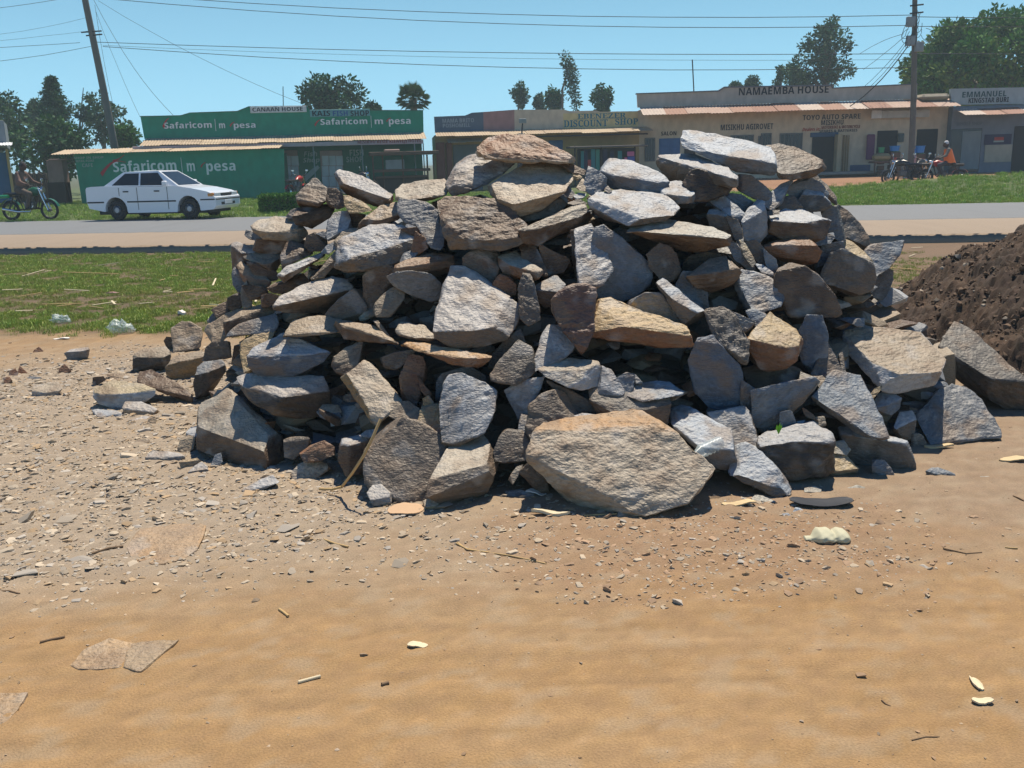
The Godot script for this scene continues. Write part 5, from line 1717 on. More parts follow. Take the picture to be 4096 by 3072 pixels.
	cable("service_cable", "second drop cable from the boxed pole to the beige house", "wire", [Vector3(16.86, 6.1, -41), Vector3(17.26, 6.07, -42.57), Vector3(17.64, 6.02, -44.14), Vector3(18.01, 5.98, -45.71), Vector3(18.35, 5.92, -47.29), Vector3(18.68, 5.85, -48.86), Vector3(18.98, 5.78, -50.43), Vector3(19.27, 5.7, -52)], 0.011, M.wire, "")
	cable("service_cable", "third drop cable from the boxed pole to the beige parapet", "wire", [Vector3(16.97, 5.97, -41), Vector3(16.97, 5.72, -41.57), Vector3(16.96, 5.47, -42.14), Vector3(16.94, 5.24, -42.71), Vector3(16.91, 5.01, -43.29), Vector3(16.88, 4.8, -43.86), Vector3(16.84, 4.59, -44.43), Vector3(16.79, 4.4, -45)], 0.011, M.wire, "")
	cable("service_cable", "fourth drop cable from the boxed pole to the beige parapet", "wire", [Vector3(17.01, 5.91, -41), Vector3(17.04, 5.66, -41.57), Vector3(17.06, 5.41, -42.14), Vector3(17.07, 5.18, -42.71), Vector3(17.08, 4.96, -43.29), Vector3(17.08, 4.75, -43.86), Vector3(17.06, 4.55, -44.43), Vector3(17.05, 4.37, -45)], 0.011, M.wire, "")
	cable("service_cable", "thick black drop cable from the boxed pole to the rusty awning", "wire", [Vector3(17.04, 5.74, -41), Vector3(16.93, 5.31, -41.57), Vector3(16.8, 4.9, -42.14), Vector3(16.66, 4.52, -42.71), Vector3(16.5, 4.18, -43.29), Vector3(16.33, 3.87, -43.86), Vector3(16.14, 3.61, -44.43), Vector3(15.94, 3.39, -45)], 0.022, M.wire, "")
	loops("tangle of cable loops hanging at the boxed pole", Vector3(16.95, 6.4, -40.8), 0.5)
	cable("antenna_mast", "thin antenna mast on the green house", "mast", [Vector3(-10.29, 4.13, -45), Vector3(-10.22, 5.1, -45)], 0.02, M.wire, "")
	cable("antenna_mast", "thin antenna mast on the beige house", "mast", [Vector3(9.14, 4.37, -46.5), Vector3(9.03, 5.92, -46.5)], 0.03, M.wire, "")
	flood_lamp("small flood lamp on a post before the cream parapet", Vector3(0.77, 2.59, -44.4), Vector3(0.83, 3.23, -44.4))
	tree("dark bushy tree at the left picture edge", "round_tree", Vector3(-32.89, 0.2, -62), 6.23, 2.66, 1.81, 0.48, 0.3, Vector3(0.06, 0.125, 0.05), 1)
	tree("smaller grey green tree behind the dark one at the left edge", "round_tree", Vector3(-32.77, 0.2, -66), 6.52, 3.61, 0.91, 0.8, 0.26, Vector3(0.075, 0.13, 0.075), 2)
	tree("tall layered conifer left of the leaning pole", "conifer_tree", Vector3(-27.3, 0.2, -58), 6.89, 2.47, 1.41, 0.89, 0.24, Vector3(0.04, 0.10, 0.045), 3)
	tree("dense low tree in front of the layered conifer", "round_tree", Vector3(-24.48, 0.2, -50), 4.07, 0.69, 1.95, 0.73, 0.26, Vector3(0.06, 0.125, 0.05), 4)
	tree("thin eucalyptus with tufts between conifer and leaning pole", "gum_tree", Vector3(-28.57, 0.2, -64), 7.03, 3.75, 0.79, 0.92, 0.22, Vector3(0.075, 0.13, 0.075), 5)
	tree("spreading gum tree behind the leaning pole", "gum_tree", Vector3(-25.27, 0.2, -60), 5.9, 2.72, 1.75, 0.59, 0.26, Vector3(0.075, 0.13, 0.075), 6)
	tree("low shrub at the left end of the green house", "round_tree", Vector3(-20.89, 0.2, -52), 3.76, 2.26, 0.77, 0.33, 0.22, Vector3(0.07, 0.16, 0.03), 7)
	tree("round dark tree rising behind the green house", "round_tree", Vector3(-11.38, 0.2, -62), 6.76, 4.04, 2.01, 0.39, 0.28, Vector3(0.04, 0.10, 0.045), 8)
	tree("small bush right of the round dark tree", "round_tree", Vector3(-8.47, 0.2, -60), 4.99, 3.89, 0.56, 0.26, 0.22, Vector3(0.04, 0.10, 0.045), 18)
	palm("shaggy palm tree behind the right end of the green house", Vector3(-5.07, 0.2, -54), 4.75, 1)
	tree("leftmost of the gum trees over the cream parapet", "gum_tree", Vector3(1.03, 0.2, -75), 7.25, 4.64, 0.92, 0.15, 0.26, Vector3(0.075, 0.13, 0.075), 9)
	tree("small faint gum tree second from the left over the parapet", "gum_tree", Vector3(2.82, 0.2, -80), 6.55, 4.82, 0.61, 0.13, 0.24, Vector3(0.075, 0.13, 0.075), 10)
	tree("pointed dense gum tree just left of the tall thin one", "round_tree", Vector3(3.74, 0.2, -75), 6.77, 4.57, 0.75, 0.14, 0.24, Vector3(0.06, 0.125, 0.05), 11)
	tree("tall thin leaning gum tree with bare lower trunk", "thin_gum", Vector3(4.86, 0.2, -72), 8.74, 4.74, 0.72, 0.54, 0.22, Vector3(0.075, 0.13, 0.075), 12)
	tree("oval gum tree right of the tall thin one", "round_tree", Vector3(7.25, 0.2, -72), 6.66, 4.18, 0.85, 0.08, 0.25, Vector3(0.06, 0.125, 0.05), 13)
	tree("small tree top peeping over the beige parapet, left one", "round_tree", Vector3(18.14, 0.2, -75), 6.74, 5.75, 0.5, -0.22, 0.2, Vector3(0.075, 0.13, 0.075), 14)
	tree("small tree top peeping over the beige parapet, right one", "round_tree", Vector3(19.5, 0.2, -75), 7.11, 5.71, 0.57, -0.22, 0.2, Vector3(0.075, 0.13, 0.075), 15)
	tree("large airy gum tree towering behind the beige house", "big_gum", Vector3(23.52, 0.2, -70), 10.67, 4.95, 2.96, -0.5, 0.27, Vector3(0.075, 0.13, 0.075), 16)
	tree("slim gum tree at the left of the large airy one", "gum_tree", Vector3(20.77, 0.2, -72), 7.71, 5.15, 0.65, -0.31, 0.22, Vector3(0.075, 0.13, 0.075), 17)
	tree("huge dense mango tree behind the right houses", "mango_tree", Vector3(30.49, 0.2, -60), 9.18, 2.07, 5.31, -0.48, 0.32, Vector3(0.07, 0.16, 0.03), 19)
	hedge("clipped green hedge block right of the white car", Vector3(-7.07, 0.1, -29.5), 1.12, 0.52, 0.6)

func build_pile() -> void:
	# filler stones added inside the pile: deep ones block light, shallow ones fill gaps
	rng.seed = 77
	var inner := thing("pile_core", "buried filler stones added to close gaps and block light in the big stone pile", "stones", Vector3(0.4, 0, -5.4))
	var merged := MB.new()
	merged.colored = true
	for i in 1350:
		var shallow := i >= 420
		var x := rng.randf_range(-1.75, 2.45) if i < 900 else rng.randf_range(-1.7, 0.3)
		var front := 4.05 + 0.22 * pow(absf(x - 0.5), 1.6)
		var top := 1.42 * (1.0 - pow(absf(x - 0.45) / 2.25, 4.0))
		var r := rng.randf_range(0.06, 0.12) if shallow else rng.randf_range(0.14, 0.23)
		var y := rng.randf_range(0.0, maxf(top - (0.16 if shallow else 0.3), 0.05))
		var z := front + y / 1.05 + (rng.randf_range(0.16, 0.32) if shallow else 0.44 + rng.randf() * 0.85)
		var q := PackedVector3Array()
		var thin := rng.randf_range(0.35, 0.9) if shallow else 0.9
		var turn := Basis(Vector3(rng.randfn(), rng.randfn(), rng.randfn()).normalized(), rng.randf_range(0.0, 0.8))
		for k in 13:
			q.append(Vector3(x - 0.4, y, -z + 5.4) + turn * Vector3(rng.randf_range(-1, 1), rng.randf_range(-0.7, 0.7), rng.randf_range(-1, 1)).normalized() * Vector3(r * 1.25, r * thin, r) * rng.randf_range(0.85, 1.15))
		var tone: Array = STONE[["g", "gb", "b", "db", "t", "lg"][rng.randi() % 6]]
		merged.tint = Color(tone[0], tone[1], tone[2])
		var h := hull(q)
		for k in range(0, h.size(), 3):
			merged.tri(q[h[k]], q[h[k + 1]], q[h[k + 2]])
	var o := part(inner, "buried_stones", merged.done(), M.stone)
	o.set_meta("kind", "stuff")
	# little shards wedged between the big ones
	rng.seed = 4711
	for i in 96:
		var zone := 0 if i < 48 else (1 if i < 74 else 2)
		var s := RandomNumberGenerator.new()
		s.seed = 900 + i
		var x: float = [s.randf_range(-1.6, -0.4), s.randf_range(-0.4, 0.9), s.randf_range(0.9, 2.1)][zone]
		var top := 1.36 * (1.0 - pow(absf(x - 0.45) / 2.25, 4.0))
		var y := s.randf_range(0.06, maxf(top - 0.1, 0.1))
		var z := 4.05 + 0.22 * pow(absf(x - 0.5), 1.6) + y / 1.05 + s.randf_range(0.02, 0.15)
		var r := s.randf_range(0.035, 0.075)
		var turn := Basis(Vector3(s.randfn(), s.randfn(), s.randfn()).normalized(), s.randf_range(0.0, 0.9))
		var pts := PackedVector3Array()
		for k in 10:
			pts.append(turn * (Vector3(s.randf_range(-1, 1), s.randf_range(-1, 1), s.randf_range(-1, 1)).normalized() * Vector3(r * 1.4, r * 0.5, r)) + Vector3(0, r, 0))
		var tones: Array = ["t", "b", "gb", "lt", "r", "g"] if zone < 2 else ["g", "gb", "lg", "g", "b", "bg"]
		var tone: String = tones[s.randi() % 6]
		var shard := part(self, "stone_shard", stone_mesh(pts, tone, tone, 1.0, 7000 + i, 0.5, 0.02), M.stone, Vector3(x, y, -z))
		tag(shard, ["small broken shard wedged between stones on the pile's left slope", "small broken shard wedged between stones in the middle of the pile", "small broken shard wedged between stones on the pile's right slope"][zone], "stone shard", ["shards in the left slope", "shards in the middle of the pile", "shards in the right slope"][zone])
	rock("pointed tan and grey stone topmost on the pile's left shoulder","p",-1.16,1.25,-5.68,[-9,8,7,-1,18,-4,2,18,-4,12,9,6,10,5,11,3,0,13,-7,1,12,-8,4,11,1,2,14,-11,7,-11,-4,16,-22,-2,16,-21,7,9,-12,5,4,-7,0,0,-5,-10,2,-6],.01,"gb","b",1,0.42)
	rock("small brown stone just right of the pointed left shoulder stone","p",-1.01,1.25,-5.59,[-5,12,3,1,12,3,5,8,5,8,2,8,2,0,9,-3,1,8,-6,6,6,-6,11,-9,-1,11,-9,3,7,-7,5,2,-4,0,0,-3,-4,1,-4,-7,5,-6],.01,"b","b",1,0.41)
	rock("small ochre wedge stone under the pale tilted slab","p",-0.88,1.23,-5.44,[-6,10,2,-3,10,1,8,5,5,12,0,8,-2,0,8,-5,5,5,-7,9,-8,-4,9,-9,5,5,-5,9,1,-2,-3,0,-2,-6,4,-5],.01,"y","y",1,0.53)
	rock("pale topped slab tilting down to the right, brown side, left shoulder","p",-0.86,1.25,-5.64,[-17,20,-3,-14,22,-7,-8,21,-4,1,18,1,12,12,12,21,8,20,23,4,27,16,0,22,8,1,15,-8,7,3,-11,10,3,-14,15,6,-14,16,6,-8,17,3,1,14,8,11,8,20,22,4,27,-19,19,-25,-16,21,-29,-10,19,-26,-3,17,-21,7,12,-10,15,8,-2,18,4,5,11,1,0,4,2,-7,-10,7,-19,-13,9,-19,-16,14,-16],.01,"lg","b",1,0.40)
	rock("flat pale tan slab lying left of the capstone tower","p",-0.48,1.28,-5.42,[-16,6,6,-12,11,-4,0,12,-7,12,12,-6,15,9,-1,14,4,10,6,1,14,-1,0,18,-14,2,12,-14,4,11,-1,1,17,-15,6,-7,-12,10,-17,-1,11,-20,9,11,-19,12,9,-14,12,4,-3,5,2,1,-2,0,5,-13,2,-1],.01,"lt","t",1,0.54)
	rock("blue grey block under the flat pale tan slab","p",-0.5,1.16,-5.3,[-12,15,1,-3,14,3,4,13,3,13,8,7,15,2,11,8,0,13,0,0,13,-6,2,12,-10,7,8,-12,14,-14,-4,12,-13,3,11,-12,10,7,-8,12,2,-4,6,0,-2,-1,0,-2,-7,2,-3,-10,6,-8],.01,"g","g",1,0.59)
	rock("dark brown slab beneath the pointed left shoulder stone","p",-1.15,1.14,-5.62,[-11,7,12,-9,12,3,1,13,0,12,14,-1,13,10,3,10,6,3,-1,0,5,-9,3,12,-10,7,14,-3,10,7,5,11,4,12,12,3,-12,7,-1,-11,11,-11,-2,12,-13,8,12,-14,8,9,-10,6,5,-10,-4,0,-8,-10,3,-2],.01,"b","db",1,0.43)
	rock("little brown stone at the left tip of the dark shoulder slab","p",-1.29,1.19,-5.68,[-37,16,52,-7,55,24,50,73,11,37,22,48,6,0,64,-47,15,-24,-22,48,-51,27,64,-65,17,20,-28,-10,0,-11],.001,"b","b",1,0.56)
	rock("pale tan boulder jutting out over the road on the left","p",-1.38,1.06,-5.64,[-15,10,5,-12,13,-2,-3,15,-9,11,13,-4,14,9,7,22,4,11,15,0,11,-6,3,13,-11,6,12,-10,7,12,-1,7,14,4,9,7,14,8,11,-17,9,-10,-15,11,-17,-7,13,-24,6,12,-19,9,8,-8,16,3,-4,10,0,-4,-9,3,-2,-13,6,-3],.01,"lt","t",1,0.52)
	rock("grey stone end poking out below the jutting pale boulder","p",-1.55,1.06,-5.74,[-6,4,2,-5,7,0,8,3,3,8,0,6,-2,1,5,-7,4,-5,-6,6,-7,5,3,-4,5,0,-1,-3,1,-2],.01,"g","g",1,0.60)
	rock("shaded brown stone beneath the jutting pale boulder","p",-1.36,0.99,-5.63,[-17,3,4,-15,9,4,0,9,4,12,8,4,18,7,4,17,3,4,4,2,4,-8,0,3,-17,2,-5,-15,8,-5,-2,8,-5,8,7,-5,14,6,-5,13,3,-5,2,2,-5,-9,0,-5],.01,"b","b",1,-0.10)
	rock("pitted light grey stone standing upright left of centre","p",-0.98,1.08,-5.45,[-5,11,5,-2,15,1,6,16,0,7,10,5,10,7,9,6,4,12,0,2,13,-4,0,15,-6,3,12,-7,9,-11,-4,13,-15,2,14,-16,4,9,-11,6,6,-7,3,3,-4,-2,1,-2,-6,0,-1,-8,3,-4],.01,"lg","g",1,0.67)
	rock("dark brown lump left of the pitted grey upright stone","p",-1.11,1.01,-5.42,[-6,4,6,-5,10,5,0,12,4,7,9,5,8,4,7,5,1,7,-3,1,7,-8,4,-5,-6,8,-6,-3,11,-7,4,7,-6,5,3,-5,2,0,-4,-4,1,-4],.01,"db","db",1,0.28)
	rock("brown stone leaning up to the right under the pale tan slab","p",-0.73,1.12,-5.37,[-14,1,15,-8,8,10,1,15,-1,10,17,-3,15,12,3,13,8,6,4,4,6,-4,3,10,-11,0,15,-9,5,14,-2,9,8,7,12,4,13,10,6,-14,1,-3,-10,7,-8,-2,13,-18,7,14,-21,11,11,-15,9,7,-12,1,3,-12,-6,2,-8,-12,0,-3],.01,"t","b",1,0.47)
	rock("shaded brown stone between pitted grey stone and leaning brown one","p",-0.89,1.13,-5.5,[-39,100,52,72,89,51,52,34,50,-6,-4,48,-37,21,49,-49,88,-48,48,78,-49,31,30,-51,-21,-3,-52,-47,19,-51],.001,"b","b",1,-0.03)
	rock("large grey tan boulder with rusty underside, left of centre","p",-0.75,0.93,-5.18,[-18,16,8,-15,19,3,-1,23,-3,13,23,-2,25,20,2,27,18,5,27,13,8,18,5,13,2,2,17,-14,1,24,-18,4,25,-16,10,18,-16,13,12,-17,6,24,-9,12,15,-2,13,13,8,17,7,27,17,6,-20,14,-16,-17,16,-21,-4,20,-27,8,19,-26,19,17,-22,21,15,-19,21,11,-16,13,3,-11,-1,1,-7,-16,0,0,-20,3,1,-18,8,-6,-17,11,-12],.01,"lg","gb",1.4,0.64)
	rock("tan slab edge behind the large boulder with rusty underside","p",-0.93,1.04,-5.35,[-5,4,8,0,10,2,6,11,0,10,9,3,1,7,5,-2,3,9,-3,0,13,-6,4,-4,-2,8,-10,3,10,-12,7,8,-9,-1,6,-7,-3,3,-3,-4,0,1],.01,"t","t",1,0.73)
	rock("rust brown stone at the right end of the large grey tan boulder","p",-0.48,1.01,-5.11,[-2,13,3,4,9,4,5,4,6,-1,0,7,-5,3,6,-1,7,5,-3,12,-6,3,8,-5,3,3,-4,-1,0,-3,-5,2,-3,-1,6,-5],.01,"r","r",1,0.26)
	rock("grey stone with pale chipped edge left of the big brown block","p",-0.4,1.03,-5.15,[-11,15,0,5,14,1,6,12,3,3,8,7,3,5,10,5,0,14,-2,2,12,-5,8,7,-11,13,-14,3,12,-13,4,10,-12,1,7,-8,2,4,-5,3,0,-1,-3,2,-3,-6,7,-8],.01,"g","g",1,0.67)
	rock("narrow brown stone edge above the large grey tan boulder","p",-0.5,1.08,-5.16,[-9,7,3,1,8,3,6,4,4,5,0,5,1,3,4,-9,6,-4,0,7,-4,5,4,-3,4,0,-2,0,3,-3],.01,"b","b",1,0.26)
	rock("grey topped slab at the pile's far left edge above the grass","p",-1.64,0.88,-5.76,[-6,17,1,-3,18,0,11,13,7,12,9,11,7,6,11,-2,1,7,-6,0,3,-4,15,4,4,10,12,11,11,11,-10,15,-15,-7,15,-16,5,11,-8,7,8,-5,2,5,-5,-6,0,-9,-9,0,-12],.01,"lg","b",1,0.38)
	rock("flat tan brown stone right of the far left grey topped slab","p",-1.46,0.89,-5.61,[-13,9,3,-4,11,-1,8,12,-5,12,11,-2,11,6,10,8,0,12,2,4,13,-8,7,7,-10,8,6,2,5,13,10,6,11,-15,8,-11,-7,9,-14,4,10,-18,7,9,-15,7,5,-4,4,0,-2,-1,3,0,-10,6,-6],.01,"t","b",1,0.50)
	rock("humped brown boulder on the left flank beside the grass","p",-1.26,0.91,-5.48,[-7,7,11,-4,16,-1,-1,17,-1,8,14,2,13,10,6,8,7,8,0,4,11,-5,1,13,-6,6,12,0,8,9,11,11,6,-10,6,-6,-7,14,-17,-4,14,-18,3,12,-14,8,9,-10,4,6,-9,-3,3,-6,-8,0,-3],.01,"b","b",1,0.55)
	rock("rust brown curved stone low on the left flank","p",-1.53,0.8,-5.56,[-10,13,-1,-8,15,-4,0,10,4,10,7,8,13,4,12,11,1,13,2,1,11,-5,5,5,-8,11,2,3,6,10,12,5,12,-13,10,-15,-11,12,-19,-4,8,-11,5,5,-6,7,3,-2,6,0,-2,-2,0,-4,-8,4,-10],.01,"t","r",1,0.52)
	rock("dark brown wedge between left flank slabs","p",-1.45,0.84,-5.54,[-10,12,4,1,9,4,8,5,5,10,1,6,3,0,6,-6,4,5,-11,10,-7,-2,8,-7,4,4,-6,6,0,-5,0,0,-5,-8,3,-6],.01,"b","b",1,0.17)
	rock("dark brown stone under the rust brown curved one","p",-1.49,0.74,-5.42,[-7,9,3,-3,10,3,8,8,4,9,3,4,3,1,5,-3,1,5,-8,7,-5,-5,8,-5,5,6,-5,6,2,-4,1,0,-4,-5,0,-4],.01,"db","b",1,0.14)
	rock("grey stone edge facing the grass on the left flank","p",-1.63,0.77,-5.59,[-3,11,4,-1,16,4,2,14,4,6,8,5,5,3,6,1,0,6,-2,5,6,-5,10,-5,-3,14,-5,-1,12,-5,3,7,-4,2,2,-3,-2,0,-3,-5,4,-3],.01,"g","g",1,0.17)
	rock("long thin brown slab with pale upper edge on the left","p",-1.19,0.86,-5.33,[-10,5,17,-6,9,9,3,13,2,14,16,-3,15,14,-1,6,9,3,0,6,7,-7,1,15,-8,4,18,-3,9,10,4,11,5,14,14,-1,-12,3,0,-9,7,-7,-1,10,-15,8,13,-20,9,12,-18,2,7,-13,-3,5,-10,-10,0,-2],.01,"lg","b",1,0.42)
	rock("long tan slab leaning up against the large grey tan boulder","p",-1.02,0.87,-5.29,[-8,1,17,-1,9,8,7,18,0,9,15,3,6,10,8,-2,1,17,-10,0,0,-4,8,-9,3,15,-18,5,13,-15,2,8,-10,-5,0,-1],.01,"t","t",1,0.69)
	rock("shaded brown stone under the long thin brown slab","p",-1.29,0.78,-5.34,[-10,5,8,-1,8,4,11,12,-1,17,8,1,11,4,2,-1,1,7,-6,2,8,-9,4,8,-8,5,8,1,7,6,12,10,1,-12,4,-4,-3,7,-8,6,10,-13,12,6,-11,7,3,-10,-3,0,-5,-8,1,-4,-11,3,-3],.01,"b","b",1,0.44)
	rock("long dark slab with thin pale top edge, left middle of the pile","p",-1.12,0.68,-5.14,[-19,10,22,-14,13,15,-3,18,2,13,21,-5,22,19,-2,27,15,3,18,8,0,4,2,1,-9,4,12,-16,8,22,-17,9,23,-12,11,18,-1,16,5,13,19,0,24,17,3,-20,8,3,-16,10,-4,-7,14,-17,7,17,-24,16,16,-20,20,12,-16,12,6,-18,-1,0,-17,-12,2,-7,-18,6,3],.01,"lg","gb",1,0.42)
	rock("small shaded brown stone below the long dark slab's left end","p",-1.38,0.71,-5.31,[-4,8,4,2,9,4,9,6,4,0,1,4,-4,1,4,-5,6,-4,0,7,-5,5,4,-4,-2,1,-4,-6,0,-4],.01,"b","b",1,0.10)
	rock("small dark stone at the pile's left foot by the grass","p",-1.63,0.66,-5.47,[-4,5,4,-3,10,4,4,13,4,6,11,4,5,4,4,0,1,4,-6,4,-5,-5,8,-5,1,11,-5,3,9,-5,2,3,-5,-3,0,-4],.01,"db","db",1,0.07)
	rock("small knobbly tan stone beside the dark one at the left foot","p",-1.55,0.7,-5.43,[-3,11,-1,0,15,-4,4,6,3,5,1,7,0,0,8,-2,5,4,-5,9,-7,-2,13,-11,2,5,-3,3,1,1,-1,0,1,-4,5,-3],.01,"t","t",1,0.61)
	rock("shaded red brown slab leaning behind the broken tan stones","p",-0.7,0.7,-5.12,[-9,21,10,-3,27,10,10,26,10,13,22,10,7,19,10,6,13,10,0,9,10,-6,2,11,-10,5,10,-11,18,-11,-5,23,-11,7,23,-11,9,19,-11,4,16,-11,3,11,-11,-3,7,-10,-9,0,-10,-12,4,-10],.01,"gb","b",1,0.03)
	rock("dark grey slab with a pale left corner, left of centre","p",-0.49,0.77,-4.96,[-15,15,8,-11,17,9,-2,18,9,8,16,9,15,9,8,15,4,7,8,1,7,-2,4,7,-12,10,8,-15,12,-7,-12,14,-7,-3,16,-7,6,13,-7,12,7,-8,12,2,-9,5,0,-9,-3,3,-9,-12,8,-8],.01,"g","g",1,-0.10)
	rock("rusty brown slab lying flat under the large grey tan boulder","p",-0.45,0.9,-5.04,[-16,7,11,-6,10,1,4,12,-4,18,10,1,17,5,4,7,0,1,-3,2,5,-15,2,12,-14,6,13,-5,8,7,4,11,0,17,9,4,-15,6,-1,-6,9,-11,3,10,-16,15,9,-11,14,3,-8,6,0,-11,-4,1,-6,-14,2,1],.01,"r","r",1,0.45)
	rock("round shouldered grey stone in shade below the long dark slab","p",-0.89,0.64,-5.08,[-12,7,10,-6,13,9,3,20,7,9,21,7,11,16,8,12,6,10,2,2,11,-8,2,10,-13,4,-8,-8,10,-9,0,16,-11,5,17,-11,6,12,-10,7,4,-8,-1,0,-7,-10,1,-7],.01,"gb","gb",1,0.17)
	rock("broken tan stone with a pale chip, left middle","p",-0.64,0.71,-4.94,[-9,5,11,-3,12,5,1,11,6,4,16,2,9,15,2,9,10,7,4,6,10,1,1,14,-6,1,14,-10,3,-5,-5,9,-10,-1,8,-10,1,13,-14,6,12,-13,6,7,-8,2,4,-5,-1,0,-1,-7,0,-1],.01,"t","t",1,0.63)
	rock("small grey shard on the rusty flat slab left of centre","p",-0.54,0.97,-5.07,[-49,17,64,-32,57,23,27,76,4,64,68,12,36,22,59,-29,3,78,-50,13,-15,-36,47,-55,15,64,-74,48,57,-66,24,17,-19,-33,1,-1],.001,"g","g",1,0.69)
	rock("small grey stone at the left end of the large grey tan boulder","p",-1.01,1.01,-5.32,[-49,9,64,-18,51,25,35,72,5,57,42,33,-5,1,72,-56,7,-10,-30,43,-50,16,60,-69,36,35,-41,-18,0,-3],.001,"g","g",1,0.67)
	rock("tiny tan chip above the large grey tan boulder","p",-0.76,1.15,-5.28,[-31,7,13,6,24,-7,54,12,7,-6,-4,27,-30,6,-17,1,20,-37,43,10,-23,-9,-4,-3],.001,"t","t",1,0.76)
	rock("tiny tan chip below the blue grey block","p",-0.6,1.15,-5.22,[-33,14,25,11,34,0,42,33,1,29,5,35,-17,3,38,-31,12,-8,7,29,-33,33,29,-32,22,5,2,-17,3,5],.001,"t","t",1,0.76)
	rock("small grey stone between dark lump and pitted upright stone","p",-1.06,1.09,-5.39,[27,36,12,-5,44,6,-43,30,16,22,-1,39,41,13,28,16,31,-34,-12,38,-40,-46,26,-30,12,-1,-7,28,12,-17],.001,"g","g",1,0.56)
	rock("brown capstone lying across the top of the middle tower","p",0.08,1.47,-5.35,[-29,6,9,-22,10,4,-17,16,-4,-12,17,-5,-7,17,-4,5,16,-4,12,13,0,21,9,6,31,3,14,32,0,16,25,0,15,15,1,13,5,2,11,-8,4,8,-19,4,9,-28,5,10,-21,7,9,-12,10,5,-1,7,9,12,5,12,30,1,16,-26,7,-6,-19,10,-11,-15,15,-19,-10,16,-21,-5,16,-20,5,15,-20,11,13,-15,19,9,-10,28,4,-2,28,1,0,22,1,0,14,2,-3,5,3,-4,-7,4,-8,-17,5,-7,-25,6,-5],.01,"r","t",1.5,0.55)
	rock("round pale grey boulder under the left end of the capstone","p",-0.18,1.3,-5.46,[-18,4,22,-14,12,12,-10,20,1,-3,24,-4,8,23,-2,20,21,0,23,18,4,16,12,11,8,7,15,0,5,19,-12,3,22,-17,0,23,-15,4,22,0,7,18,15,13,11,-17,5,-3,-13,12,-13,-10,19,-23,-3,23,-29,7,21,-27,17,20,-25,20,17,-20,14,12,-14,6,8,-10,-1,5,-6,-11,4,-3,-16,1,-1],.01,"lg","g",1.3,0.53)
	rock("large pale tan slab sloping forward right under the capstone","p",0.14,1.2,-5.27,[-27,17,11,-15,23,0,-3,29,-10,21,27,-7,23,23,0,22,18,10,17,12,20,5,4,24,-7,0,27,-15,8,25,-24,12,19,-10,7,28,5,9,25,-24,16,-18,-13,22,-29,-2,27,-39,20,25,-36,22,22,-29,20,17,-19,16,11,-9,5,4,-4,-6,1,-2,-13,8,-4,-21,12,-10],.01,"lt","t",1,0.42)
	rock("thin brown stone tucked under the capstone's right end","p",0.38,1.41,-5.27,[-9,7,-1,-2,6,0,6,2,4,5,0,6,-1,1,5,-8,6,-7,-2,6,-6,5,2,-2,5,1,0,0,1,-1],.01,"b","b",1,0.69)
	rock("small ochre stone right of the large pale tan slab","p",0.38,1.38,-5.24,[-27,27,29,-5,59,-3,37,18,38,5,1,56,-19,26,-30,1,54,-62,37,18,-21,9,3,-3],.001,"y","y",1,0.69)
	rock("small tan stone under the ochre one beside the tower","p",0.41,1.32,-5.18,[-34,24,39,8,74,-16,25,51,8,16,2,64,-21,10,55,-26,24,-16,12,66,-71,26,47,-46,18,4,9,-14,11,0],.001,"t","t",1,0.73)
	rock("small grey stone wedged below the pale tan slab's right edge","p",0.34,1.28,-5.16,[-38,45,21,-1,80,-12,32,29,36,15,1,63,-21,23,42,-29,41,-48,3,71,-81,32,27,-33,17,3,-6,-14,22,-27],.001,"g","g",1,0.67)
	rock("flat grey flake beside the wedged small grey stone","p",0.4,1.28,-5.13,[-40,24,15,-8,37,-7,33,33,1,22,9,41,-35,4,50,-32,23,-21,-5,34,-43,30,30,-35,20,9,5,-29,5,14],.001,"lg","g",1,0.85)
	rock("big squarish brown block in the middle of the upper pile","p",-0.15,1.03,-5.08,[-23,27,0,-19,29,-3,-8,29,-3,1,28,-1,15,26,1,20,24,3,25,16,14,25,8,23,24,5,23,11,1,24,-3,2,23,-15,3,18,-17,9,17,-19,17,12,-22,22,6,-15,13,17,-9,8,22,1,7,24,11,7,24,-22,24,-29,-19,26,-31,-8,26,-31,0,25,-29,13,23,-27,17,22,-25,21,14,-15,22,7,-6,21,4,-6,9,0,-4,-4,2,-5,-14,3,-10,-16,8,-11,-18,15,-16,-21,20,-23],.01,"b","gb",1.5,0.40)
	rock("long brown slab with pale rim leaning right of the big block","p",0.27,1.06,-5.05,[-22,9,22,-18,10,18,-4,15,7,7,19,-1,14,20,-3,19,19,-2,21,16,0,16,10,-1,3,5,6,-12,0,17,-19,2,20,-21,9,23,-10,10,18,0,14,10,12,18,1,-19,8,1,-15,9,-3,-2,14,-14,8,17,-22,14,18,-24,18,17,-23,20,14,-21,16,9,-21,4,4,-15,-9,0,-4,-16,2,-1],.01,"lt","b",1,0.41)
	rock("shaded grey brown wedge between tan slab and long brown slab","p",0.22,1.16,-5.23,[-16,3,10,-4,7,8,10,15,5,13,12,6,9,8,8,-1,3,10,-11,0,11,-14,3,-5,-3,6,-7,9,13,-10,12,11,-10,8,7,-7,-1,3,-5,-9,0,-4],.01,"gb","gb",1,0.41)
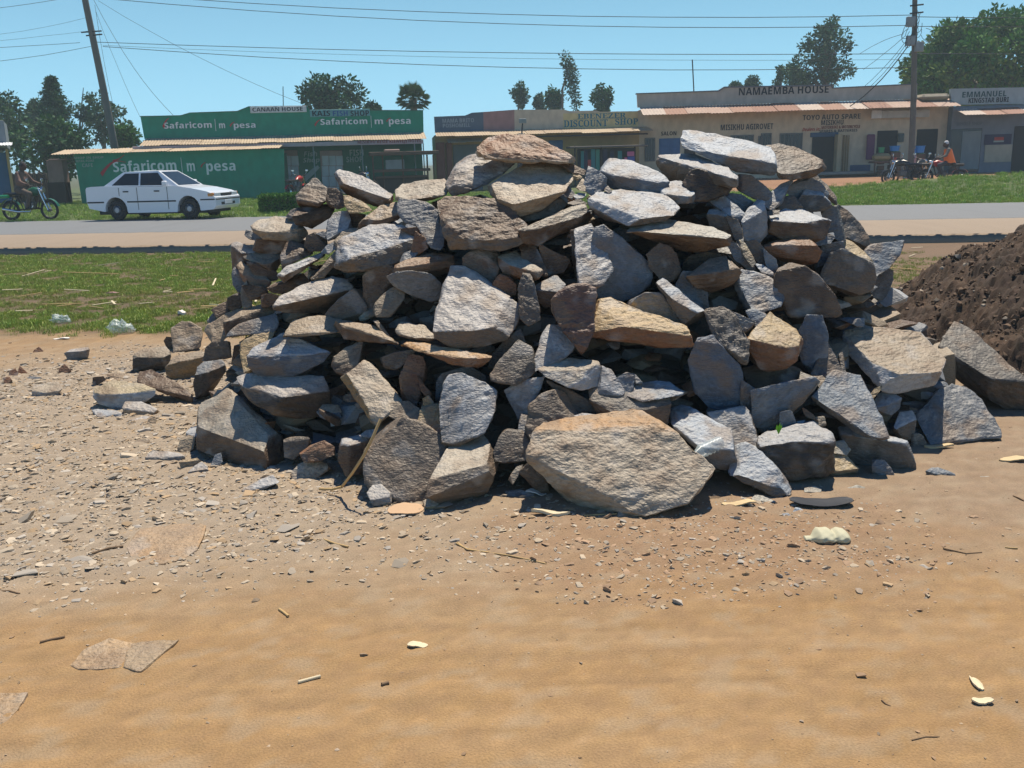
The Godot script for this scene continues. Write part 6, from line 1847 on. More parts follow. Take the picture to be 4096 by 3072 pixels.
	rock("large glittering pale grey slab right of the tower","p",0.69,1.15,-5.08,[-25,13,3,-20,17,-5,-7,18,-8,-2,17,-6,17,15,-2,14,10,7,16,9,9,23,8,11,19,5,17,14,2,22,-5,0,24,-9,5,16,-17,3,5,-22,9,6,-25,11,6,-15,11,5,-9,6,16,-4,1,25,14,3,22,-20,11,-16,-15,15,-23,-4,16,-26,1,15,-24,18,13,-20,15,9,-11,17,8,-9,23,8,-8,19,5,-1,15,2,4,-2,1,5,-6,4,-2,-13,3,-13,-18,8,-12],.01,"lg","gb",1,0.43)
	rock("tall grey stone standing right of the tower's gap","p",0.49,1.29,-5.23,[-7,8,7,-4,17,2,2,14,4,6,10,5,5,5,8,1,0,11,-3,1,10,-7,4,9,-5,8,-6,-2,16,-11,3,13,-10,7,10,-8,6,5,-5,2,1,-3,-2,1,-3,-5,4,-4],.01,"g","g",1,0.45)
	rock("pale topped grey slab behind the large glittering slab","p",0.7,1.3,-5.34,[-19,16,0,-15,20,-9,-9,18,-6,1,17,-2,12,12,7,17,10,12,20,6,19,15,0,20,4,0,11,-7,1,11,-16,5,6,-18,11,5,-18,13,5,-11,10,11,-3,10,12,6,10,11,11,7,18,16,5,21,-14,15,-19,-11,18,-28,-5,17,-25,3,15,-21,13,11,-12,18,10,-7,20,6,0,16,1,1,6,1,-8,-4,2,-8,-12,5,-13,-13,10,-14],.01,"lg","g",1,0.41)
	rock("five sided pale grey block right of the glittering slab","p",0.94,1.25,-5.19,[-11,9,1,-8,11,-3,0,12,-5,4,11,-4,8,7,5,8,0,14,-2,0,12,-9,2,10,-11,5,9,-2,4,13,7,3,14,-7,8,-11,-5,10,-15,2,11,-18,6,10,-16,9,7,-7,9,0,1,0,1,0,-6,2,-3],.01,"lg","g",1,0.42)
	rock("small grey shards on top of the glittering slab","p",0.55,1.31,-5.15,[-23,20,17,2,41,-6,21,12,27,4,-2,42,-15,18,-26,7,36,-49,23,11,-17,8,-1,-2],.001,"g","g",1,0.73)
	rock("grey and rust stone under the big brown block","p",-0.14,0.85,-4.97,[-10,16,8,-5,20,7,10,20,7,10,12,9,8,6,10,4,1,12,-4,7,10,-10,11,9,-10,14,-10,-5,17,-11,9,17,-11,8,10,-9,7,5,-8,3,0,-7,-4,5,-8,-10,9,-9],.01,"gb","r",1,0.24)
	rock("rusty stone with white broken top under the big brown block","p",0.04,0.89,-4.87,[-10,12,-2,-6,13,-6,0,14,-7,5,7,10,15,4,18,10,1,16,-6,1,4,-9,7,2,-7,10,1,-3,8,8,6,6,12,13,4,18,-9,9,-16,-5,11,-20,0,11,-21,5,6,-4,13,3,4,9,0,2,-5,1,-10,-8,6,-12],.01,"lt","r",1,0.54)
	rock("hunched brown stone right below the big brown block","p",0.12,0.9,-4.94,[-7,18,2,-3,20,1,3,15,5,7,6,11,8,0,15,-2,3,13,-5,10,8,-6,16,-13,-2,17,-14,3,12,-10,7,5,-4,8,0,0,-1,3,-2,-4,9,-7],.01,"b","b",1,0.56)
	rock("shaded brown stone with pale end right of the hunched one","p",0.26,0.89,-4.96,[-10,18,7,0,12,8,6,10,8,7,6,8,4,3,9,-1,5,8,-7,1,9,-8,15,-9,1,10,-9,6,8,-9,7,5,-8,4,2,-8,0,3,-8,-5,0,-7],.01,"b","b",1,0.10)
	rock("small rust stone above the wide pale faced block","p",-0.03,0.81,-4.82,[-8,3,7,-4,10,5,-1,13,5,4,11,5,8,6,6,6,1,7,-2,1,7,-7,2,-5,-4,8,-6,-1,11,-7,4,9,-7,7,4,-6,5,0,-5,-2,0,-5],.01,"r","r",1,0.21)
	rock("upright curved grey slab with bright edge, middle of the pile","p",0.43,0.84,-4.92,[-8,30,0,1,32,-4,3,28,-1,9,18,6,11,9,13,5,3,20,-4,0,25,-7,2,24,-8,10,17,-2,20,7,-5,28,1,-5,27,-19,3,29,-24,5,24,-20,9,16,-13,12,8,-6,6,3,1,-2,0,6,-5,2,5,-5,9,-2,0,17,-12,-3,24,-18],.01,"lg","g",1,0.61)
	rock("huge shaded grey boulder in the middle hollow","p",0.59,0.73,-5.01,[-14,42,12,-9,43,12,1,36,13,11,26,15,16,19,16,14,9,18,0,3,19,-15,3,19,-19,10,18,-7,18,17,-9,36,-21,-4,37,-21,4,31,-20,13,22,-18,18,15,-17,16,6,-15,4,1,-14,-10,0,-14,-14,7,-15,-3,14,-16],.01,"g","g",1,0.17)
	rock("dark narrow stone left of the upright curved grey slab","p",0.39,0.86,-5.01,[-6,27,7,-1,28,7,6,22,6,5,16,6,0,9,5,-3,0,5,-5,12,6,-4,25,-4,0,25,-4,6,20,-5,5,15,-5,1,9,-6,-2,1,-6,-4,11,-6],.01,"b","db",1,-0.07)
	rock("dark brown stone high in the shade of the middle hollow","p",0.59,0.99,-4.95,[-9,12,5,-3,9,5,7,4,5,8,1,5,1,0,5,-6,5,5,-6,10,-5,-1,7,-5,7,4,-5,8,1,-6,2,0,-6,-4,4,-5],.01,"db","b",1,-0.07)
	rock("rounded brown stone under the elliptic brown slab","p",0.83,0.85,-4.91,[-12,16,9,-5,22,8,1,19,8,7,12,9,7,7,9,3,1,10,-4,2,10,-10,9,9,-7,13,-9,-1,19,-10,3,17,-10,9,10,-9,9,6,-9,6,0,-8,0,1,-8,-6,7,-9],.01,"b","gb",1,0.10)
	rock("thin upright grey brown stone right of the pale faced block","p",0.1,0.69,-4.68,[-6,18,4,-3,26,0,1,26,0,3,20,3,5,9,8,5,3,11,-1,0,12,-5,4,10,-5,16,-8,-3,23,-12,1,22,-11,3,17,-9,4,8,-3,5,2,0,0,0,1,-4,4,-1],.01,"gb","gb",1,0.44)
	rock("grey topped brown stone behind the hanging rust stone","p",0.21,0.75,-4.79,[-9,11,7,-1,16,-2,4,16,-3,8,12,5,5,9,10,2,2,10,-3,1,9,-7,5,9,-7,10,9,-2,10,9,4,9,10,-7,8,-8,0,13,-17,4,13,-18,7,10,-10,5,6,-6,2,1,-6,-2,0,-6,-6,3,-6],.01,"g","b",1,0.47)
	rock("red brown stone hanging point down in the centre","p",0.32,0.56,-4.54,[-12,27,7,-8,31,5,-3,33,4,5,34,3,10,32,4,9,22,9,8,12,14,5,6,17,2,2,19,-2,8,16,-8,15,13,-12,22,9,-9,23,-14,-6,26,-16,-1,28,-17,6,29,-17,10,27,-16,10,19,-11,8,9,-6,6,4,-3,3,0,-1,0,6,-5,-6,12,-8,-9,19,-11],.01,"rb","rb",1.4,0.44)
	rock("wide pale faced block with straight lower edge, pile centre","p",-0.18,0.55,-4.77,[-20,15,27,-19,23,13,-16,32,-3,-12,42,-7,-5,42,-7,9,33,-4,18,27,6,24,22,15,23,19,21,21,14,24,16,8,25,2,5,28,-13,6,28,-19,8,28,-20,14,28,-12,14,28,0,14,29,12,15,26,21,17,24,-20,9,-11,-19,17,-26,-16,25,-41,-12,35,-45,-6,34,-45,7,26,-43,16,20,-32,21,16,-23,20,13,-17,18,8,-14,14,3,-13,1,0,-10,-13,1,-10,-19,3,-10],.01,"lg","gb",1,0.43)
	rock("long pale grey slab crowning the right peak","p",1.28,1.38,-5.46,[-28,21,-3,-24,26,-14,-17,25,-12,-4,22,-6,9,18,3,21,15,11,21,10,21,19,5,29,19,0,30,11,0,27,2,1,23,-4,6,14,-12,9,9,-21,16,5,-28,18,2,-14,16,7,-5,14,12,1,9,23,18,6,29,-20,20,-27,-16,24,-38,-9,24,-37,3,21,-30,14,17,-21,24,14,-14,24,10,-3,22,6,5,22,1,5,15,1,2,7,2,-1,2,7,-11,-5,10,-16,-13,16,-20,-19,17,-22],.01,"lg","g",1,0.49)
	rock("grey brown stone at the right end of the crowning slab","p",1.69,1.35,-5.52,[-17,19,-5,-9,20,-7,1,17,-3,8,13,3,13,10,8,14,5,13,6,1,13,-7,0,17,-17,1,18,-17,8,10,-17,3,18,-8,3,18,4,5,15,13,6,13,-9,17,-25,-2,19,-28,7,16,-23,14,13,-18,18,9,-12,18,6,-7,11,2,-7,-1,0,-3,-10,1,-3,-10,8,-10],.01,"gb","b",1,0.37)
	rock("slab with jagged pale rim under the crowning slab's left end","p",1.08,1.32,-5.46,[-22,18,-6,-19,18,-9,-7,18,-9,-5,19,-11,2,18,-7,7,14,9,13,11,23,15,6,44,14,1,47,13,0,33,6,3,8,-1,3,-5,-13,4,-4,-16,4,-4,-19,11,-3,-21,17,-2,-8,17,-3,1,17,-3,6,13,12,12,9,28,13,5,48,-16,16,-25,-13,17,-28,-2,17,-28,0,17,-29,5,16,-26,10,13,-10,15,10,4,16,6,25,15,2,29,14,1,14,9,3,-11,2,4,-23,-8,4,-23,-11,5,-23,-14,11,-22],.01,"lg","gb",1,0.44)
	rock("very dark brown angular block below the right peak","p",1.1,1.25,-5.23,[-15,11,8,-10,16,6,-7,18,6,1,15,7,7,12,8,13,8,10,10,4,11,-1,0,12,-9,1,12,-12,6,10,-10,10,-9,-5,15,-11,-2,17,-12,4,14,-11,10,11,-10,15,7,-8,13,4,-7,3,1,-6,-5,2,-6,-7,5,-7],.01,"db","db",1,0.34)
	rock("shaded grey plank propping the crowning slab","p",1.39,1.22,-5.36,[-12,13,8,-10,17,7,-2,16,7,6,10,8,10,6,8,6,0,9,-2,4,9,-10,8,8,-6,12,-9,-4,16,-10,2,14,-10,9,9,-9,13,6,-9,10,0,-8,3,4,-8,-5,8,-9],.01,"g","g",1,0.10)
	rock("shaded grey stone behind the two sided grey block","p",1.3,1.16,-5.28,[-10,13,5,0,12,5,8,7,6,4,0,8,-3,6,6,-9,10,6,-6,12,-8,3,11,-7,10,6,-6,6,1,-5,0,6,-6,-5,9,-7],.01,"g","g",1,0.24)
	rock("grey block lit along one sloping side, right upper pile","p",1.23,1.12,-5.19,[-14,14,4,-5,17,0,-2,12,5,4,8,9,8,4,13,4,0,18,0,3,15,-5,8,10,-10,11,6,-9,12,-13,0,15,-17,2,11,-12,8,7,-8,10,4,-4,7,0,1,4,2,-2,-1,7,-7,-5,10,-11],.01,"lg","g",1,0.71)
	rock("squat grey brown stone above the elliptic slab's right end","p",1.17,1.04,-5.15,[-10,15,6,-7,17,2,0,18,1,2,14,9,3,9,11,6,0,11,-1,5,5,-7,7,7,-9,15,7,-1,16,4,2,13,10,-5,14,-11,-2,15,-15,4,16,-16,5,12,-7,6,8,-6,9,1,-5,3,4,-11,-3,6,-9],.01,"lg","gb",1,0.50)
	rock("small grey brown stone right of the squat one above ellipse","p",1.23,1.04,-5.05,[-6,14,2,0,12,3,2,8,4,3,2,5,-1,0,6,-3,5,4,-3,12,-6,2,10,-6,4,7,-5,4,2,-3,1,0,-3,-1,4,-4],.01,"gb","gb",1,0.24)
	rock("tall split grey wedge standing in the right upper pile","p",1.35,1.01,-5.12,[-10,14,10,-5,19,4,2,25,-4,5,23,-1,6,16,3,6,6,5,-1,0,8,-8,2,12,-9,8,12,-9,13,11,-3,16,7,5,19,3,-5,13,-4,-1,17,-10,6,22,-18,8,20,-15,9,15,-10,9,6,-9,3,0,-5,-4,2,-2,-5,7,-2],.01,"lg","g",1,0.47)
	rock("bright silvery shard leaning right of the split wedge","p",1.56,1.19,-5.4,[-14,2,15,-7,9,8,0,14,2,7,16,0,8,15,1,2,9,8,-3,3,13,-8,0,17,-11,0,17,-8,2,-3,-2,8,-10,5,13,-15,11,14,-17,12,13,-16,6,8,-9,2,3,-4,-2,0,0,-5,0,-1],.01,"lg","g",1,0.70)
	rock("small grey stone right of the bright silvery shard","p",1.61,1.17,-5.33,[-10,2,5,-4,9,0,1,9,1,6,2,5,4,0,7,-4,1,6,-7,2,-4,-1,8,-9,3,7,-8,8,2,-4,6,0,-2,-1,1,-3],.01,"gb","gb",1,0.53)
	rock("shaded grey block beneath the crowning slab's right end","p",1.76,1.2,-5.52,[-16,8,8,-12,13,8,-4,17,8,5,12,8,10,6,8,7,0,8,-4,0,8,-9,2,8,-10,7,-9,-6,11,-8,1,15,-8,9,11,-8,14,6,-9,11,0,-9,1,0,-9,-3,2,-9],.01,"g","g",1,-0.03)
	rock("grey brown stone behind the right peak facing the road","p",1.95,1.18,-5.8,[-14,18,3,-7,19,2,-1,11,9,3,5,14,2,0,18,-3,6,14,-6,16,-16,0,17,-17,5,11,-10,9,4,-5,7,1,-1,3,5,-5],.01,"gb","gb",1,0.61)
	rock("dark wedge with pale ridge on the right shoulder","p",1.78,1.16,-5.47,[-13,4,8,-7,12,5,-2,15,0,2,12,5,8,4,10,2,1,10,-7,0,8,-9,10,7,-2,13,3,2,10,8,-7,4,-7,-2,11,-10,4,14,-16,7,10,-10,12,3,-5,7,1,-5,-2,0,-7],.01,"lg","gb",1,0.52)
	rock("pale topped slab with brown side on the right shoulder","p",1.61,1.01,-5.22,[-22,14,6,-9,18,-7,3,18,-8,9,15,2,16,12,12,14,10,14,12,3,14,3,0,9,-9,2,11,-17,6,9,-22,10,9,-21,13,9,-9,12,12,2,13,10,9,11,15,14,12,14,-14,12,-13,-2,16,-25,8,16,-26,14,13,-16,19,11,-6,18,9,-4,15,2,-4,8,0,-9,-3,2,-7,-10,5,-9,-14,9,-10],.01,"lg","b",1,0.44)
	rock("small flat brown stone on the right shoulder slab","p",1.46,1.16,-5.17,[-50,22,19,-11,35,1,41,34,3,29,10,35,-36,5,42,-34,20,-14,-1,31,-31,45,30,-30,33,10,2,-24,5,9],.001,"gb","gb",1,0.78)
	rock("grey block at the right edge under the dark wedge","p",1.91,0.98,-5.48,[-11,20,6,0,22,6,3,11,7,5,1,8,3,0,8,-3,2,8,-7,9,7,-9,15,6,-5,18,-9,5,19,-9,7,10,-8,9,1,-7,7,0,-6,2,2,-7,-2,8,-7,-3,13,-8],.01,"gb","g",1,0.10)
	rock("grey brown boulder sloping down the far right edge","p",2.15,0.89,-5.79,[-13,30,4,-7,26,4,0,18,6,5,11,8,7,2,12,1,0,16,-5,5,15,-12,10,15,-14,19,10,-4,26,-17,1,23,-17,7,16,-15,12,9,-12,13,1,-8,8,0,-5,2,4,-5,-4,8,-6,-5,16,-10],.01,"gb","gb",1,0.47)
	rock("elliptic brown slab with thin pale rim, right of centre","p",0.94,0.99,-4.93,[-33,14,7,-26,16,0,-9,18,-3,4,16,1,13,14,7,20,11,15,21,8,19,19,5,16,13,3,7,2,1,1,-8,4,0,-21,10,2,-33,14,8,-21,15,3,-8,16,1,4,15,3,12,13,8,20,9,19,-27,12,-10,-19,14,-16,-5,15,-19,7,14,-16,14,12,-10,21,9,-1,22,7,2,20,4,0,14,2,-9,5,0,-15,-4,4,-17,-16,8,-14],.01,"lt","b",1,0.42)
	rock("rust brown stone under the right shoulder slab","p",1.57,0.89,-5.1,[-20,13,8,-11,15,3,5,16,1,8,13,7,11,9,12,9,3,11,6,1,5,-5,2,3,-17,7,7,-18,13,8,-9,15,5,4,15,4,8,12,12,-13,11,-7,-6,13,-12,9,13,-14,12,11,-7,14,7,-3,12,2,-3,9,0,-10,0,1,-11,-11,6,-8],.01,"r","r",1,0.43)
	rock("small blue grey stone right of the rust brown stone","p",1.78,0.98,-5.23,[-8,3,5,-3,7,2,4,8,2,4,5,4,1,2,6,-6,1,6,-5,2,-2,0,6,-5,6,6,-6,6,4,-4,3,2,-2,-3,0,-1],.01,"g","g",1,0.53)
	rock("ochre topped slab on the right edge of the pile","p",2.04,0.85,-5.43,[-9,15,-2,-5,14,-1,1,8,6,4,2,14,2,1,16,-3,5,10,-10,8,7,-3,12,-17,1,11,-16,6,7,-8,8,2,0,7,0,1,2,4,-4,-4,6,-8],.01,"y","y",1,0.78)
	rock("broad dark grey brown block on the right edge","p",1.91,0.69,-5.19,[-21,13,13,-15,27,12,-9,29,12,0,25,12,9,20,12,10,11,13,9,6,14,-3,2,14,-11,7,14,-20,11,13,-10,10,-13,-4,22,-14,1,24,-15,10,21,-14,17,16,-14,18,8,-13,17,3,-12,6,0,-12,0,4,-12,-9,8,-13],.01,"gb","gb",1,0.10)
	rock("dark stone between rust brown stone and broad dark block","p",1.82,0.81,-5.27,[-10,12,8,-8,19,8,5,20,8,6,16,8,0,12,8,-7,1,8,-11,6,8,-4,10,-9,-2,16,-8,10,17,-8,11,14,-8,5,10,-9,0,0,-9,-4,5,-9],.01,"g","db",1,-0.03)
	rock("upright grey slab sticking out at the right edge","p",2.3,0.74,-5.7,[-17,17,13,-11,20,8,-2,21,5,10,24,0,13,23,0,9,17,6,1,10,15,-6,5,21,-15,1,27,-15,6,22,-14,13,15,-6,14,-11,-1,17,-16,8,18,-19,19,20,-24,22,19,-24,18,14,-18,10,7,-10,3,3,-4,-5,0,3,-5,5,-2,-4,11,-9],.01,"g","g",1,0.63)
	rock("dark stone under the upright slab at the right edge","p",2.23,0.62,-5.5,[-11,8,7,-6,16,7,0,20,7,3,19,7,3,13,7,-1,1,7,-8,3,7,-4,7,-7,0,13,-7,5,17,-7,8,17,-7,8,11,-7,4,0,-7,-2,2,-7],.01,"db","g",1,0.00)
	rock("large dark brown slab with pale ridge, right middle","p",1.57,0.63,-4.9,[-20,23,12,-18,30,11,-12,32,10,-3,29,11,5,23,12,12,14,15,15,5,17,12,3,17,0,3,17,-16,5,17,-19,13,15,-10,18,-16,-7,24,-17,-2,26,-18,6,24,-17,13,18,-16,19,10,-13,22,2,-11,19,0,-10,8,0,-11,-6,2,-11,-9,10,-13],.01,"b","b",1,0.24)
	rock("rippled pale grey stone left of the large dark brown slab","p",1.32,0.68,-4.87,[-15,18,5,-10,23,1,-4,22,2,4,19,4,9,15,9,10,9,14,7,5,18,-3,3,20,-10,2,21,-13,8,15,-8,15,-16,-4,18,-21,2,18,-20,10,15,-17,14,11,-13,14,6,-7,12,3,-4,2,1,-1,-4,0,-1,-7,6,-7],.01,"lg","g",1.6,0.68)
	rock("thin ochre edged slab right of the elliptic slab","p",1.27,0.92,-4.97,[-5,14,-1,-1,12,0,3,2,9,1,0,11,-3,6,6,-2,12,-12,2,11,-11,5,2,-1,3,0,1,0,5,-5],.01,"y","t",1,0.67)
	rock("dark grey slab behind the brown wedge, right of centre","p",1.27,0.87,-5.01,[-12,18,6,-6,17,7,-2,12,7,3,5,9,6,1,9,2,1,9,-7,8,8,-7,15,-10,-2,14,-10,2,10,-9,7,4,-8,10,0,-7,5,0,-7,-2,6,-8],.01,"g","g",1,0.17)
	rock("shaded grey brown stone under the split wedge","p",1.35,0.9,-5.06,[-9,14,5,-2,15,5,4,9,7,4,2,8,0,0,9,-6,8,7,-5,12,-8,2,13,-8,7,7,-7,7,2,-5,3,0,-4,-2,6,-6],.01,"gb","gb",1,0.24)
	rock("small pale chips above the rippled pale grey stone","p",1.36,0.86,-4.91,[-59,76,-10,-12,62,7,39,16,63,28,4,78,-25,18,61,-29,60,-86,11,48,-69,54,9,-13,44,-1,3,-2,11,-14],.001,"lg","g",1,0.76)
	rock("narrow grey stone left of the large dark brown slab","p",1.41,0.86,-4.96,[-6,15,3,1,9,4,2,4,4,0,0,5,-5,6,4,-3,13,-5,3,8,-4,4,4,-3,2,0,-3,-2,5,-4],.01,"g","g",1,0.14)
	rock("brown wedge with thin lit ridge, right of centre","p",1.07,0.78,-4.83,[-19,11,14,-2,19,1,6,20,-2,12,13,11,9,7,7,-2,2,4,-12,6,11,-16,12,14,-2,18,2,6,19,0,10,13,11,-13,9,-4,2,15,-18,10,17,-21,14,11,-7,12,5,-11,2,0,-15,-7,4,-7],.01,"gb","b",1,0.48)
	rock("dark brown stone above the brown wedge in shade","p",1.04,0.85,-5.01,[-13,6,6,-8,13,7,1,15,8,11,13,8,6,9,7,-8,1,6,-9,5,-7,-5,11,-6,4,13,-6,12,11,-6,8,8,-7,-4,0,-8],.01,"db","b",1,-0.11)
	rock("slanting grey slab with brown left side, right of the hollow","p",0.87,0.64,-4.67,[-13,24,1,-9,26,-3,-4,22,1,1,16,10,10,10,16,9,9,18,1,7,19,0,2,16,-5,10,10,-9,17,2,-9,23,1,-5,17,9,0,11,17,2,8,21,-7,19,-23,-4,21,-27,0,18,-23,5,12,-15,14,7,-8,13,6,-6,5,4,-5,4,0,-8,0,7,-14,-4,12,-22],.01,"lg","gb",1,0.47)
	rock("dark curved stone behind the slanting grey slab","p",0.97,0.69,-4.87,[-12,15,9,-7,23,9,1,22,9,6,11,9,7,1,9,1,2,9,-6,8,9,-7,12,-8,-3,19,-8,5,18,-8,8,9,-8,9,0,-9,4,1,-8,-2,6,-8],.01,"g","g",1,-0.03)
	rock("smooth shaded boulder above the wide ochre slab","p",0.73,0.64,-4.71,[-15,14,7,-5,19,7,3,19,7,8,11,8,15,3,9,8,2,9,-8,3,9,-13,8,8,-11,11,-9,-2,16,-10,5,15,-10,10,8,-9,16,1,-8,9,0,-7,-4,1,-8,-9,5,-8],.01,"g","y",1,0.14)
	rock("wide ochre slab with dark rusty front in the hollow","p",0.66,0.56,-4.56,[-27,16,8,-25,24,-7,-15,25,-9,-8,22,-3,-7,18,4,-2,14,11,5,14,11,17,14,11,24,11,18,25,8,20,24,5,19,8,3,13,-5,5,11,-15,7,9,-26,8,8,-26,16,9,-15,15,9,-5,14,11,4,13,13,16,12,16,24,9,20,-21,11,-15,-19,18,-30,-11,19,-32,-4,16,-25,-3,13,-19,1,10,-12,7,10,-11,18,10,-11,25,7,-5,26,5,-3,24,1,-3,10,0,-9,-1,2,-12,-11,3,-14,-21,4,-15],.01,"y","r",1,0.41)
	rock("rough grey brown slab leaning right of the ochre slab","p",1.09,0.49,-4.54,[-14,27,3,-4,28,2,3,22,6,7,12,13,6,7,16,4,2,19,0,4,19,-5,8,16,-11,17,9,-12,22,6,-7,21,-18,2,22,-19,7,17,-15,11,8,-8,10,4,-5,8,0,-2,5,1,-3,0,5,-6,-5,13,-12,-6,17,-15],.01,"gb","gb",1.4,0.53)
	rock("small triangular grey stone beside the rough leaning slab","p",1.18,0.59,-4.65,[-8,15,3,-2,12,4,5,9,6,2,3,8,-1,2,9,-4,8,6,-4,11,-9,1,9,-8,8,6,-7,5,1,-5,2,0,-4,0,6,-7],.01,"gb","gb",1,0.37)
	rock("rounded ochre boulder with dark underside, right middle","p",1.32,0.41,-4.56,[-17,14,11,-16,22,10,-13,24,7,-1,31,-5,3,28,-1,9,24,6,10,20,14,9,14,17,2,7,17,-6,4,13,-13,7,11,-16,21,12,-11,21,13,-4,19,15,1,17,18,9,18,17,-8,9,-15,-8,16,-16,-5,18,-19,7,24,-31,10,22,-27,16,18,-20,17,14,-12,15,9,-9,9,2,-9,2,0,-13,-5,3,-15],.01,"y","r",1,0.39)
	rock("grey stone resting on the rounded ochre boulder","p",1.28,0.59,-4.69,[-8,13,3,-4,14,2,1,12,5,5,8,8,3,2,12,-1,2,12,-6,8,7,-4,10,-10,0,11,-11,5,9,-9,8,5,-6,6,1,-1,2,0,-1,-2,6,-6],.01,"g","g",1,0.59)
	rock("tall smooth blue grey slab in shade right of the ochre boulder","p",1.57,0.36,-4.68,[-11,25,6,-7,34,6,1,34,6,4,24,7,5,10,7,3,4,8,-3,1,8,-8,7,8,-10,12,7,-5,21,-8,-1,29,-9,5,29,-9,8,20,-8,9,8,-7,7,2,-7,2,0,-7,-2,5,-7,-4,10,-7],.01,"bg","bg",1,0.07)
	rock("lit lower corner of a grey slab beside the tall blue grey one","p",1.64,0.35,-4.66,[-2,21,-1,0,16,3,2,10,7,4,5,11,3,3,12,-5,4,11,-13,5,11,-6,8,9,4,16,-16,5,11,-12,7,6,-8,8,2,-5,7,0,-3,1,1,-4,-6,2,-4,0,4,-6],.01,"gb","g",1,0.56)
	rock("thin upright splinter left of the great tan topped slab","p",1.69,0.38,-4.61,[-1,11,-3,1,12,-4,0,6,2,0,0,7,-2,0,7,0,9,-7,2,10,-7,1,5,-1,1,0,4,-1,0,4],.01,"gb","gb",1,0.67)
	rock("great tan topped slab with grey broken front, lower right","p",2.08,0.21,-4.89,[-31,28,0,-25,33,-9,-15,35,-14,-8,34,-11,6,30,-3,15,32,-6,14,23,13,18,21,18,22,18,24,17,14,32,12,13,35,0,12,35,-4,9,31,-10,7,29,-17,8,28,-21,13,23,-22,16,16,-27,22,5,-28,30,-2,-22,26,6,-21,21,16,-15,19,22,-4,19,23,-1,13,35,-14,19,-34,-8,24,-42,1,26,-47,7,25,-44,20,21,-36,29,23,-40,27,15,-20,30,13,-15,33,11,-9,29,7,-1,25,6,1,13,6,2,9,3,-2,4,0,-4,-3,2,-5,-5,6,-11,-7,9,-17,-10,14,-29],.01,"t","lg",1,0.71)
	rock("long slab leaning against the dark soil heap","p",2.86,-0.09,-5.52,[-31,44,12,-23,50,3,-15,56,-5,-11,55,-4,-4,48,6,2,39,19,7,31,32,11,26,39,11,8,42,-2,11,39,-12,21,9,-24,28,10,-30,44,12,-17,46,9,-11,42,15,-10,32,30,-2,23,43,-7,33,-30,1,39,-39,9,44,-47,12,43,-46,18,37,-36,23,29,-23,28,21,-10,31,17,-3,30,0,0,19,3,-3,10,12,-33,0,19,-32],.01,"gb","db",1,0.38)
	rock("big grey boulder at the pile's right foot","p",2.42,-0.08,-4.84,[-27,20,9,-13,29,-1,-2,33,-6,6,31,-5,11,26,2,12,18,12,14,10,21,9,10,21,-9,10,20,-14,8,23,-25,8,23,-27,16,14,-25,8,24,-14,9,23,-9,11,21,13,11,21,-11,11,-20,3,19,-30,13,22,-35,20,21,-34,24,16,-27,25,9,-17,27,3,-8,22,2,-8,6,3,-9,1,0,-6,-9,0,-6,-10,8,-15],.01,"g","g",1.3,0.34)
	rock("pale flat grey stone wedged under the great tan topped slab","p",1.95,0.14,-4.67,[-12,7,9,-3,12,-2,2,13,-3,7,10,2,5,3,4,0,2,7,-10,5,9,-11,7,9,-3,8,8,6,10,3,-6,4,-3,2,8,-14,6,9,-14,11,7,-9,9,0,-8,4,0,-4,-4,2,-2],.01,"lg","g",1,0.45)
	rock("small ochre chip standing beside the wedged pale grey stone","p",1.88,0.24,-4.64,[-68,19,64,-17,66,24,29,80,13,17,59,30,-45,13,69,-33,4,-11,14,43,-50,55,55,-62,43,38,-45,-13,-2,-6],.001,"y","y",1,0.61)
	rock("small grey brown stone left of the big right foot boulder","p",2.06,-0,-4.67,[-11,9,10,-3,16,0,4,16,-2,4,13,4,3,2,5,-4,3,7,-10,9,10,-4,12,6,3,13,4,-5,6,-1,2,11,-12,9,12,-13,8,9,-7,7,0,-6,1,0,-4],.01,"lg","gb",1,0.47)
	rock("little brown stone at the ground beside the right foot boulder","p",2.12,-0.05,-4.63,[-71,30,58,-45,106,17,9,108,16,29,53,46,-4,22,62,-25,6,-30,0,72,-70,48,73,-71,63,26,-42,33,-1,-25],.001,"t","b",1,0.47)
	rock("grey sparkling shard leaning left of the wedged pale stone","p",1.68,0.1,-4.46,[-22,23,8,-17,26,3,-10,29,-1,-7,33,-6,-2,31,-4,6,31,-3,7,22,8,8,14,20,9,8,29,5,7,29,-1,8,29,-7,10,25,-12,16,17,-18,19,12,-21,22,9,-17,18,14,-7,11,25,-9,14,-23,-4,17,-27,3,19,-31,6,23,-37,10,21,-34,17,21,-34,17,14,-22,19,6,-10,19,1,-1,16,0,-2,10,0,-2,4,3,-5,0,8,-13,-5,10,-18],.01,"g","gb",1,0.38)
	rock("small tan flake left of the sparkling shard's top","p",1.56,0.33,-4.51,[-55,75,6,-5,80,1,25,52,37,-3,15,85,-53,27,70,-23,52,-70,21,56,-75,46,33,-39,20,2,9,-23,12,-6],.001,"t","t",1,0.78)
	rock("tiny tan chip beside the small tan flake","p",1.47,0.39,-4.48,[-53,15,32,-31,47,-10,29,24,20,10,11,37,-35,6,-9,-14,33,-51,37,14,-21,20,3,-4],.001,"t","t",1,0.78)
	rock("large dark grey boulder in shade, lower right","p",1.35,0.13,-4.43,[-21,6,15,-20,26,12,-11,28,12,-2,30,12,10,32,12,13,30,12,7,25,13,2,20,13,-5,15,14,-6,8,14,-12,5,15,-12,1,-11,-10,19,-13,-3,21,-13,6,23,-13,16,25,-13,19,22,-13,14,18,-13,9,13,-12,3,9,-12,2,3,-11,-4,0,-11],.01,"g","gb",1,0.10)
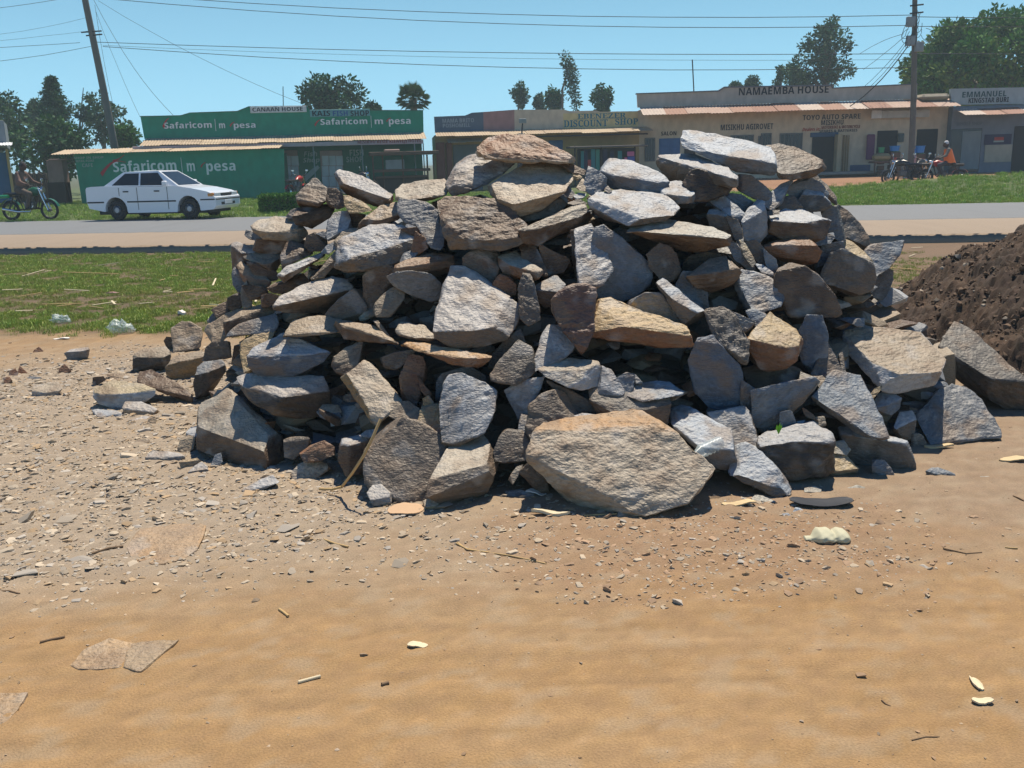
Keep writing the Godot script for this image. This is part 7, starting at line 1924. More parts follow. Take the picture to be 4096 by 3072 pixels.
	rock("dark brown slab over the large dark grey boulder","p",1.32,0.31,-4.59,[-18,14,5,-4,17,4,13,14,5,15,11,6,8,6,9,-11,2,10,-15,5,9,-12,10,-9,0,12,-10,15,10,-9,18,8,-8,11,3,-6,-6,0,-4,-10,2,-5],.01,"b","b",1,0.41)
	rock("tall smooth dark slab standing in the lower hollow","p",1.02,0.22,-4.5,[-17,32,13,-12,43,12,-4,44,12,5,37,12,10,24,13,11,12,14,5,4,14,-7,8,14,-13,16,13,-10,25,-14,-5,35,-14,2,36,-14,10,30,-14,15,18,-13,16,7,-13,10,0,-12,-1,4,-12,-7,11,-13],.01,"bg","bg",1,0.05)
	rock("narrow dark stone left of the large dark grey boulder","p",1.15,0.18,-4.38,[-4,26,3,4,20,3,3,0,4,-4,8,3,-3,17,3,-2,22,-4,5,17,-4,5,0,-3,-1,7,-4,-1,15,-4],.01,"g","db",1,0.03)
	rock("small dark grey stone under the large dark grey boulder","p",1.33,0.16,-4.28,[-6,14,4,-1,15,4,3,7,4,3,2,4,-6,2,4,-3,11,-5,1,12,-5,5,5,-4,5,0,-4,-3,0,-4],.01,"g","g",1,0.03)
	rock("square dark block with crumbly front and grey top, right foot","p",1.36,-0.05,-4.21,[-22,27,8,-17,27,6,-6,28,6,4,29,2,7,30,-2,11,27,7,11,25,14,12,12,16,8,9,16,-1,9,15,-6,7,14,-15,8,12,-23,17,13,-22,26,12,-13,26,10,-5,25,13,1,25,14,10,25,15,-13,18,-16,-8,19,-18,2,19,-18,11,20,-22,14,21,-26,18,19,-17,18,17,-10,18,5,-8,15,2,-8,7,2,-10,2,0,-10,-6,1,-12,-13,9,-11],.01,"lg","db",1.6,0.51)
	rock("small rust chip in the gap above the square dark block","p",1.45,0.22,-4.34,[-50,79,6,4,43,30,26,14,50,-37,38,34,-22,55,-61,24,24,-37,42,-1,-17,-12,20,-33],.001,"r","r",1,0.53)
	rock("small pale chip in the gap above the square dark block","p",1.38,0.22,-4.28,[-23,24,14,24,29,9,-10,3,37,-10,15,-16,31,18,-21,0,-3,7],.001,"lg","lg",1,0.73)
	rock("small crumbly tan stone behind the square dark block","p",1.49,0.19,-4.33,[-33,57,13,19,62,10,22,23,44,-27,13,53,-9,38,-41,35,42,-45,37,9,-11,-6,1,-2],.001,"t","t",1,0.64)
	rock("pale ochre stone right of the square dark block","p",1.57,0.07,-4.27,[-68,73,14,15,81,5,40,39,50,14,19,72,-67,31,59,-33,45,-58,39,52,-67,60,18,-22,36,1,0,-35,11,-13],.001,"lt","y",1,0.71)
	rock("orange tan stone on the dirt right of the square dark block","p",1.57,-0.02,-4.21,[-6,12,-3,0,12,-3,6,6,6,5,4,7,-6,3,7,-9,3,7,-8,6,6,-3,5,8,5,6,7,-1,8,-14,4,7,-13,9,2,-4,8,1,-3,-2,0,-3,-4,0,-4],.01,"y","t",1,0.51)
	rock("dark sided slab with thin pale top at the right foot","p",1.78,-0.07,-4.38,[-21,23,5,-17,25,0,-8,23,4,7,21,10,11,20,13,16,8,15,13,6,15,4,6,12,-10,6,7,-15,10,6,-20,18,6,-20,23,6,-11,22,7,6,21,12,9,20,15,-12,16,-15,-7,17,-20,0,16,-16,14,14,-10,17,14,-6,21,3,-5,19,0,-5,11,1,-8,-1,0,-12,-6,4,-13,-10,11,-14],.01,"lg","gb",1,0.48)
	rock("dark grey rough stone alone before the dark sided slab","s",1.76,-0.03,-4.18,[-61,103,-7,1,97,-3,29,61,15,48,20,31,-32,15,26,-65,43,20,-64,59,17,2,62,15,32,42,26,-33,79,-55,21,73,-52,44,44,-33,60,8,-18,-10,4,-23,-38,28,-28],.001,"g","g",1,0.34)
	rock("low dark stone lying alone on the dirt at right","s",2.01,-0.02,-4.15,[-7,4,1,-3,5,-1,0,5,-1,6,3,3,6,1,4,-6,1,2,-6,3,2,-1,4,1,5,2,3,-5,3,-2,-1,3,-4,1,4,-4,6,2,0,6,0,1,-4,0,-1],.01,"g","gb",1,0.52)
	rock("biggest front boulder, tan with an orange top, by the track","p",0.48,-0.13,-4.1,[-42,36,19,-38,44,10,-34,46,2,-25,46,-2,0,47,-6,12,47,-5,17,45,7,25,42,12,32,36,18,38,31,24,42,27,28,42,25,31,37,20,35,24,18,38,7,14,40,-1,13,39,-17,16,36,-29,20,34,-34,25,31,-38,31,24,-42,34,21,-34,44,10,-23,45,4,-1,46,2,10,45,4,16,44,9,-35,22,-23,-31,29,-32,-27,30,-40,-19,31,-44,5,31,-48,16,31,-47,21,30,-35,29,27,-30,35,22,-24,41,17,-18,45,13,-14,45,11,-11,40,7,-7,28,5,-4,12,1,-2,4,0,-3,-11,3,-6,-23,6,-8,-28,11,-11,-32,17,-18,-35,20,-21],.01,"o","lt",1.5,0.86)
	rock("angular pale grey stone behind the biggest front boulder","p",0.92,0.01,-4.25,[-17,31,-1,-12,33,-5,-5,31,-2,0,27,6,11,23,12,12,21,17,12,11,22,8,7,22,0,9,23,-5,16,21,-12,24,11,-18,27,6,-10,22,14,-7,19,20,-2,17,23,10,18,23,-10,21,-29,-5,23,-34,2,21,-30,6,18,-22,16,15,-16,17,12,-12,17,3,-6,13,0,-6,6,1,-6,1,8,-8,-5,15,-18,-10,18,-22],.01,"lg","g",1,0.42)
	rock("grey stone with brown right face behind the angular pale one","p",1.09,0.06,-4.3,[-16,24,4,-7,25,3,2,26,2,4,24,4,7,7,20,6,6,21,-2,10,18,-9,13,15,-12,17,11,-9,16,-18,-1,17,-19,8,18,-20,9,17,-18,12,2,-2,11,0,-1,3,4,-5,-3,7,-8,-5,10,-11],.01,"lg","gb",1,0.67)
	rock("smooth grey triangle slab pointing down to the track","p",1.15,-0.07,-4.07,[-19,17,8,-12,25,-4,-7,26,-5,-1,23,0,3,18,7,6,16,11,9,12,17,9,9,18,6,7,17,2,7,17,-5,9,14,-14,14,10,-17,17,9,-10,15,12,1,12,17,8,11,18,-11,9,-14,-5,16,-26,0,16,-27,6,14,-22,9,10,-15,11,8,-11,14,4,-5,14,2,-4,11,0,-5,7,0,-5,1,2,-8,-7,6,-12],.01,"lg","gb",1,0.38)
	rock("grey brown block behind the biggest front boulder","p",0.58,0.21,-4.3,[-21,16,7,-21,22,-1,-10,20,1,17,18,4,17,15,8,15,6,9,11,4,10,1,10,11,-18,11,13,-2,13,11,2,13,11,16,15,8,-17,11,-11,-16,16,-19,-6,15,-17,18,13,-14,18,10,-10,16,2,-9,12,0,-8,4,6,-7,-14,6,-5],.01,"gb","b",1,0.43)
	rock("flat lit grey slab above the grey brown block","p",0.71,0.36,-4.33,[-17,4,8,-13,8,-1,-6,9,-2,1,7,2,5,8,-1,10,5,6,11,4,8,4,4,8,2,3,10,-10,2,12,-14,2,-1,-10,5,-10,-4,6,-11,2,4,-7,6,5,-10,10,3,-4,11,2,-1,5,2,-1,3,1,1,-7,0,2],.01,"lg","g",1,0.89)
	rock("pointed grey stone above the grey brown block","p",0.47,0.37,-4.36,[-7,6,8,-4,16,1,1,14,2,3,9,6,8,3,11,2,3,10,-6,4,10,-5,3,-5,-2,11,-13,2,10,-11,4,5,-7,8,0,-3,3,1,-3,-4,1,-4],.01,"lg","g",1,0.56)
	rock("small knobbly grey stone beside the pointed grey one","p",0.55,0.37,-4.34,[-65,99,41,-3,131,25,42,121,30,32,72,54,10,19,80,-29,38,71,-44,73,-56,9,100,-72,49,91,-67,41,50,-43,20,3,-17,-13,20,-26],.001,"g","g",1,0.44)
	rock("tiny grey shard beside the small knobbly grey stone","p",0.61,0.44,-4.33,[-24,51,-10,17,9,33,-17,4,37,-15,36,-53,19,0,-10,-10,-3,-5],.001,"g","g",1,0.69)
	rock("tan topped slab under the hanging red brown stone","p",0.31,0.4,-4.36,[-19,13,4,-4,16,-5,8,15,-1,11,14,-1,12,10,6,10,4,7,2,3,10,-6,5,12,-14,10,11,-13,10,11,-6,10,11,2,11,9,11,12,5,-16,9,-11,-2,12,-20,8,10,-16,11,10,-16,12,7,-9,10,1,-8,3,0,-5,-4,2,-3,-11,6,-4],.01,"lt","lg",1,0.55)
	rock("light grey rough stone left of the hanging red brown stone","p",0.2,0.48,-4.51,[-9,8,13,-4,18,0,0,23,-4,5,21,-4,12,13,6,7,7,12,-2,4,16,-9,3,18,-8,4,17,-2,6,16,7,9,12,-7,4,-6,-3,14,-20,1,17,-23,6,16,-23,12,9,-13,7,4,-7,-1,1,-3,-7,0,-1],.01,"lg","g",1,0.52)
	rock("jagged grey stone with two points, centre of the pile","p",0.02,0.43,-4.44,[-14,6,14,-6,14,8,2,22,2,3,17,5,8,19,4,11,9,11,6,6,14,-1,3,16,-7,4,16,-12,3,-6,-6,10,-12,2,16,-18,3,12,-14,7,14,-16,10,5,-8,5,3,-6,-1,0,-3,-6,1,-4],.01,"gb","gb",1,0.59)
	rock("shaded upright stone behind the two pointed grey stone","p",-0.02,0.43,-4.66,[0,20,9,7,25,9,10,15,9,7,18,9,-2,8,9,-10,3,9,-9,11,9,0,16,-9,7,20,-10,9,11,-9,6,14,-9,-2,5,-9,-9,0,-9,-8,7,-9],.01,"gb","gb",1,0.03)
	rock("blue grey boulder with smooth shaded face, left middle","p",-1.23,0.34,-4.92,[-17,20,13,-12,24,4,0,28,-2,18,23,6,28,20,13,24,15,14,14,9,13,5,4,11,1,3,9,-12,8,11,-16,14,15,-16,19,14,-12,22,8,1,24,4,14,21,10,27,19,14,-21,14,-11,-17,18,-20,-6,21,-26,10,17,-18,20,14,-11,16,11,-10,7,5,-11,-1,0,-13,-5,0,-15,-16,4,-13,-20,9,-9],.01,"lg","bg",1,0.56)
	rock("ochre stone behind the blue grey boulder's left side","p",-1.47,0.36,-5.18,[-5,19,6,3,22,2,15,24,1,9,20,4,0,12,12,3,4,20,0,3,21,-4,11,13,-10,14,-14,-3,18,-17,8,19,-19,3,16,-15,-5,9,-8,-2,1,0,-5,0,1,-8,8,-7],.01,"y","y",1,0.67)
	rock("dirt covered slab on top of the blue grey boulder","p",-1.02,0.62,-4.94,[-25,2,10,-16,7,-1,-2,8,-3,6,7,-2,25,5,3,27,4,6,13,2,11,-3,2,9,-16,1,12,-23,1,1,-16,5,-11,-4,6,-13,4,5,-12,20,3,-7,21,2,-3,10,0,1,-5,1,-1,-15,0,3],.01,"t","t",1,0.91)
	rock("blue grey slab face above the ochre stone, left","p",-1.46,0.56,-5.24,[-14,2,10,-9,8,4,12,12,-1,15,7,5,12,3,8,-4,3,9,-16,0,-2,-11,5,-8,8,9,-13,10,4,-7,8,2,-4,-6,1,-3],.01,"g","g",1,0.68)
	rock("brown block under the long dark slab's left end","p",-1.55,0.54,-5.36,[-9,11,13,3,18,-2,15,18,-1,20,13,2,-3,9,9,-7,2,14,-8,5,14,-7,11,14,4,16,2,15,17,2,-13,8,-5,-3,14,-19,8,14,-18,13,10,-16,-7,6,-9,-11,0,-4,-12,3,-3],.01,"t","b",1,0.48)
	rock("tan slab sloping toward the gravel on the left foot","p",-1.7,0.48,-5.46,[-9,8,16,-7,13,11,3,19,6,13,22,3,16,23,2,18,21,4,3,15,9,6,7,18,1,2,22,-6,5,19,-15,5,-7,-13,10,-12,-4,14,-17,5,17,-20,8,18,-21,9,16,-19,-4,11,-14,-1,4,-5,-5,0,-1,-12,2,-4],.01,"t","t",1,0.68)
	rock("small brown stone at the left foot by the verge","p",-1.72,0.63,-5.51,[-54,56,56,31,98,23,54,105,17,62,46,63,-15,11,90,-76,42,-45,-4,78,-78,17,84,-83,25,33,-37,-41,3,-10],.001,"b","b",1,0.59)
	rock("small grey stone at the grass edge, left foot","p",-1.79,0.6,-5.49,[-18,17,40,17,61,8,44,45,20,16,1,51,-34,9,-22,-4,46,-53,20,33,-42,-3,-4,-10],.001,"g","g",1,0.56)
	rock("rough tan block standing on the gravel left of the pile","s",-2.78,-0.01,-7.87,[-13,19,3,-4,24,-2,4,23,-1,14,18,4,15,14,7,15,4,16,-6,0,20,-9,10,11,-16,16,-12,-8,20,-16,-2,19,-15,8,15,-10,8,12,-7,9,3,2,-9,0,5,-13,8,-4],.01,"t","t",1.4,0.64)
	rock("small dark stone at the back of the rough tan block","s",-2.95,-0.01,-7.86,[-34,83,17,-7,117,13,43,110,14,46,21,23,-5,2,25,-46,72,-29,-22,101,-33,21,96,-32,24,19,-23,-20,3,-21],.001,"b","db",1,0.10)
	rock("dark fronted stone with dusty top left of the pile","s",-2.76,-0.02,-7,[-13,15,6,-10,17,-1,8,19,-6,15,16,3,18,12,10,11,4,5,-9,1,6,-14,2,8,-12,14,8,-1,16,4,11,15,4,17,13,10,-16,12,-5,-13,14,-12,2,15,-17,9,13,-8,12,10,0,5,3,-6,-12,0,-5,-16,1,-3],.01,"t","db",1,0.48)
	rock("yellow brown block below the rough tan block","s",-2.43,-0.02,-6.75,[-11,11,11,-7,17,1,15,20,-6,17,17,3,11,14,4,8,1,7,-6,1,10,-10,6,12,-9,13,10,-2,15,5,16,16,3,-13,9,-1,-11,14,-11,9,16,-18,11,13,-9,6,11,-8,3,0,-5,-9,0,-2,-13,4,0],.01,"t","yb",1,0.55)
	rock("dark brown upright slab between yellow brown block and pile","s",-2.03,-0,-6.09,[-8,12,13,-6,22,6,-1,26,-1,7,27,-3,15,21,8,6,11,1,-2,2,3,-7,1,14,-6,18,13,-1,24,2,7,25,0,-11,10,0,-9,18,-7,-5,21,-14,2,22,-16,9,17,-6,1,9,-12,-6,0,-10,-10,0,1],.01,"g","db",1,0.47)
	rock("shaded brown stone above the dark brown upright slab","p",-1.71,0.4,-5.3,[-5,10,5,-1,13,4,10,13,4,10,4,7,4,4,7,-7,2,8,-8,8,-6,-4,10,-7,5,10,-7,5,2,-4,0,2,-4,-9,0,-3],.01,"gb","db",1,0.31)
	rock("long brown slab tilted across the gravel, left of the pile","s",-2.32,-0,-6.06,[-20,13,0,-21,18,-9,-13,19,-10,1,13,-1,14,9,7,21,5,12,21,1,15,12,3,11,-2,8,6,-19,12,2,-5,10,4,9,6,10,21,3,16,-22,9,-12,-23,14,-21,-17,14,-21,-4,10,-13,8,6,-5,15,3,1,15,0,4,6,1,0,-6,6,-6],.01,"b","b",1,0.38)
	rock("big ochre topped pale stone lying on the left gravel","s",-2.56,-0.02,-5.94,[-18,10,7,-19,14,1,-9,17,-7,6,16,-5,23,13,5,23,9,7,17,5,7,2,1,10,-14,5,8,-17,12,6,-2,11,10,10,12,6,23,12,6,-20,8,-3,-21,11,-10,-13,13,-17,1,13,-15,16,10,-5,16,7,-3,11,3,-3,-2,0,0,-16,4,-2],.01,"yt","lg",1,0.52)
	rock("oval pale flake before the ochre topped stone","s",-2.38,-0.02,-5.71,[-10,6,1,-10,8,-5,0,8,-5,15,4,4,14,2,6,5,1,5,-8,2,3,-9,5,2,3,4,4,14,3,6,-11,4,-4,-11,6,-10,-2,6,-10,11,3,-1,11,1,1,3,0,0,-9,1,-2],.01,"lg","t",1,0.54)
	rock("small brown stone behind the ochre topped pale stone","s",-2.99,-0.01,-6.54,[-34,75,17,42,81,16,65,48,22,-30,1,30,-49,62,-28,17,67,-29,37,38,-23,-44,-2,-14],.001,"b","b",1,0.17)
	rock("dusty tan stone half behind the ochre topped pale stone","s",-2.94,-0.01,-6.75,[-10,4,-1,5,4,-2,9,0,5,-2,0,4,-10,3,-4,2,3,-5,7,0,2,-3,0,1],.01,"t","t",1,0.84)
	rock("flat pale grey flake left of the oval flake","s",-2.58,-0.03,-5.68,[-12,6,-6,5,5,-3,12,4,3,-3,3,5,-11,2,-6,4,2,-3,11,1,3,-2,0,5],.01,"lg","lg",1,0.97)
	rock("small light grey flake below the oval flake","s",-2.31,-0.02,-5.56,[-6,2,3,1,3,-2,6,3,-1,0,1,6,-7,1,0,0,2,-5,4,2,-4,-1,0,3],.01,"lg","lg",1,0.95)
	rock("small tan lump right of the small light grey flake","s",-2.21,-0.02,-5.46,[-22,15,36,-9,50,3,30,60,-7,40,20,32,7,9,42,-31,9,2,-22,37,-30,12,46,-40,23,12,-2,-5,3,8],.001,"t","t",1,0.67)
	rock("big pale slab littered with flakes at the lower left","p",-1.5,-0.14,-4.9,[-22,36,2,-21,39,-4,-14,41,-4,-6,46,-4,-1,42,-4,2,36,1,9,34,7,16,31,17,29,27,27,35,22,42,34,12,43,33,10,43,20,13,38,-2,17,25,-20,18,16,-18,31,16,-17,31,16,-4,28,24,14,25,34,28,22,42,35,22,43,-33,23,-40,-33,26,-46,-26,28,-46,-19,33,-46,-14,28,-46,-11,23,-41,-4,21,-35,3,18,-25,15,15,-15,21,11,0,20,1,1,19,0,1,7,2,-4,-14,6,-17,-31,7,-26,-29,18,-26],.01,"lt","b",1,0.46)
	rock("dark brown slab with curved pale top above the dark cavity","p",-1.25,0.17,-4.84,[-22,25,3,-18,26,0,-12,24,6,0,21,12,14,23,7,18,23,8,25,24,5,29,17,10,28,4,9,11,4,15,0,8,20,-10,13,16,-19,20,7,-21,24,4,-10,19,15,-3,17,19,6,17,21,18,22,10,-26,18,-19,-22,20,-23,-16,18,-17,-5,15,-11,7,17,-16,11,17,-15,17,18,-17,21,12,-13,19,0,-13,4,0,-8,-6,4,-3,-14,8,-7,-23,14,-16],.01,"lg","db",1,0.44)
	rock("small grey stone at the right end of the littered pale slab","p",-1.11,0.02,-4.56,[-6,13,4,0,14,4,7,14,4,9,11,5,7,9,5,-1,3,7,-6,4,6,-8,9,-7,-3,11,-7,3,10,-7,5,8,-6,4,6,-6,-3,0,-4,-7,2,-4],.01,"gb","gb",1,0.24)
	rock("smooth tan grey slab slanting down over the cavity's right side","p",-0.73,0.22,-4.6,[-13,25,9,-9,25,7,-5,24,8,-2,31,-1,2,29,0,9,23,7,18,14,17,17,12,20,6,5,30,-4,15,17,-12,24,10,-2,15,19,6,6,30,-16,17,-19,-12,18,-21,-9,17,-20,-6,23,-29,-2,22,-28,4,16,-21,13,8,-11,12,7,-8,2,0,2,-8,9,-11],.01,"lt","yb",1,0.35)
	rock("lumpy brown stone above the slanting tan grey slab","p",-0.86,0.4,-4.78,[-7,9,10,-6,13,6,0,17,3,9,21,1,8,13,6,6,7,11,1,3,14,-3,4,13,-9,6,-5,-8,10,-9,-3,13,-12,5,17,-14,5,10,-9,3,4,-4,-2,0,-1,-5,2,-2],.01,"t","b",1,0.56)
	rock("flat brown slab with crumbs right of the blue grey boulder","p",-0.77,0.58,-4.81,[-17,10,-2,-15,12,-6,6,9,1,17,4,13,21,2,17,4,2,7,-11,3,0,-15,11,-2,-6,9,3,9,6,10,20,3,17,-17,7,-15,-16,9,-19,3,7,-12,13,3,1,17,0,5,1,0,-5,-12,1,-12],.01,"t","b",1,0.46)
	rock("small tan splinter on the flat crumb covered slab","p",-0.68,0.61,-4.81,[-41,98,12,-12,91,18,64,7,88,35,14,82,-48,75,-82,-23,69,-76,45,-3,-6,19,3,-12],.001,"t","t",1,0.61)
	rock("tan grey stone with crumbs left of the wide pale faced block","p",-0.49,0.6,-4.72,[-10,6,2,-8,9,-6,4,8,-3,12,3,8,7,1,9,-3,3,6,-9,5,4,1,3,8,11,3,9,-10,4,-7,-8,7,-15,2,6,-12,10,2,-1,5,0,0,-3,2,-3],.01,"lt","gb",1,0.51)
	rock("narrow rust orange plank stone in the lower centre","p",-0.34,0.51,-4.5,[-23,13,-6,-17,12,-5,-5,10,1,25,7,10,24,4,16,19,1,14,8,3,11,-7,9,5,-18,11,-2,-22,12,-4,-13,9,3,2,7,10,23,5,16,-21,9,-19,-16,9,-19,-5,7,-12,21,4,-3,20,2,3,16,0,1,6,1,-2,-7,6,-8,-17,8,-15],.01,"o","r",1,0.44)
	rock("shaded grey oval stone under the rust orange plank","p",-0.6,0.45,-4.7,[-8,8,5,0,11,5,12,12,4,5,5,5,1,1,6,-5,3,5,-9,6,-6,-1,9,-6,10,10,-6,4,3,-5,0,0,-5,-6,1,-5],.01,"gb","gb",1,0.10)
	rock("upright rust red stone in the dark under the plank","p",-0.49,0.3,-4.57,[-7,4,8,-7,16,6,-2,27,3,5,26,4,7,19,5,5,15,6,3,10,7,1,2,9,-7,2,-4,-7,13,-7,-3,22,-9,3,21,-9,5,15,-8,3,12,-7,1,8,-6,-1,0,-4],.01,"rb","rb",1,0.21)
	rock("thin rusty sliver right of the upright rust red stone","p",-0.43,0.33,-4.48,[-4,15,0,3,6,3,4,1,5,-2,7,3,-4,12,-7,2,4,-3,3,0,-2,-2,6,-4],.01,"r","r",1,0.34)
	rock("tiny orange stone at the foot of the upright rust red stone","p",-0.41,0.33,-4.4,[-31,50,9,0,61,1,27,31,23,20,14,36,-27,21,31,-32,35,-40,-6,45,-48,18,19,-26,13,5,-14,-28,11,-19],.001,"o","o",1,0.56)
	rock("big gable shaped grey stone standing in the lower centre","p",-0.23,0.13,-4.34,[-12,26,9,-9,35,2,-5,40,-1,0,31,8,11,35,7,16,31,10,15,24,16,10,15,22,-1,11,22,-10,5,26,-11,9,22,-12,19,-16,-9,27,-23,-6,32,-26,-1,23,-18,9,27,-18,13,24,-15,12,17,-9,8,9,-4,-2,6,-3,-10,0,0,-12,4,-3],.01,"lg","gb",1,0.57)
	rock("shaded grey stone behind the gable shaped one","p",-0.26,0.28,-4.6,[-12,3,10,-15,10,9,-9,19,9,5,23,8,15,17,9,15,13,9,6,8,9,-3,20,9,-12,0,-9,-14,6,-9,-9,14,-10,4,18,-10,13,13,-10,13,9,-10,4,5,-9,-3,15,-10],.01,"g","g",1,0.07)
	rock("small ochre block left of the gable shaped stone","p",-0.4,0.18,-4.35,[-6,9,7,-4,18,0,4,18,0,7,8,7,6,3,11,-2,5,10,-7,6,-5,-4,13,-11,3,13,-11,5,5,-5,5,0,-1,-2,2,-2],.01,"y","t",1,0.56)
	rock("small crumbled tan stone above the striped front block","p",-0.53,0.23,-4.41,[-10,8,6,-7,13,1,2,14,1,8,10,4,8,3,11,2,4,10,-1,4,9,-10,5,-6,-7,9,-11,0,10,-12,6,7,-8,6,0,-1,1,1,-2,-2,2,-3],.01,"t","gb",1,0.67)
	rock("striped grey brown front block with ochre right side","p",-0.53,-0.1,-4.29,[-17,31,15,-14,39,9,-10,45,4,3,41,7,8,41,7,22,34,13,22,29,16,19,17,26,14,10,31,2,10,32,-10,12,30,-16,18,25,-20,19,-20,-17,27,-27,-13,32,-31,-1,29,-28,3,28,-28,16,22,-22,16,17,-19,13,6,-10,9,0,-4,-2,0,-4,-13,2,-5,-19,7,-10],.01,"gb","gb",1,0.59)
	rock("pointed oval front block with creamy rim","p",-0.24,-0.12,-4.16,[-15,23,30,-12,28,19,-6,34,3,3,39,-13,8,38,-9,18,30,15,17,27,18,12,15,16,2,10,15,-9,13,25,-15,19,33,-14,26,28,-6,33,6,0,35,-1,10,35,-1,17,29,16,-16,13,-2,-13,18,-12,-8,22,-28,1,26,-44,6,25,-41,15,19,-16,14,16,-13,9,5,-15,0,0,-16,-10,3,-6,-15,9,1],.01,"lt","gb",1,0.75)
	rock("dark brown stone with pale flaky top left of the striped block","p",-0.76,-0.02,-4.41,[-9,13,13,-8,21,5,6,22,3,8,23,-3,8,19,4,5,13,8,5,4,10,-6,5,15,-6,19,13,6,21,7,8,22,4,-11,8,-4,-10,15,-13,2,15,-14,4,17,-20,4,13,-13,2,8,-9,1,0,-8,-9,0,-3],.01,"lg","b",1,0.55)
	rock("rusty rounded stone low beside the dark cavity","p",-0.98,0.06,-4.43,[-9,6,5,-3,9,3,4,11,2,10,8,4,10,5,6,3,3,8,-5,2,8,-10,3,-4,-4,6,-7,1,7,-8,6,5,-6,7,2,-4,1,0,-2,-6,0,-2],.01,"r","b",1,0.56)
	rock("grey tan stone lying before the rusty rounded one","s",-1.03,-0.03,-4.39,[-8,5,4,-4,9,0,3,11,-2,10,9,0,12,7,2,5,3,6,-3,2,7,-6,2,7,-8,3,-2,-5,6,-6,1,8,-9,7,7,-7,9,5,-5,3,2,-1,-3,0,1,-6,0,1],.01,"lt","b",1,0.69)
	rock("pale flake over the dark brown stone left of the striped block","p",-0.7,0.2,-4.37,[-56,14,39,-20,29,1,39,36,-16,36,20,23,-1,9,51,-53,7,9,-23,19,-29,28,24,-46,27,12,-7,-5,3,21],.001,"lg","lg",1,0.92)
	rock("grey brown stone right of the pointed oval front block","p",-0.01,0.1,-4.18,[-9,9,8,-3,18,1,5,17,1,11,10,7,8,5,10,-3,4,11,-8,5,11,-8,4,-7,-2,12,-14,4,12,-14,10,5,-8,7,1,-4,-3,0,-3,-7,1,-4],.01,"gb","gb",1,0.59)
	rock("grained grey stone in shade right of the gable shaped one","p",0.05,0.25,-4.38,[-9,18,8,-1,22,6,11,24,6,5,14,9,3,6,12,-2,3,12,-5,11,10,-8,13,-10,-1,17,-11,10,19,-12,4,9,-9,3,2,-6,-2,0,-5,-5,7,-8],.01,"lg","g",1,0.31)
	rock("small light grey stone left of the biggest front boulder","p",0.06,0.21,-4.21,[-4,6,3,-2,12,-2,2,11,-2,1,5,4,3,1,8,-2,3,6,-3,4,-3,-2,9,-8,2,9,-8,1,3,-2,3,0,2,-1,1,0],.01,"lg","g",1,0.65)
	rock("rounded grey brown stone touching the biggest front boulder's left","p",0.17,0.15,-4.28,[-11,14,13,-9,23,7,-3,27,4,4,29,3,8,28,4,13,20,9,14,17,11,1,16,12,-1,14,14,-2,10,16,-6,5,19,-10,7,18,-9,8,-9,-7,16,-15,-2,20,-18,4,21,-19,8,20,-18,13,13,-13,13,11,-11,2,10,-10,0,8,-9,-1,4,-6,-4,0,-3,-8,2,-4],.01,"gb","gb",1,0.53)
	rock("dark striated stone above the biggest front boulder","p",0.31,0.24,-4.38,[-14,23,8,-4,19,8,8,12,9,13,5,10,-1,4,10,-7,15,9,-12,17,-10,-2,14,-9,9,7,-8,12,1,-7,0,0,-7,-5,10,-8],.01,"gb","gb",1,0.14)
	rock("small tan stone leaning at the ground between front blocks","p",0.01,0.04,-4.06,[-39,41,46,-6,88,11,32,98,4,18,67,27,-21,20,61,-35,23,-17,-6,63,-51,28,71,-58,16,44,-35,-19,5,-1],.001,"lt","t",1,0.56)
	rock("dark stone under the biggest front boulder's left end","p",0.1,-0.05,-4.1,[-8,16,7,-3,21,7,5,12,7,6,3,7,-1,8,7,-7,11,-6,-3,16,-6,5,7,-6,6,0,-6,-1,4,-6],.01,"gb","b",1,0.03)
	rock("thin white flake on top of the biggest front boulder","p",0.35,0.31,-4.2,[-69,17,20,-22,24,3,54,19,15,26,7,42,-57,9,-10,-17,14,-27,49,10,-15,24,1,12],.001,"lg","lg",1,0.91)
	rock("pale grey chunk on the dirt before the striped front block","s",-0.61,-0.03,-3.99,[-63,81,20,-40,105,-23,8,106,-26,55,77,26,56,43,47,17,12,51,-33,38,58,-42,60,56,8,73,34,52,69,40,-64,57,-40,-45,76,-82,-3,77,-86,39,54,-34,40,25,-13,6,-2,-9,-37,22,-2],.001,"lg","g",1,0.56)
	rock("flat grey stone on the dirt left of the biggest front boulder","s",0.02,-0.02,-4.02,[-7,4,-1,0,4,-3,7,3,1,4,0,5,-4,1,5,-6,2,-5,0,3,-6,6,1,-3,3,0,2,-3,0,1],.01,"lg","g",1,0.89)
	rock("small pale ochre stone before the pointed oval front block","s",-0.38,-0.02,-3.91,[-37,49,-2,4,56,-14,38,42,10,38,16,31,-3,4,30,-31,27,31,-26,31,31,6,35,23,37,32,28,-35,33,-35,0,39,-48,30,28,-24,30,6,-3,-6,-5,-4,-29,15,-2],.001,"lt","y",1,0.52)
	rock("little round grey stone at the pointed oval block's foot","s",-0.21,-0.02,-3.99,[-29,29,16,-4,44,4,19,43,4,17,14,28,-9,5,35,-27,19,-9,-5,32,-21,15,31,-21,13,7,3,-9,-1,10],.001,"gb","gb",1,0.60)
	rock("small brown cube of stone at the front boulder's foot","s",0.46,-0.02,-3.74,[-27,14,22,-16,39,-8,32,41,-11,32,10,17,-3,3,18,-26,20,21,1,26,13,32,24,15,-21,6,-2,-10,26,-32,31,28,-35,31,2,-7,0,-4,-7],.001,"t","b",1,0.50)
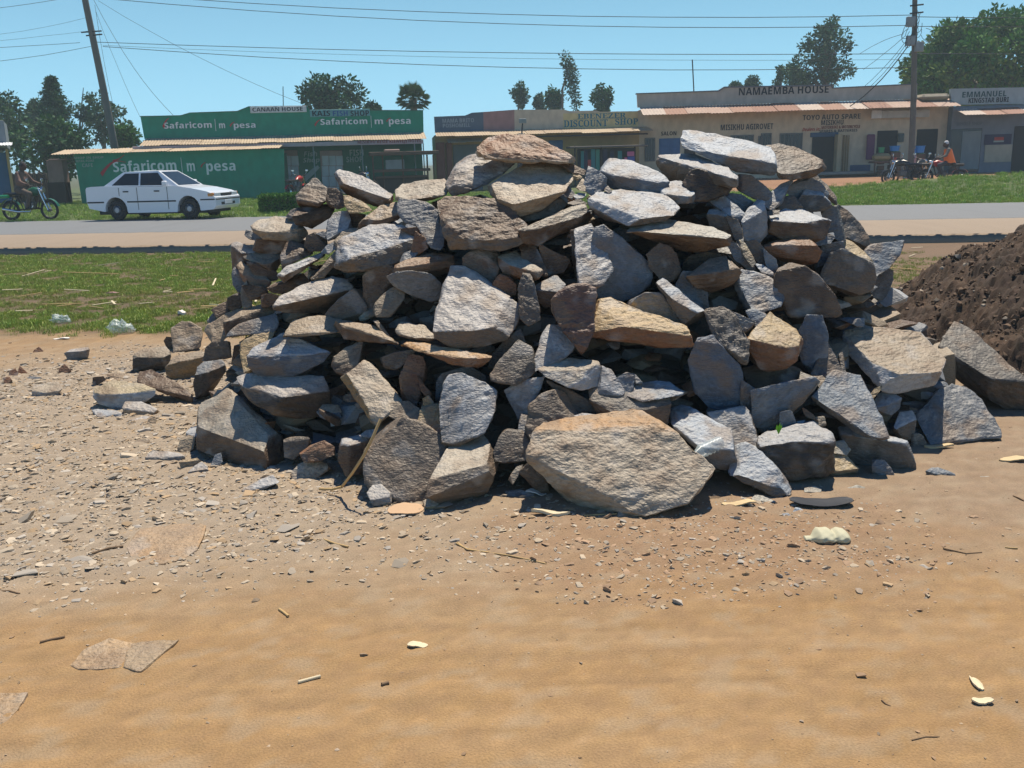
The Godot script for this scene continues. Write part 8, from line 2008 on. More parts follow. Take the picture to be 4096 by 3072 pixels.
	rock("grey stone lying on the gravel below the littered slab","s",-1.22,-0.02,-4.22,[-8,3,5,-1,6,-1,5,7,-4,10,5,1,3,4,2,-1,1,4,-7,1,6,-7,2,6,1,4,3,9,5,1,-8,2,0,-2,4,-6,3,5,-9,7,3,-4,1,2,-2,-2,0,-1,-7,0,1],.01,"lg","g",1,0.54)
	rock("dark green grey stone with pale top on the left gravel","s",-3.58,-0.01,-7.52,[-9,7,5,-6,9,0,8,10,-3,11,9,0,9,3,1,-2,0,4,-7,2,5,-7,8,5,5,8,4,-10,6,-1,-8,7,-6,4,8,-9,7,7,-6,5,2,-5,-4,0,-2,-9,2,-1],.01,"lg","g",1,0.46)
	rock("chalky white block alone on the left gravel","s",-3.25,-0.01,-6.3,[-8,4,5,-10,7,-3,0,7,-4,6,8,-6,13,4,3,9,0,5,2,0,6,-7,0,6,2,3,6,12,4,4,-10,2,0,-11,5,-8,-3,5,-9,2,6,-11,8,3,-2,6,0,-1,-1,0,1,-9,0,0],.01,"lt","lg",1,0.54)
	rock("reddish clod near the verge, left gravel","s",-4.08,-0.01,-7.88,[-49,2,36,-31,33,14,4,59,-5,52,22,22,45,4,34,-59,-1,1,-44,25,-21,-16,47,-40,27,16,-14,23,1,-1],.001,"r","r",1,0.56)
	rock("reddish clod in the middle of the left gravel","s",-3.45,-0.01,-6.99,[-32,11,42,-31,50,14,9,77,-5,72,24,33,41,1,49,-47,5,-3,-48,38,-32,-15,60,-51,42,16,-13,16,-3,4],.001,"r","r",1,0.56)
	rock("reddish clod, left one of a touching pair on the gravel","s",-3.82,-0.01,-6.95,[-29,1,33,-29,40,5,10,63,-12,44,31,12,42,0,34,-44,-3,-5,-46,30,-33,-13,49,-50,18,22,-26,18,-4,-4],.001,"r","r",1,0.56)
	rock("reddish clod, right one of a touching pair on the gravel","s",-3.79,-0.01,-7.02,[-25,10,28,-19,65,-12,54,16,24,21,1,35,-41,4,-10,-39,51,-50,27,9,-14,0,-3,-4],.001,"r","r",1,0.56)
	rock("reddish clod at the left picture edge on the gravel","s",-3.73,-0.01,-6.69,[-30,54,9,19,60,4,52,29,27,-1,1,48,-46,43,-28,-4,48,-32,26,22,-10,-18,-2,11],.001,"r","r",1,0.56)
	rock("low grey stone between the clods and the chalky block","s",-3.6,-0.01,-6.8,[-7,0,2,-2,3,-1,7,2,0,5,0,2,-7,0,0,-3,2,-3,5,1,-2,3,0,0],.01,"g","g",1,0.73)
	rock("wide pale shaly flake left of the littered slab","s",-1.87,-0.03,-4.71,[-11,5,0,-7,7,-6,5,6,-4,13,5,0,7,3,2,-6,3,2,-10,5,1,1,4,2,12,5,1,-9,2,0,-6,3,-6,4,3,-4,12,2,0,6,0,2,-5,1,2],.01,"lg","g",1,0.66)
	rock("ochre flake under the littered slab's left corner","s",-1.68,-0.02,-4.56,[-56,57,7,-11,65,-22,62,64,-19,30,28,5,-38,22,18,-51,55,12,-1,56,10,61,61,-10,-50,28,7,-11,34,-22,55,33,-19,27,2,5,-34,-3,18],.001,"y","t",1,0.57)
	rock("grey lump at the foot of the littered slab","s",-1.61,-0.02,-4.5,[-47,28,33,-16,50,-7,8,62,-27,51,45,2,54,20,19,-3,7,30,-44,28,33,4,33,24,55,37,16,-51,18,-4,-27,35,-44,-7,44,-64,32,31,-35,35,10,-18,-14,-1,-7],.001,"lg","g",1,0.52)
	rock("pointed grey stone under the littered slab","s",-1.54,-0.02,-4.6,[-33,23,35,-12,74,0,18,83,-6,31,42,22,1,7,46,-40,15,0,-22,58,-34,3,66,-41,15,31,-13,-9,2,11],.001,"g","g",1,0.53)
	rock("small ochre stone right of the pointed grey one","s",-1.49,-0.02,-4.56,[-28,12,22,4,38,-8,34,38,-8,43,24,8,-12,7,27,-30,7,0,-3,28,-30,23,28,-29,32,16,-14,-16,3,5],.001,"y","y",1,0.73)
	rock("knobbly tan stone left of the littered slab","s",-1.8,-0.02,-4.89,[-36,35,44,-28,89,4,21,104,-7,55,87,6,49,33,45,9,7,64,-48,24,-8,-43,69,-47,-1,82,-58,29,67,-46,26,22,-7,-8,0,12],.001,"t","t",1,0.56)
	rock("low tan stone in the middle of the gravel fan","s",-2.12,-0.02,-5.05,[-56,12,33,-37,32,-9,54,35,-15,60,21,8,-16,6,20,-53,13,32,-15,19,18,60,24,7,-55,8,13,-41,24,-30,36,26,-35,43,15,-13,-21,3,-1],.001,"t","b",1,0.54)
	rock("flat ochre stone at the far left of the gravel fan","s",-2.82,-0.02,-5.3,[-52,23,26,-33,44,-24,52,42,-21,83,8,61,-58,16,-3,-45,32,-53,29,31,-50,61,5,32],.001,"yt","t",1,0.92)
	rock("broad flat slab half buried at the edge of the track","s",-1.44,-0.05,-3.56,[-16,6,2,-18,7,-10,-12,7,-18,11,7,-15,15,7,-12,16,6,5,12,5,15,2,5,21,-7,5,17,-15,0,2,-17,0,-10,-12,0,-18,9,0,-15,13,0,-12,14,0,5,11,0,15,3,0,21,-6,0,17],.01,"d","d",0.8,1.00)
	rock("rough flat slab half buried in the track, near left","s",-1.32,-0.05,-2.67,[-9,5,6,-8,6,-2,-1,7,-9,6,7,-9,8,6,0,8,5,7,-3,5,8,-8,0,6,-8,0,-2,-2,0,-9,5,0,-9,8,0,0,8,0,7,-3,0,8],.01,"d","d",0.9,0.99)
	rock("low dusty stone right of the rough half buried slab","s",-1.2,-0.05,-2.67,[-7,6,-8,9,6,-8,3,5,10,-3,5,7,-7,0,-8,8,0,-8,3,1,10,-2,1,7],.01,"d","d",0.8,1.00)
	rock("dusty stone surfacing at the left picture edge","s",-1.48,-0.05,-2.38,[-91,59,-84,22,59,-79,33,55,-1,30,50,82,2,50,90,-87,3,-84,14,3,-79,30,4,-1,32,6,82,8,6,90],.001,"d","d",0.8,1.00)
	rock("tan block in the row of chips before the triangle slab","s",1.35,-0.02,-3.97,[-45,16,19,-31,33,-9,22,36,-19,52,28,5,42,12,26,-35,5,19,-42,24,19,14,27,8,43,21,26,-32,8,-4,-18,22,-32,29,24,-42,53,19,-18,43,6,3,-23,-1,-4],.001,"lt","b",1,0.52)
	rock("pale stone beside the wood chip at the triangle slab's tip","s",1.1,-0.02,-3.87,[-52,32,-2,-32,39,-17,3,38,-14,54,22,18,27,6,23,-23,9,14,-48,26,10,-3,25,12,45,19,26,-39,22,-25,-21,27,-40,10,26,-37,52,14,-5,28,0,0,-14,3,-9],.001,"lt","gb",1,0.54)
	rock("small white stone before the black plastic scrap","s",1.22,-0.02,-3.75,[-31,13,17,-12,30,-4,12,27,0,30,7,24,-15,4,29,-21,6,-3,-4,19,-24,17,16,-20,32,1,4,-7,-2,9],.001,"lg","lg",1,0.76)
	rock("small white stone left of the larger white one, right track edge","s",1.16,-0.02,-3.71,[-23,21,3,3,23,1,21,12,16,-4,4,26,-13,12,-17,9,13,-19,24,4,-4,2,-2,6],.001,"lg","lg",1,0.78)
	rock("flaky pale stone at the end of the chip row","s",1.55,-0.02,-4,[-50,17,12,19,28,-12,55,23,-2,40,12,24,-26,5,41,-59,10,30,-35,9,-9,26,17,-34,57,13,-23,42,5,3,-16,-1,20,-44,3,8],.001,"lt","t",1,0.91)
	rock("tiny pale rock on the dirt, far right","s",2.2,-0.02,-4.1,[-32,12,14,-19,22,2,21,21,3,18,9,19,-12,5,24,-17,5,-6,-6,13,-18,29,12,-17,25,3,-1,-1,0,4],.001,"lt","gb",1,0.78)
	rock("lone dark pebble in the middle of the track","s",-0.48,-0.03,-2.92,[-4,12,14,-1,20,9,14,21,8,18,11,15,5,9,16,-6,2,-6,-4,9,-11,10,9,-12,13,1,-5,2,0,-4],.001,"b","db",1,0.53)
	rock("ochre pebble at the near edge of the track","s",-0.11,-0.04,-2.14,[-7,16,7,0,24,0,12,22,1,12,14,8,0,11,10,-7,2,-13,-1,9,-20,10,7,-19,10,0,-12,-1,0,-10],.001,"t","b",1,0.60)

# ------------------------------------------------------------------ small things
func scrap(called: String, label: String, category: String, at: Vector3, turn: float, wide: float, deep: float, thick: float, curl: float, ragged: float, m: Material, sd: int) -> void:
	rng.seed = sd * 31
	var v := PackedVector3Array()
	var t := PackedInt32Array()
	var c := PackedColorArray()
	var nx := 14
	var nz := 5
	for side in 2:
		for i in nx + 1:
			for j in nz + 1:
				var fx := float(i) / nx - 0.5
				var fz := float(j) / nz - 0.5
				var trim := 1.0 - ragged * (0.5 + 0.9 * n_low.get_noise_2d(i * 0.06 + sd, 3.0 if j > 2 else 0.0)) * (1.0 if absf(fz) > 0.3 else 0.3) - 0.7 * pow(absf(fx) * 2.0, 5.0)
				var y := 0.5 * curl * (sin(fx * 5.0 + sd) * 0.6 + fz * fz * 0.8 + 0.35 * n_low.get_noise_2d(fx * 0.5 + sd, fz * 0.3)) + thick * (1 - side)
				v.append(Vector3(fx * wide, maxf(y, -0.02), fz * deep * maxf(trim, 0.08)))
				c.append(Color.WHITE)
	var n := (nx + 1) * (nz + 1)
	for i in nx:
		for j in nz:
			var a := i * (nz + 1) + j
			t.append_array([a, a + 1, a + nz + 2, a, a + nz + 2, a + nz + 1])
			t.append_array([n + a, n + a + nz + 2, n + a + 1, n + a, n + a + nz + 1, n + a + nz + 2])
	for i in nx:
		for j in [0, nz]:
			var a: int = i * (nz + 1) + j
			t.append_array([a, a + nz + 1, n + a + nz + 1, a, n + a + nz + 1, n + a])
	var o := part(self, called, indexed(v, t, c), m, Vector3(at.x, surface_y(at.x, at.z) + 0.003 + (0.011 if called == "plastic_scrap" else 0.0), at.z))
	o.rotation.y = turn
	tag(o, label, category)

func stick(called: String, label: String, category: String, spots: Array, r: float, m: Material) -> void:
	var pts := []
	for s in spots:
		pts.append(Vector3(s.x, surface_y(s.x, s.y) + r * 0.8, s.y))
	cable(called, label, category, pts, r, m, "")

func cloth_bundle(at: Vector3, wide: float) -> void:
	var v := PackedVector3Array()
	var c := PackedColorArray()
	var t := PackedInt32Array()
	for i in 81:
		var f := i / 80.0
		var r := 0.3 + 0.7 * smoothstep(0.14, 0.34, f)
		r *= 1.0 - 0.22 * exp(-pow((f - 0.63) / 0.06, 2.0))
		r *= 1.0 - 0.85 * pow(f, 14.0)
		if f < 0.02: r = 0.05
		for k in 56:
			var a := TAU * k / 56.0
			var fold := 1.0 + 0.05 * sin(a * 5.0 + f * 20.0) * sin(f * 9.0) + 0.04 * n_low.get_noise_3d(f * 0.6, cos(a) * 0.15, sin(a) * 0.15) + 0.02 * sin(a * 9.0 - f * 26.0)
			v.append(Vector3((f - 0.5) * wide, maxf(0.024 * r * fold * sin(a) + 0.017 * r, -0.01), 0.062 * r * fold * cos(a)))
			c.append(Color(0.50, 0.48, 0.34))
	for i in 80:
		for k in 56:
			var a := i * 56 + k
			var b := i * 56 + (k + 1) % 56
			t.append_array([a, b, b + 56, a, b + 56, a + 56])
	var o := part(self, "cloth_bundle", indexed(v, t, c), M.vertex, at)
	o.rotation.y = -0.05
	tag(o, "knotted cream cloth bundle lying on the dirt before the black plastic scrap", "cloth")

func bottle(a: Vector3, b: Vector3) -> void:
	var o := thing("plastic_bottle", "clear ribbed plastic bottle lying on the angular pale grey stone", "bottle", a)
	var m := MB.new()
	var p := PackedVector3Array()
	var r := PackedFloat32Array()
	for k in 25:
		var f := k / 24.0
		p.append((b - a) * f)
		r.append((0.030 + 0.003 * sin(f * 50.0)) * (1.0 if f > 0.3 else lerpf(0.35, 1.0, smoothstep(0.05, 0.3, f))))
	m.tube(p, r, 16)
	part(o, "bottle_body", m.done(), M.bag)
	var c := MB.new()
	c.tube(PackedVector3Array([(a - b) * 0.06, (b - a) * 0.02]), PackedFloat32Array([0.014]), 12)
	part(o, "bottle_neck", c.done(), M.bag)

func plastic_bag(label: String, at: Vector3, wide: float, high: float) -> void:
	var v := PackedVector3Array()
	var c := PackedColorArray()
	var t := PackedInt32Array()
	for i in 19:
		var f := i / 18.0
		for k in 28:
			var a := TAU * k / 28.0
			var d := Vector3(cos(a) * sin(f * PI), 1.0 - cos(f * PI), sin(a) * sin(f * PI))
			var s := 1.0 + 0.35 * n_low.get_noise_3dv(d * 0.5 + at) + 0.22 * n_cell.get_noise_3dv(d * 0.35)
			v.append(Vector3(d.x * wide * 0.5 * s, maxf(d.y * high * 0.5 * s * (1.0 - 0.25 * d.x), 0.0), d.z * wide * 0.35 * s))
			c.append(Color.WHITE)
	for i in 18:
		for k in 28:
			var a := i * 28 + k
			var b := i * 28 + (k + 1) % 28
			t.append_array([a, a + 28, b + 28, a, b + 28, b])
	var o := part(self, "plastic_bag", indexed(v, t, c), M.bag, at)
	tag(o, label, "plastic bag")

func sprout(at: Vector3) -> void:
	var b := MB.new()
	b.colored = true
	b.tint = Color(0.16, 0.42, 0.05)
	for s in [-1.0, 0.2, 1.0]:
		var tip: Vector3 = Vector3(s * 0.012, 0.06 - absf(s) * 0.01, 0.01)
		b.tri(Vector3.ZERO, Vector3(s * 0.006 + 0.008, 0.03, 0), tip)
		b.tri(Vector3.ZERO, tip, Vector3(s * 0.006 - 0.008, 0.03, 0))
	var o := part(self, "green_sprout", b.done(), M.leaves, at)
	tag(o, "tiny bright green sprout behind the square dark block", "plant")

func heap_y(x: float, z: float) -> float:
	var d := Vector2(x - 5.5, (z + 7.1) * 0.92).length()
	d += 0.25 * n_low.get_noise_2d(x * 0.35, z * 0.35)
	var h := maxf(0.0, 1.85 - d * 0.68)
	h = h * h / (h + 0.12)
	h += 0.30 * exp(-Vector2(x - 4.5, z + 6.6).length_squared() / 0.25)
	return h

func build_heap() -> void:
	var v := PackedVector3Array()
	var c := PackedColorArray()
	var t := PackedInt32Array()
	var n := 260
	for j in n:
		for i in n:
			var x := 1.9 + 6.8 * i / (n - 1)
			var z := -3.9 - 6.6 * j / (n - 1)
			var h := heap_y(x, z)
			var r := clampf(h * 6.0, 0.0, 1.0)
			var lump := n_mid.get_noise_2d(x * 0.16, z * 0.16) * 0.05 + n_mid.get_noise_2d(x * 0.55, z * 0.55) * 0.03 + n_mid.get_noise_2d(x * 1.5, z * 1.5) * 0.035 + n_mid.get_noise_2d(x * 3.0, z * 3.0) * 0.016
			v.append(Vector3(x, h + lump * r - 0.05 * (1.0 - r), z))
			var s := 1.0 + 0.35 * n_mid.get_noise_2d(x * 0.8 + 5.0, z * 0.8) + 0.25 * n_low.get_noise_2d(x * 0.5, z * 0.5)
			var w := clampf(n_patch.get_noise_2d(x * 0.3, z * 0.3) + 0.35, 0.0, 1.0)
			var col := Vector3(0.06, 0.037, 0.024).lerp(Vector3(0.115, 0.069, 0.04), w) * s
			c.append(Color(col.x, col.y, col.z))
	for j in n - 1:
		for i in n - 1:
			var a := j * n + i
			t.append_array([a, a + 1, a + n + 1, a, a + n + 1, a + n])
	var o := part(self, "soil_heap", crisp(v, t, c, 0.55), M.dirt)
	tag(o, "heap of dark brown earth right of the stone pile", "earth heap")
	rng.seed = 61
	var where: Array[Transform3D] = []
	var tint := PackedColorArray()
	for i in 15000:
		var x := rng.randf_range(2.2, 6.5)
		var z := rng.randf_range(-9.5, -4.4)
		var h := heap_y(x, z)
		if h < 0.04:
			continue
		var s := 0.004 + 0.008 * rng.randf() + 0.032 * pow(rng.randf(), 9.0)
		where.append(Transform3D(Basis(Vector3.UP, rng.randf() * TAU).rotated(Vector3.RIGHT, rng.randf() * 2.0).scaled(Vector3(s, s, s)), Vector3(x, h + 0.004, z)))
		var k := rng.randf_range(0.8, 1.5)
		tint.append(Color(0.105 * k, 0.066 * k, 0.04 * k) if rng.randf() < 0.93 else Color(0.3 * k, 0.25 * k, 0.19 * k))
	stuff("clods", "small earth clods over the dark heap", "earth clods", chip_mesh(0.85, 5), M.chips, where, tint)

func build_gravel() -> void:
	rng.seed = 5
	var sets := []
	for k in 4:
		var where: Array[Transform3D] = []
		sets.append([where, PackedColorArray()])
	var put := 0
	var tones := [Vector3(0.42, 0.34, 0.245), Vector3(0.38, 0.34, 0.29), Vector3(0.38, 0.27, 0.16), Vector3(0.48, 0.40, 0.30), Vector3(0.30, 0.255, 0.20), Vector3(0.36, 0.24, 0.15)]
	for i in 330000:
		var x := rng.randf_range(-6.5, 3.4)
		var z := -rng.randf_range(2.0, 9.2)
		var gr := gravel_share(x, z)
		var cr := crumbs_share(x, z)
		var all := maxf(maxf(gr * gr * 0.85, cr * 0.6), 0.05 + 0.03 * smoothstep(2.8, 3.4, -z) * smoothstep(-1.5, 0.5, x))
		if along_road(x, z) > 8.3 + 0.4 * n_low.get_noise_2d(x, z) or rng.randf() > all:
			continue
		var s := 0.0035 + 0.0075 * pow(rng.randf(), 2.0) + 0.024 * pow(rng.randf(), 16.0)
		if gr < 0.15 and cr < 0.15 and rng.randf() < 0.93:
			s *= 0.42
		if gr > cr and gr > 0.3:
			s *= 1.15
			if rng.randf() < 0.03:
				s *= 2.1
		var slim := 1.0 if cr > gr else rng.randf_range(0.5, 1.0)
		var basis := Basis(Vector3.UP, rng.randf() * TAU) * Basis(Vector3(rng.randfn(), 0, rng.randfn()).normalized(), rng.randf_range(0.0, 0.28))
		var k := rng.randi() % 4
		sets[k][0].append(Transform3D(basis.scaled_local(Vector3(s, s * slim, s)), Vector3(x, surface_y(x, z) + s * 0.04, z)))
		var c: Vector3 = tones[rng.randi() % 5] if gr > cr else tones[5 if rng.randf() < 0.35 else rng.randi() % 5]
		if gr < 0.2 and cr < 0.2:
			c = c.lerp(Vector3(0.30, 0.19, 0.10), 0.5)
		c *= rng.randf_range(0.75, 1.2)
		sets[k][1].append(Color(c.x, c.y, c.z))
	for k in 4:
		stuff("gravel", ["flat pale stone chips strewn over the ground", "grey and tan gravel strewn over the ground", "mixed small gravel strewn over the ground", "reddish crumbs of stone strewn over the ground"][k], "gravel", chip_mesh([0.18, 0.26, 0.34, 0.55][k], 20 + k), M.chips, sets[k][0], sets[k][1])

func surface_y(x: float, z: float) -> float:   # the ground with its soft ruts
	var near := 1.0 - smoothstep(7.0, 12.0, -z)
	return ground_y(x, z) + near * (0.006 * n_low.get_noise_2d(x * 0.35, z * 0.5) + 0.003 * n_patch.get_noise_2d(x * 0.10 + 9.0, z * 1.1) + 0.004 * n_low.get_noise_2d(x * 1.6 + 40.0, z * 3.0) + 0.0045 * n_mid.get_noise_2d(x * 1.2, z * 1.2))

func build_grass() -> void:
	rng.seed = 17
	var sets := []
	for k in 3:
		var where: Array[Transform3D] = []
		sets.append([where, PackedColorArray()])
	for i in 62000:   # the verge between the dirt and the road
		var q := lerpf(7.9, 16.85, pow(rng.randf(), 1.25))
		var x := rng.randf_range(-1.12, 0.2) * (q * 0.62 + 1.5)
		if x > 1.4:
			continue
		var z := -(q - 0.16 * x)
		var bare := n_patch.get_noise_2d(x * 0.35, z * 0.35)
		var edge := smoothstep(7.9, 8.9, q + 0.6 * n_low.get_noise_2d(x * 0.7, z * 0.7))
		var dip := exp(-pow((q - 10.4) / 0.9, 2.0))   # worn strip of bare soil along the ditch
		if rng.randf() > edge * (1.0 - 0.3 * dip) * clampf(1.15 - maxf(0.0, bare - 0.12) * 4.0, 0.12, 1.0):
			continue
		var k := rng.randi() % 3
		grass_at(sets[k][0], sets[k][1], x, z, (0.55 + 0.5 * clampf(0.5 + bare * -2.0, 0.0, 1.0)) * (1.0 - 0.3 * dip), 0.35 + 0.5 * dip)
	for i in 14000:   # patches right of the pile
		var x := rng.randf_range(2.2, 9.0)
		var q := rng.randf_range(9.4, 15.5)
		var z := -(q - 0.16 * x)
		var d := n_patch.get_noise_2d(x * 0.22 + 3.0, z * 0.3) + 0.30 - 0.11 * absf(q - 12.2)
		if rng.randf() > clampf(d * 3.0, 0.0, 1.0):
			continue
		var k := rng.randi() % 3
		grass_at(sets[k][0], sets[k][1], x, z, 0.6, 0.55)
	for i in 26000:   # the bank beyond the road
		var x := rng.randf_range(-24.0, 24.0)
		var q := rng.randf_range(26.2, 37.5 if x > 2.0 else 41.0)
		var z := -(q - 0.16 * x)
		if x > 2.0 and q > 35.0 + 2.0 * n_low.get_noise_2d(x * 0.3, 2.0) and rng.randf() < 0.9:
			continue
		if x < 2.0 and n_patch.get_noise_2d(x * 0.2, z * 0.2) > 0.12 and rng.randf() < 0.7:
			continue
		var k := rng.randi() % 3
		grass_at(sets[k][0], sets[k][1], x, z, 1.9, 0.12)
	for k in 3:
		stuff("grass", ["short green grass of the verges and the far bank", "dry tipped grass of the verges and the far bank", "taller tufts of grass of the verges and the far bank"][k], "grass", blade_tuft([16, 14, 12][k], [0.045, 0.042, 0.065][k], [0.075, 0.085, 0.06][k], 300 + k), M.grass, sets[k][0], sets[k][1])
	# dry stalks lying about
	var b := MB.new()
	b.box(Vector3(-0.5, 0, -0.012), Vector3(0.5, 0.008, 0.012), 0.003)
	var mesh := b.done()
	for i in 70:
		var left := i < 46
		var x := rng.randf_range(-6.5, -2.2) if left else rng.randf_range(3.6, 8.0)
		var q := rng.randf_range(9.0, 15.0) if left else rng.randf_range(10.0, 16.2)
		var z := -(q - 0.16 * x)
		if left:
			x *= q / 11.0
		var o := part(self, "dry_straw", mesh, [M.stalk, M.stalk_pale][i % 2], Vector3(x, ground_y(x, z) + (0.045 if left else 0.012), z))
		var l := rng.randf_range(0.10, 0.5) if i % 5 else rng.randf_range(0.5, 0.9)
		o.scale = Vector3(l, 1, rng.randf_range(0.5, 1.1))
		o.rotation = Vector3(0, rng.randf() * PI, rng.randf_range(-0.12, 0.12))
		tag(o, "dry straw piece lying in the grass left of the pile" if left else "dry straw piece lying on the bare soil behind the earth heap", "straw", "straw pieces in the left grass" if left else "straw pieces on the right soil")

func build_small() -> void:
	M.stalk = mat(0.50, 0.34, 0.15, 0.8)
	M.stalk_pale = mat(0.66, 0.56, 0.38, 0.8)
	M.twig = mat(0.20, 0.13, 0.075, 0.9)
	M.wood_pale = mat(0.60, 0.46, 0.26, 0.8)
	M.cardboard = mat(0.50, 0.34, 0.21, 0.9)
	M.paper = mat(0.78, 0.74, 0.68, 0.8)
	M.black_plastic = mat(0.05, 0.055, 0.065, 0.35)
	build_heap()
	build_gravel()
	build_grass()
	stick("dry_stalk", "dry stalk with frayed end lying in the middle of the track edge", "stalk", [Vector2(-0.244, -3.493), Vector2(-0.195, -3.425), Vector2(-0.120, -3.398), Vector2(-0.029, -3.352), Vector2(0.042, -3.313), Vector2(0.112, -3.274)], 0.0036, M.stalk)
	stick("dry_stalk", "second dry stalk crossing the frayed one at its left end", "stalk", [Vector2(-0.239, -3.502), Vector2(-0.210, -3.445), Vector2(-0.172, -3.419), Vector2(-0.111, -3.402)], 0.003, M.stalk)
	stick("twig", "dark curved twig just below the frayed stalk", "twig", [Vector2(-0.091, -3.229), Vector2(-0.061, -3.199), Vector2(-0.030, -3.201), Vector2(0.009, -3.231)], 0.0024, M.twig)
	stick("dry_stick", "pale peeled stick lying alone on the track", "stick", [Vector2(-0.662, -2.480), Vector2(-0.632, -2.497), Vector2(-0.602, -2.511)], 0.0054, M.stalk_pale)
	stick("dry_stick", "brown stick lying left of the broad half buried slab", "stick", [Vector2(-1.711, -3.480), Vector2(-1.662, -3.523), Vector2(-1.610, -3.541)], 0.006, M.twig)
	stick("dry_straw", "ochre straw near the front blocks, lower left", "straw", [Vector2(-0.787, -3.541), Vector2(-0.736, -3.507), Vector2(-0.678, -3.477)], 0.0048, M.stalk)
	stick("twig", "grey twig above the ochre straw near the front blocks", "twig", [Vector2(-0.892, -3.610), Vector2(-0.849, -3.622), Vector2(-0.801, -3.635)], 0.0036, M.twig)
	stick("dry_straw", "thin straw on the gravel below the low tan stone", "straw", [Vector2(-2.024, -3.698), Vector2(-2.013, -3.738), Vector2(-2.003, -3.770)], 0.0036, M.stalk)
	stick("twig", "thin dark twig half buried at the left track edge", "twig", [Vector2(-1.913, -3.162), Vector2(-1.875, -3.153), Vector2(-1.826, -3.131)], 0.0036, M.twig)
	stick("twig", "dark twig beside the rough half buried slab", "twig", [Vector2(-1.576, -2.772), Vector2(-1.547, -2.792), Vector2(-1.510, -2.805)], 0.0048, M.twig)
	stick("wood_splinter", "short ochre splinters lying on the middle track", "splinter", [Vector2(-0.833, -2.956), Vector2(-0.811, -2.932), Vector2(-0.789, -2.904)], 0.0048, M.stalk)
	stick("dry_stick", "little brown stub lying on the middle of the track", "stick", [Vector2(-0.411, -2.460), Vector2(-0.402, -2.466), Vector2(-0.390, -2.469)], 0.006, M.twig)
	stick("twig", "long thin twig at the right side of the track", "twig", [Vector2(1.640, -3.303), Vector2(1.673, -3.278), Vector2(1.705, -3.252), Vector2(1.768, -3.261)], 0.003, M.twig)
	stick("twig", "twig at the right picture edge above the long thin one", "twig", [Vector2(1.879, -3.303), Vector2(1.894, -3.294), Vector2(1.918, -3.286)], 0.0036, M.stalk)
	stick("twig", "dark twig near the right picture edge", "twig", [Vector2(2.197, -3.841), Vector2(2.203, -3.804), Vector2(2.210, -3.763)], 0.0036, M.twig)
	stick("twig", "thin dark straw at the lower right of the track", "twig", [Vector2(1.014, -2.315), Vector2(1.020, -2.299), Vector2(1.029, -2.289)], 0.0024, M.twig)
	stick("twig", "long thin dark stalk at the bottom right", "twig", [Vector2(1.017, -2.124), Vector2(1.058, -2.134), Vector2(1.095, -2.136)], 0.0018, M.twig)
	stick("dry_straw", "straw on the dirt under the front boulder's right end", "straw", [Vector2(0.293, -3.740), Vector2(0.364, -3.741), Vector2(0.436, -3.744)], 0.0036, M.stalk)
	cable("dry_stalk", "long yellow stalk leaning on the striped front block", "stalk", [Vector3(-0.596, 0.383, -4.020), Vector3(-0.631, 0.309, -3.980), Vector3(-0.676, 0.227, -3.970), Vector3(-0.731, 0.148, -3.980), Vector3(-0.806, 0.044, -4.080)], 0.007, M.stalk, "")
	cable("dry_stalk", "thin yellow stalk beside the long one at its foot", "stalk", [Vector3(-0.804, 0.047, -4.070), Vector3(-0.854, 0.026, -4.100), Vector3(-0.925, 0.012, -4.150)], 0.007, M.stalk, "")
	scrap("husk_flake", "pale husk flake lying on the middle of the track", "husk", Vector3(-0.325, 0.012, -2.684), -0.05, 0.066, 0.035, 0.004, 0.012, 0.3, M.stalk_pale, 3)
	scrap("wood_sliver", "pale split wood sliver at right of the track, upper one", "wood", Vector3(1.312, 0.012, -2.378), -0.05, 0.026, 0.07, 0.005, 0.01, 0.2, M.stalk_pale, 4)
	scrap("wood_sliver", "pale split wood slivers at right of the track, lower pair", "wood", Vector3(1.285, 0.012, -2.290), -0.05, 0.060, 0.03, 0.005, 0.01, 0.3, M.stalk_pale, 5)
	scrap("wood_chip", "bent ochre wood chip by the triangle slab's tip", "wood", Vector3(0.981, 0.012, -3.829), -0.08, 0.148, 0.05, 0.006, 0.03, 0.3, M.wood_pale, 6)
	scrap("wood_chip", "pale splintered board end at the right picture edge", "wood", Vector3(2.451, 0.012, -4.305), -0.09, 0.146, 0.06, 0.006, 0.02, 0.3, M.wood_pale, 7)
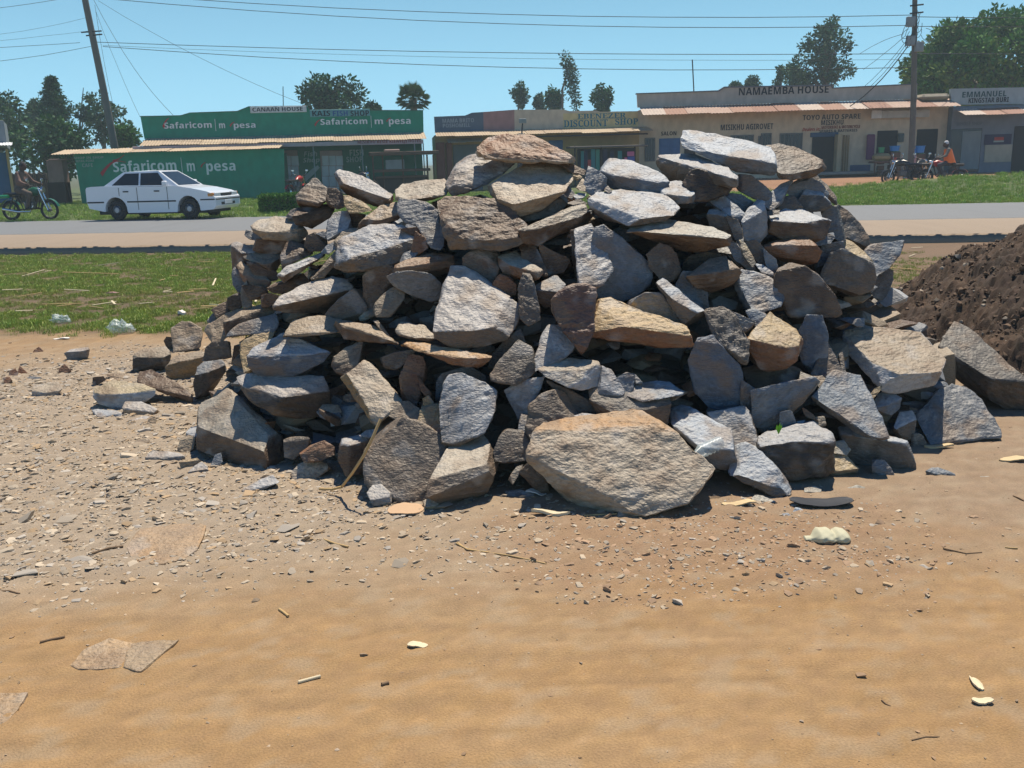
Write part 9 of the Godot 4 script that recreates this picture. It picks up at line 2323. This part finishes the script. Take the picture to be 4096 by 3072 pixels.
	scrap("cardboard_piece", "brown cardboard piece before the striped front block", "cardboard", Vector3(-0.488, 0.012, -3.874), -0.08, 0.160, 0.13, 0.006, 0.01, 0.1, M.cardboard, 8)
	scrap("paper_scrap", "torn white paper by the front boulder's left foot", "paper", Vector3(0.096, 0.012, -4.027), -0.08, 0.096, 0.05, 0.006, 0.03, 0.5, M.paper, 9)
	scrap("bark_strip", "curled pale bark strip before the front boulder", "bark", Vector3(0.152, 0.012, -3.765), -0.07, 0.168, 0.035, 0.012, 0.03, 0.4, M.stalk_pale, 10)
	scrap("plastic_scrap", "black plastic scrap lying flat before the chip row", "plastic", Vector3(1.336, 0.012, -3.801), -0.08, 0.269, 0.11, 0.003, 0.025, 0.15, M.black_plastic, 11)
	scrap("husk_flake", "long dry husk under the big right foot boulder", "husk", Vector3(2.194, 0.012, -4.555), -0.09, 0.147, 0.04, 0.01, 0.02, 0.3, M.wood_pale, 12)
	scrap("paper_scrap", "white scrap on the gravel near the clear plastic bag", "paper", Vector3(-4.162, 0.012, -8.461), -0.15, 0.163, 0.06, 0.006, 0.02, 0.4, M.paper, 13)
	scrap("wrapper", "pink wrapper strip in the grass at left", "wrapper", Vector3(-5.150, 0.012, -11.950), -0.20, 0.220, 0.05, 0.01, 0.02, 0.3, M.plastic_pink, 14)
	scrap("paper_scrap", "small white petals like scraps at the verge, left of the pile", "paper", Vector3(-3.489, 0.012, -9.777), -0.17, 0.090, 0.1, 0.03, 0.04, 0.6, M.paper, 15)
	scrap("wood_chip", "pale chunk of wood in the upper right verge soil", "wood", Vector3(4.827, 0.012, -10.830), -0.22, 0.076, 0.05, 0.02, 0.02, 0.2, M.wood_pale, 16)
	cloth_bundle(Vector3(1.234, 0, -3.428), 0.183)
	bottle(Vector3(0.807, 0.185, -3.980), Vector3(0.946, 0.218, -4.050))
	plastic_bag("crumpled clear plastic bag at the edge of the grass", Vector3(-3.70, -0.02, -8.71), 0.26, 0.15)
	plastic_bag("flat clear plastic bag lying in the grass, left", Vector3(-4.60, -0.02, -9.41), 0.22, 0.11)
	sprout(Vector3(1.19, 0.27, -3.98))
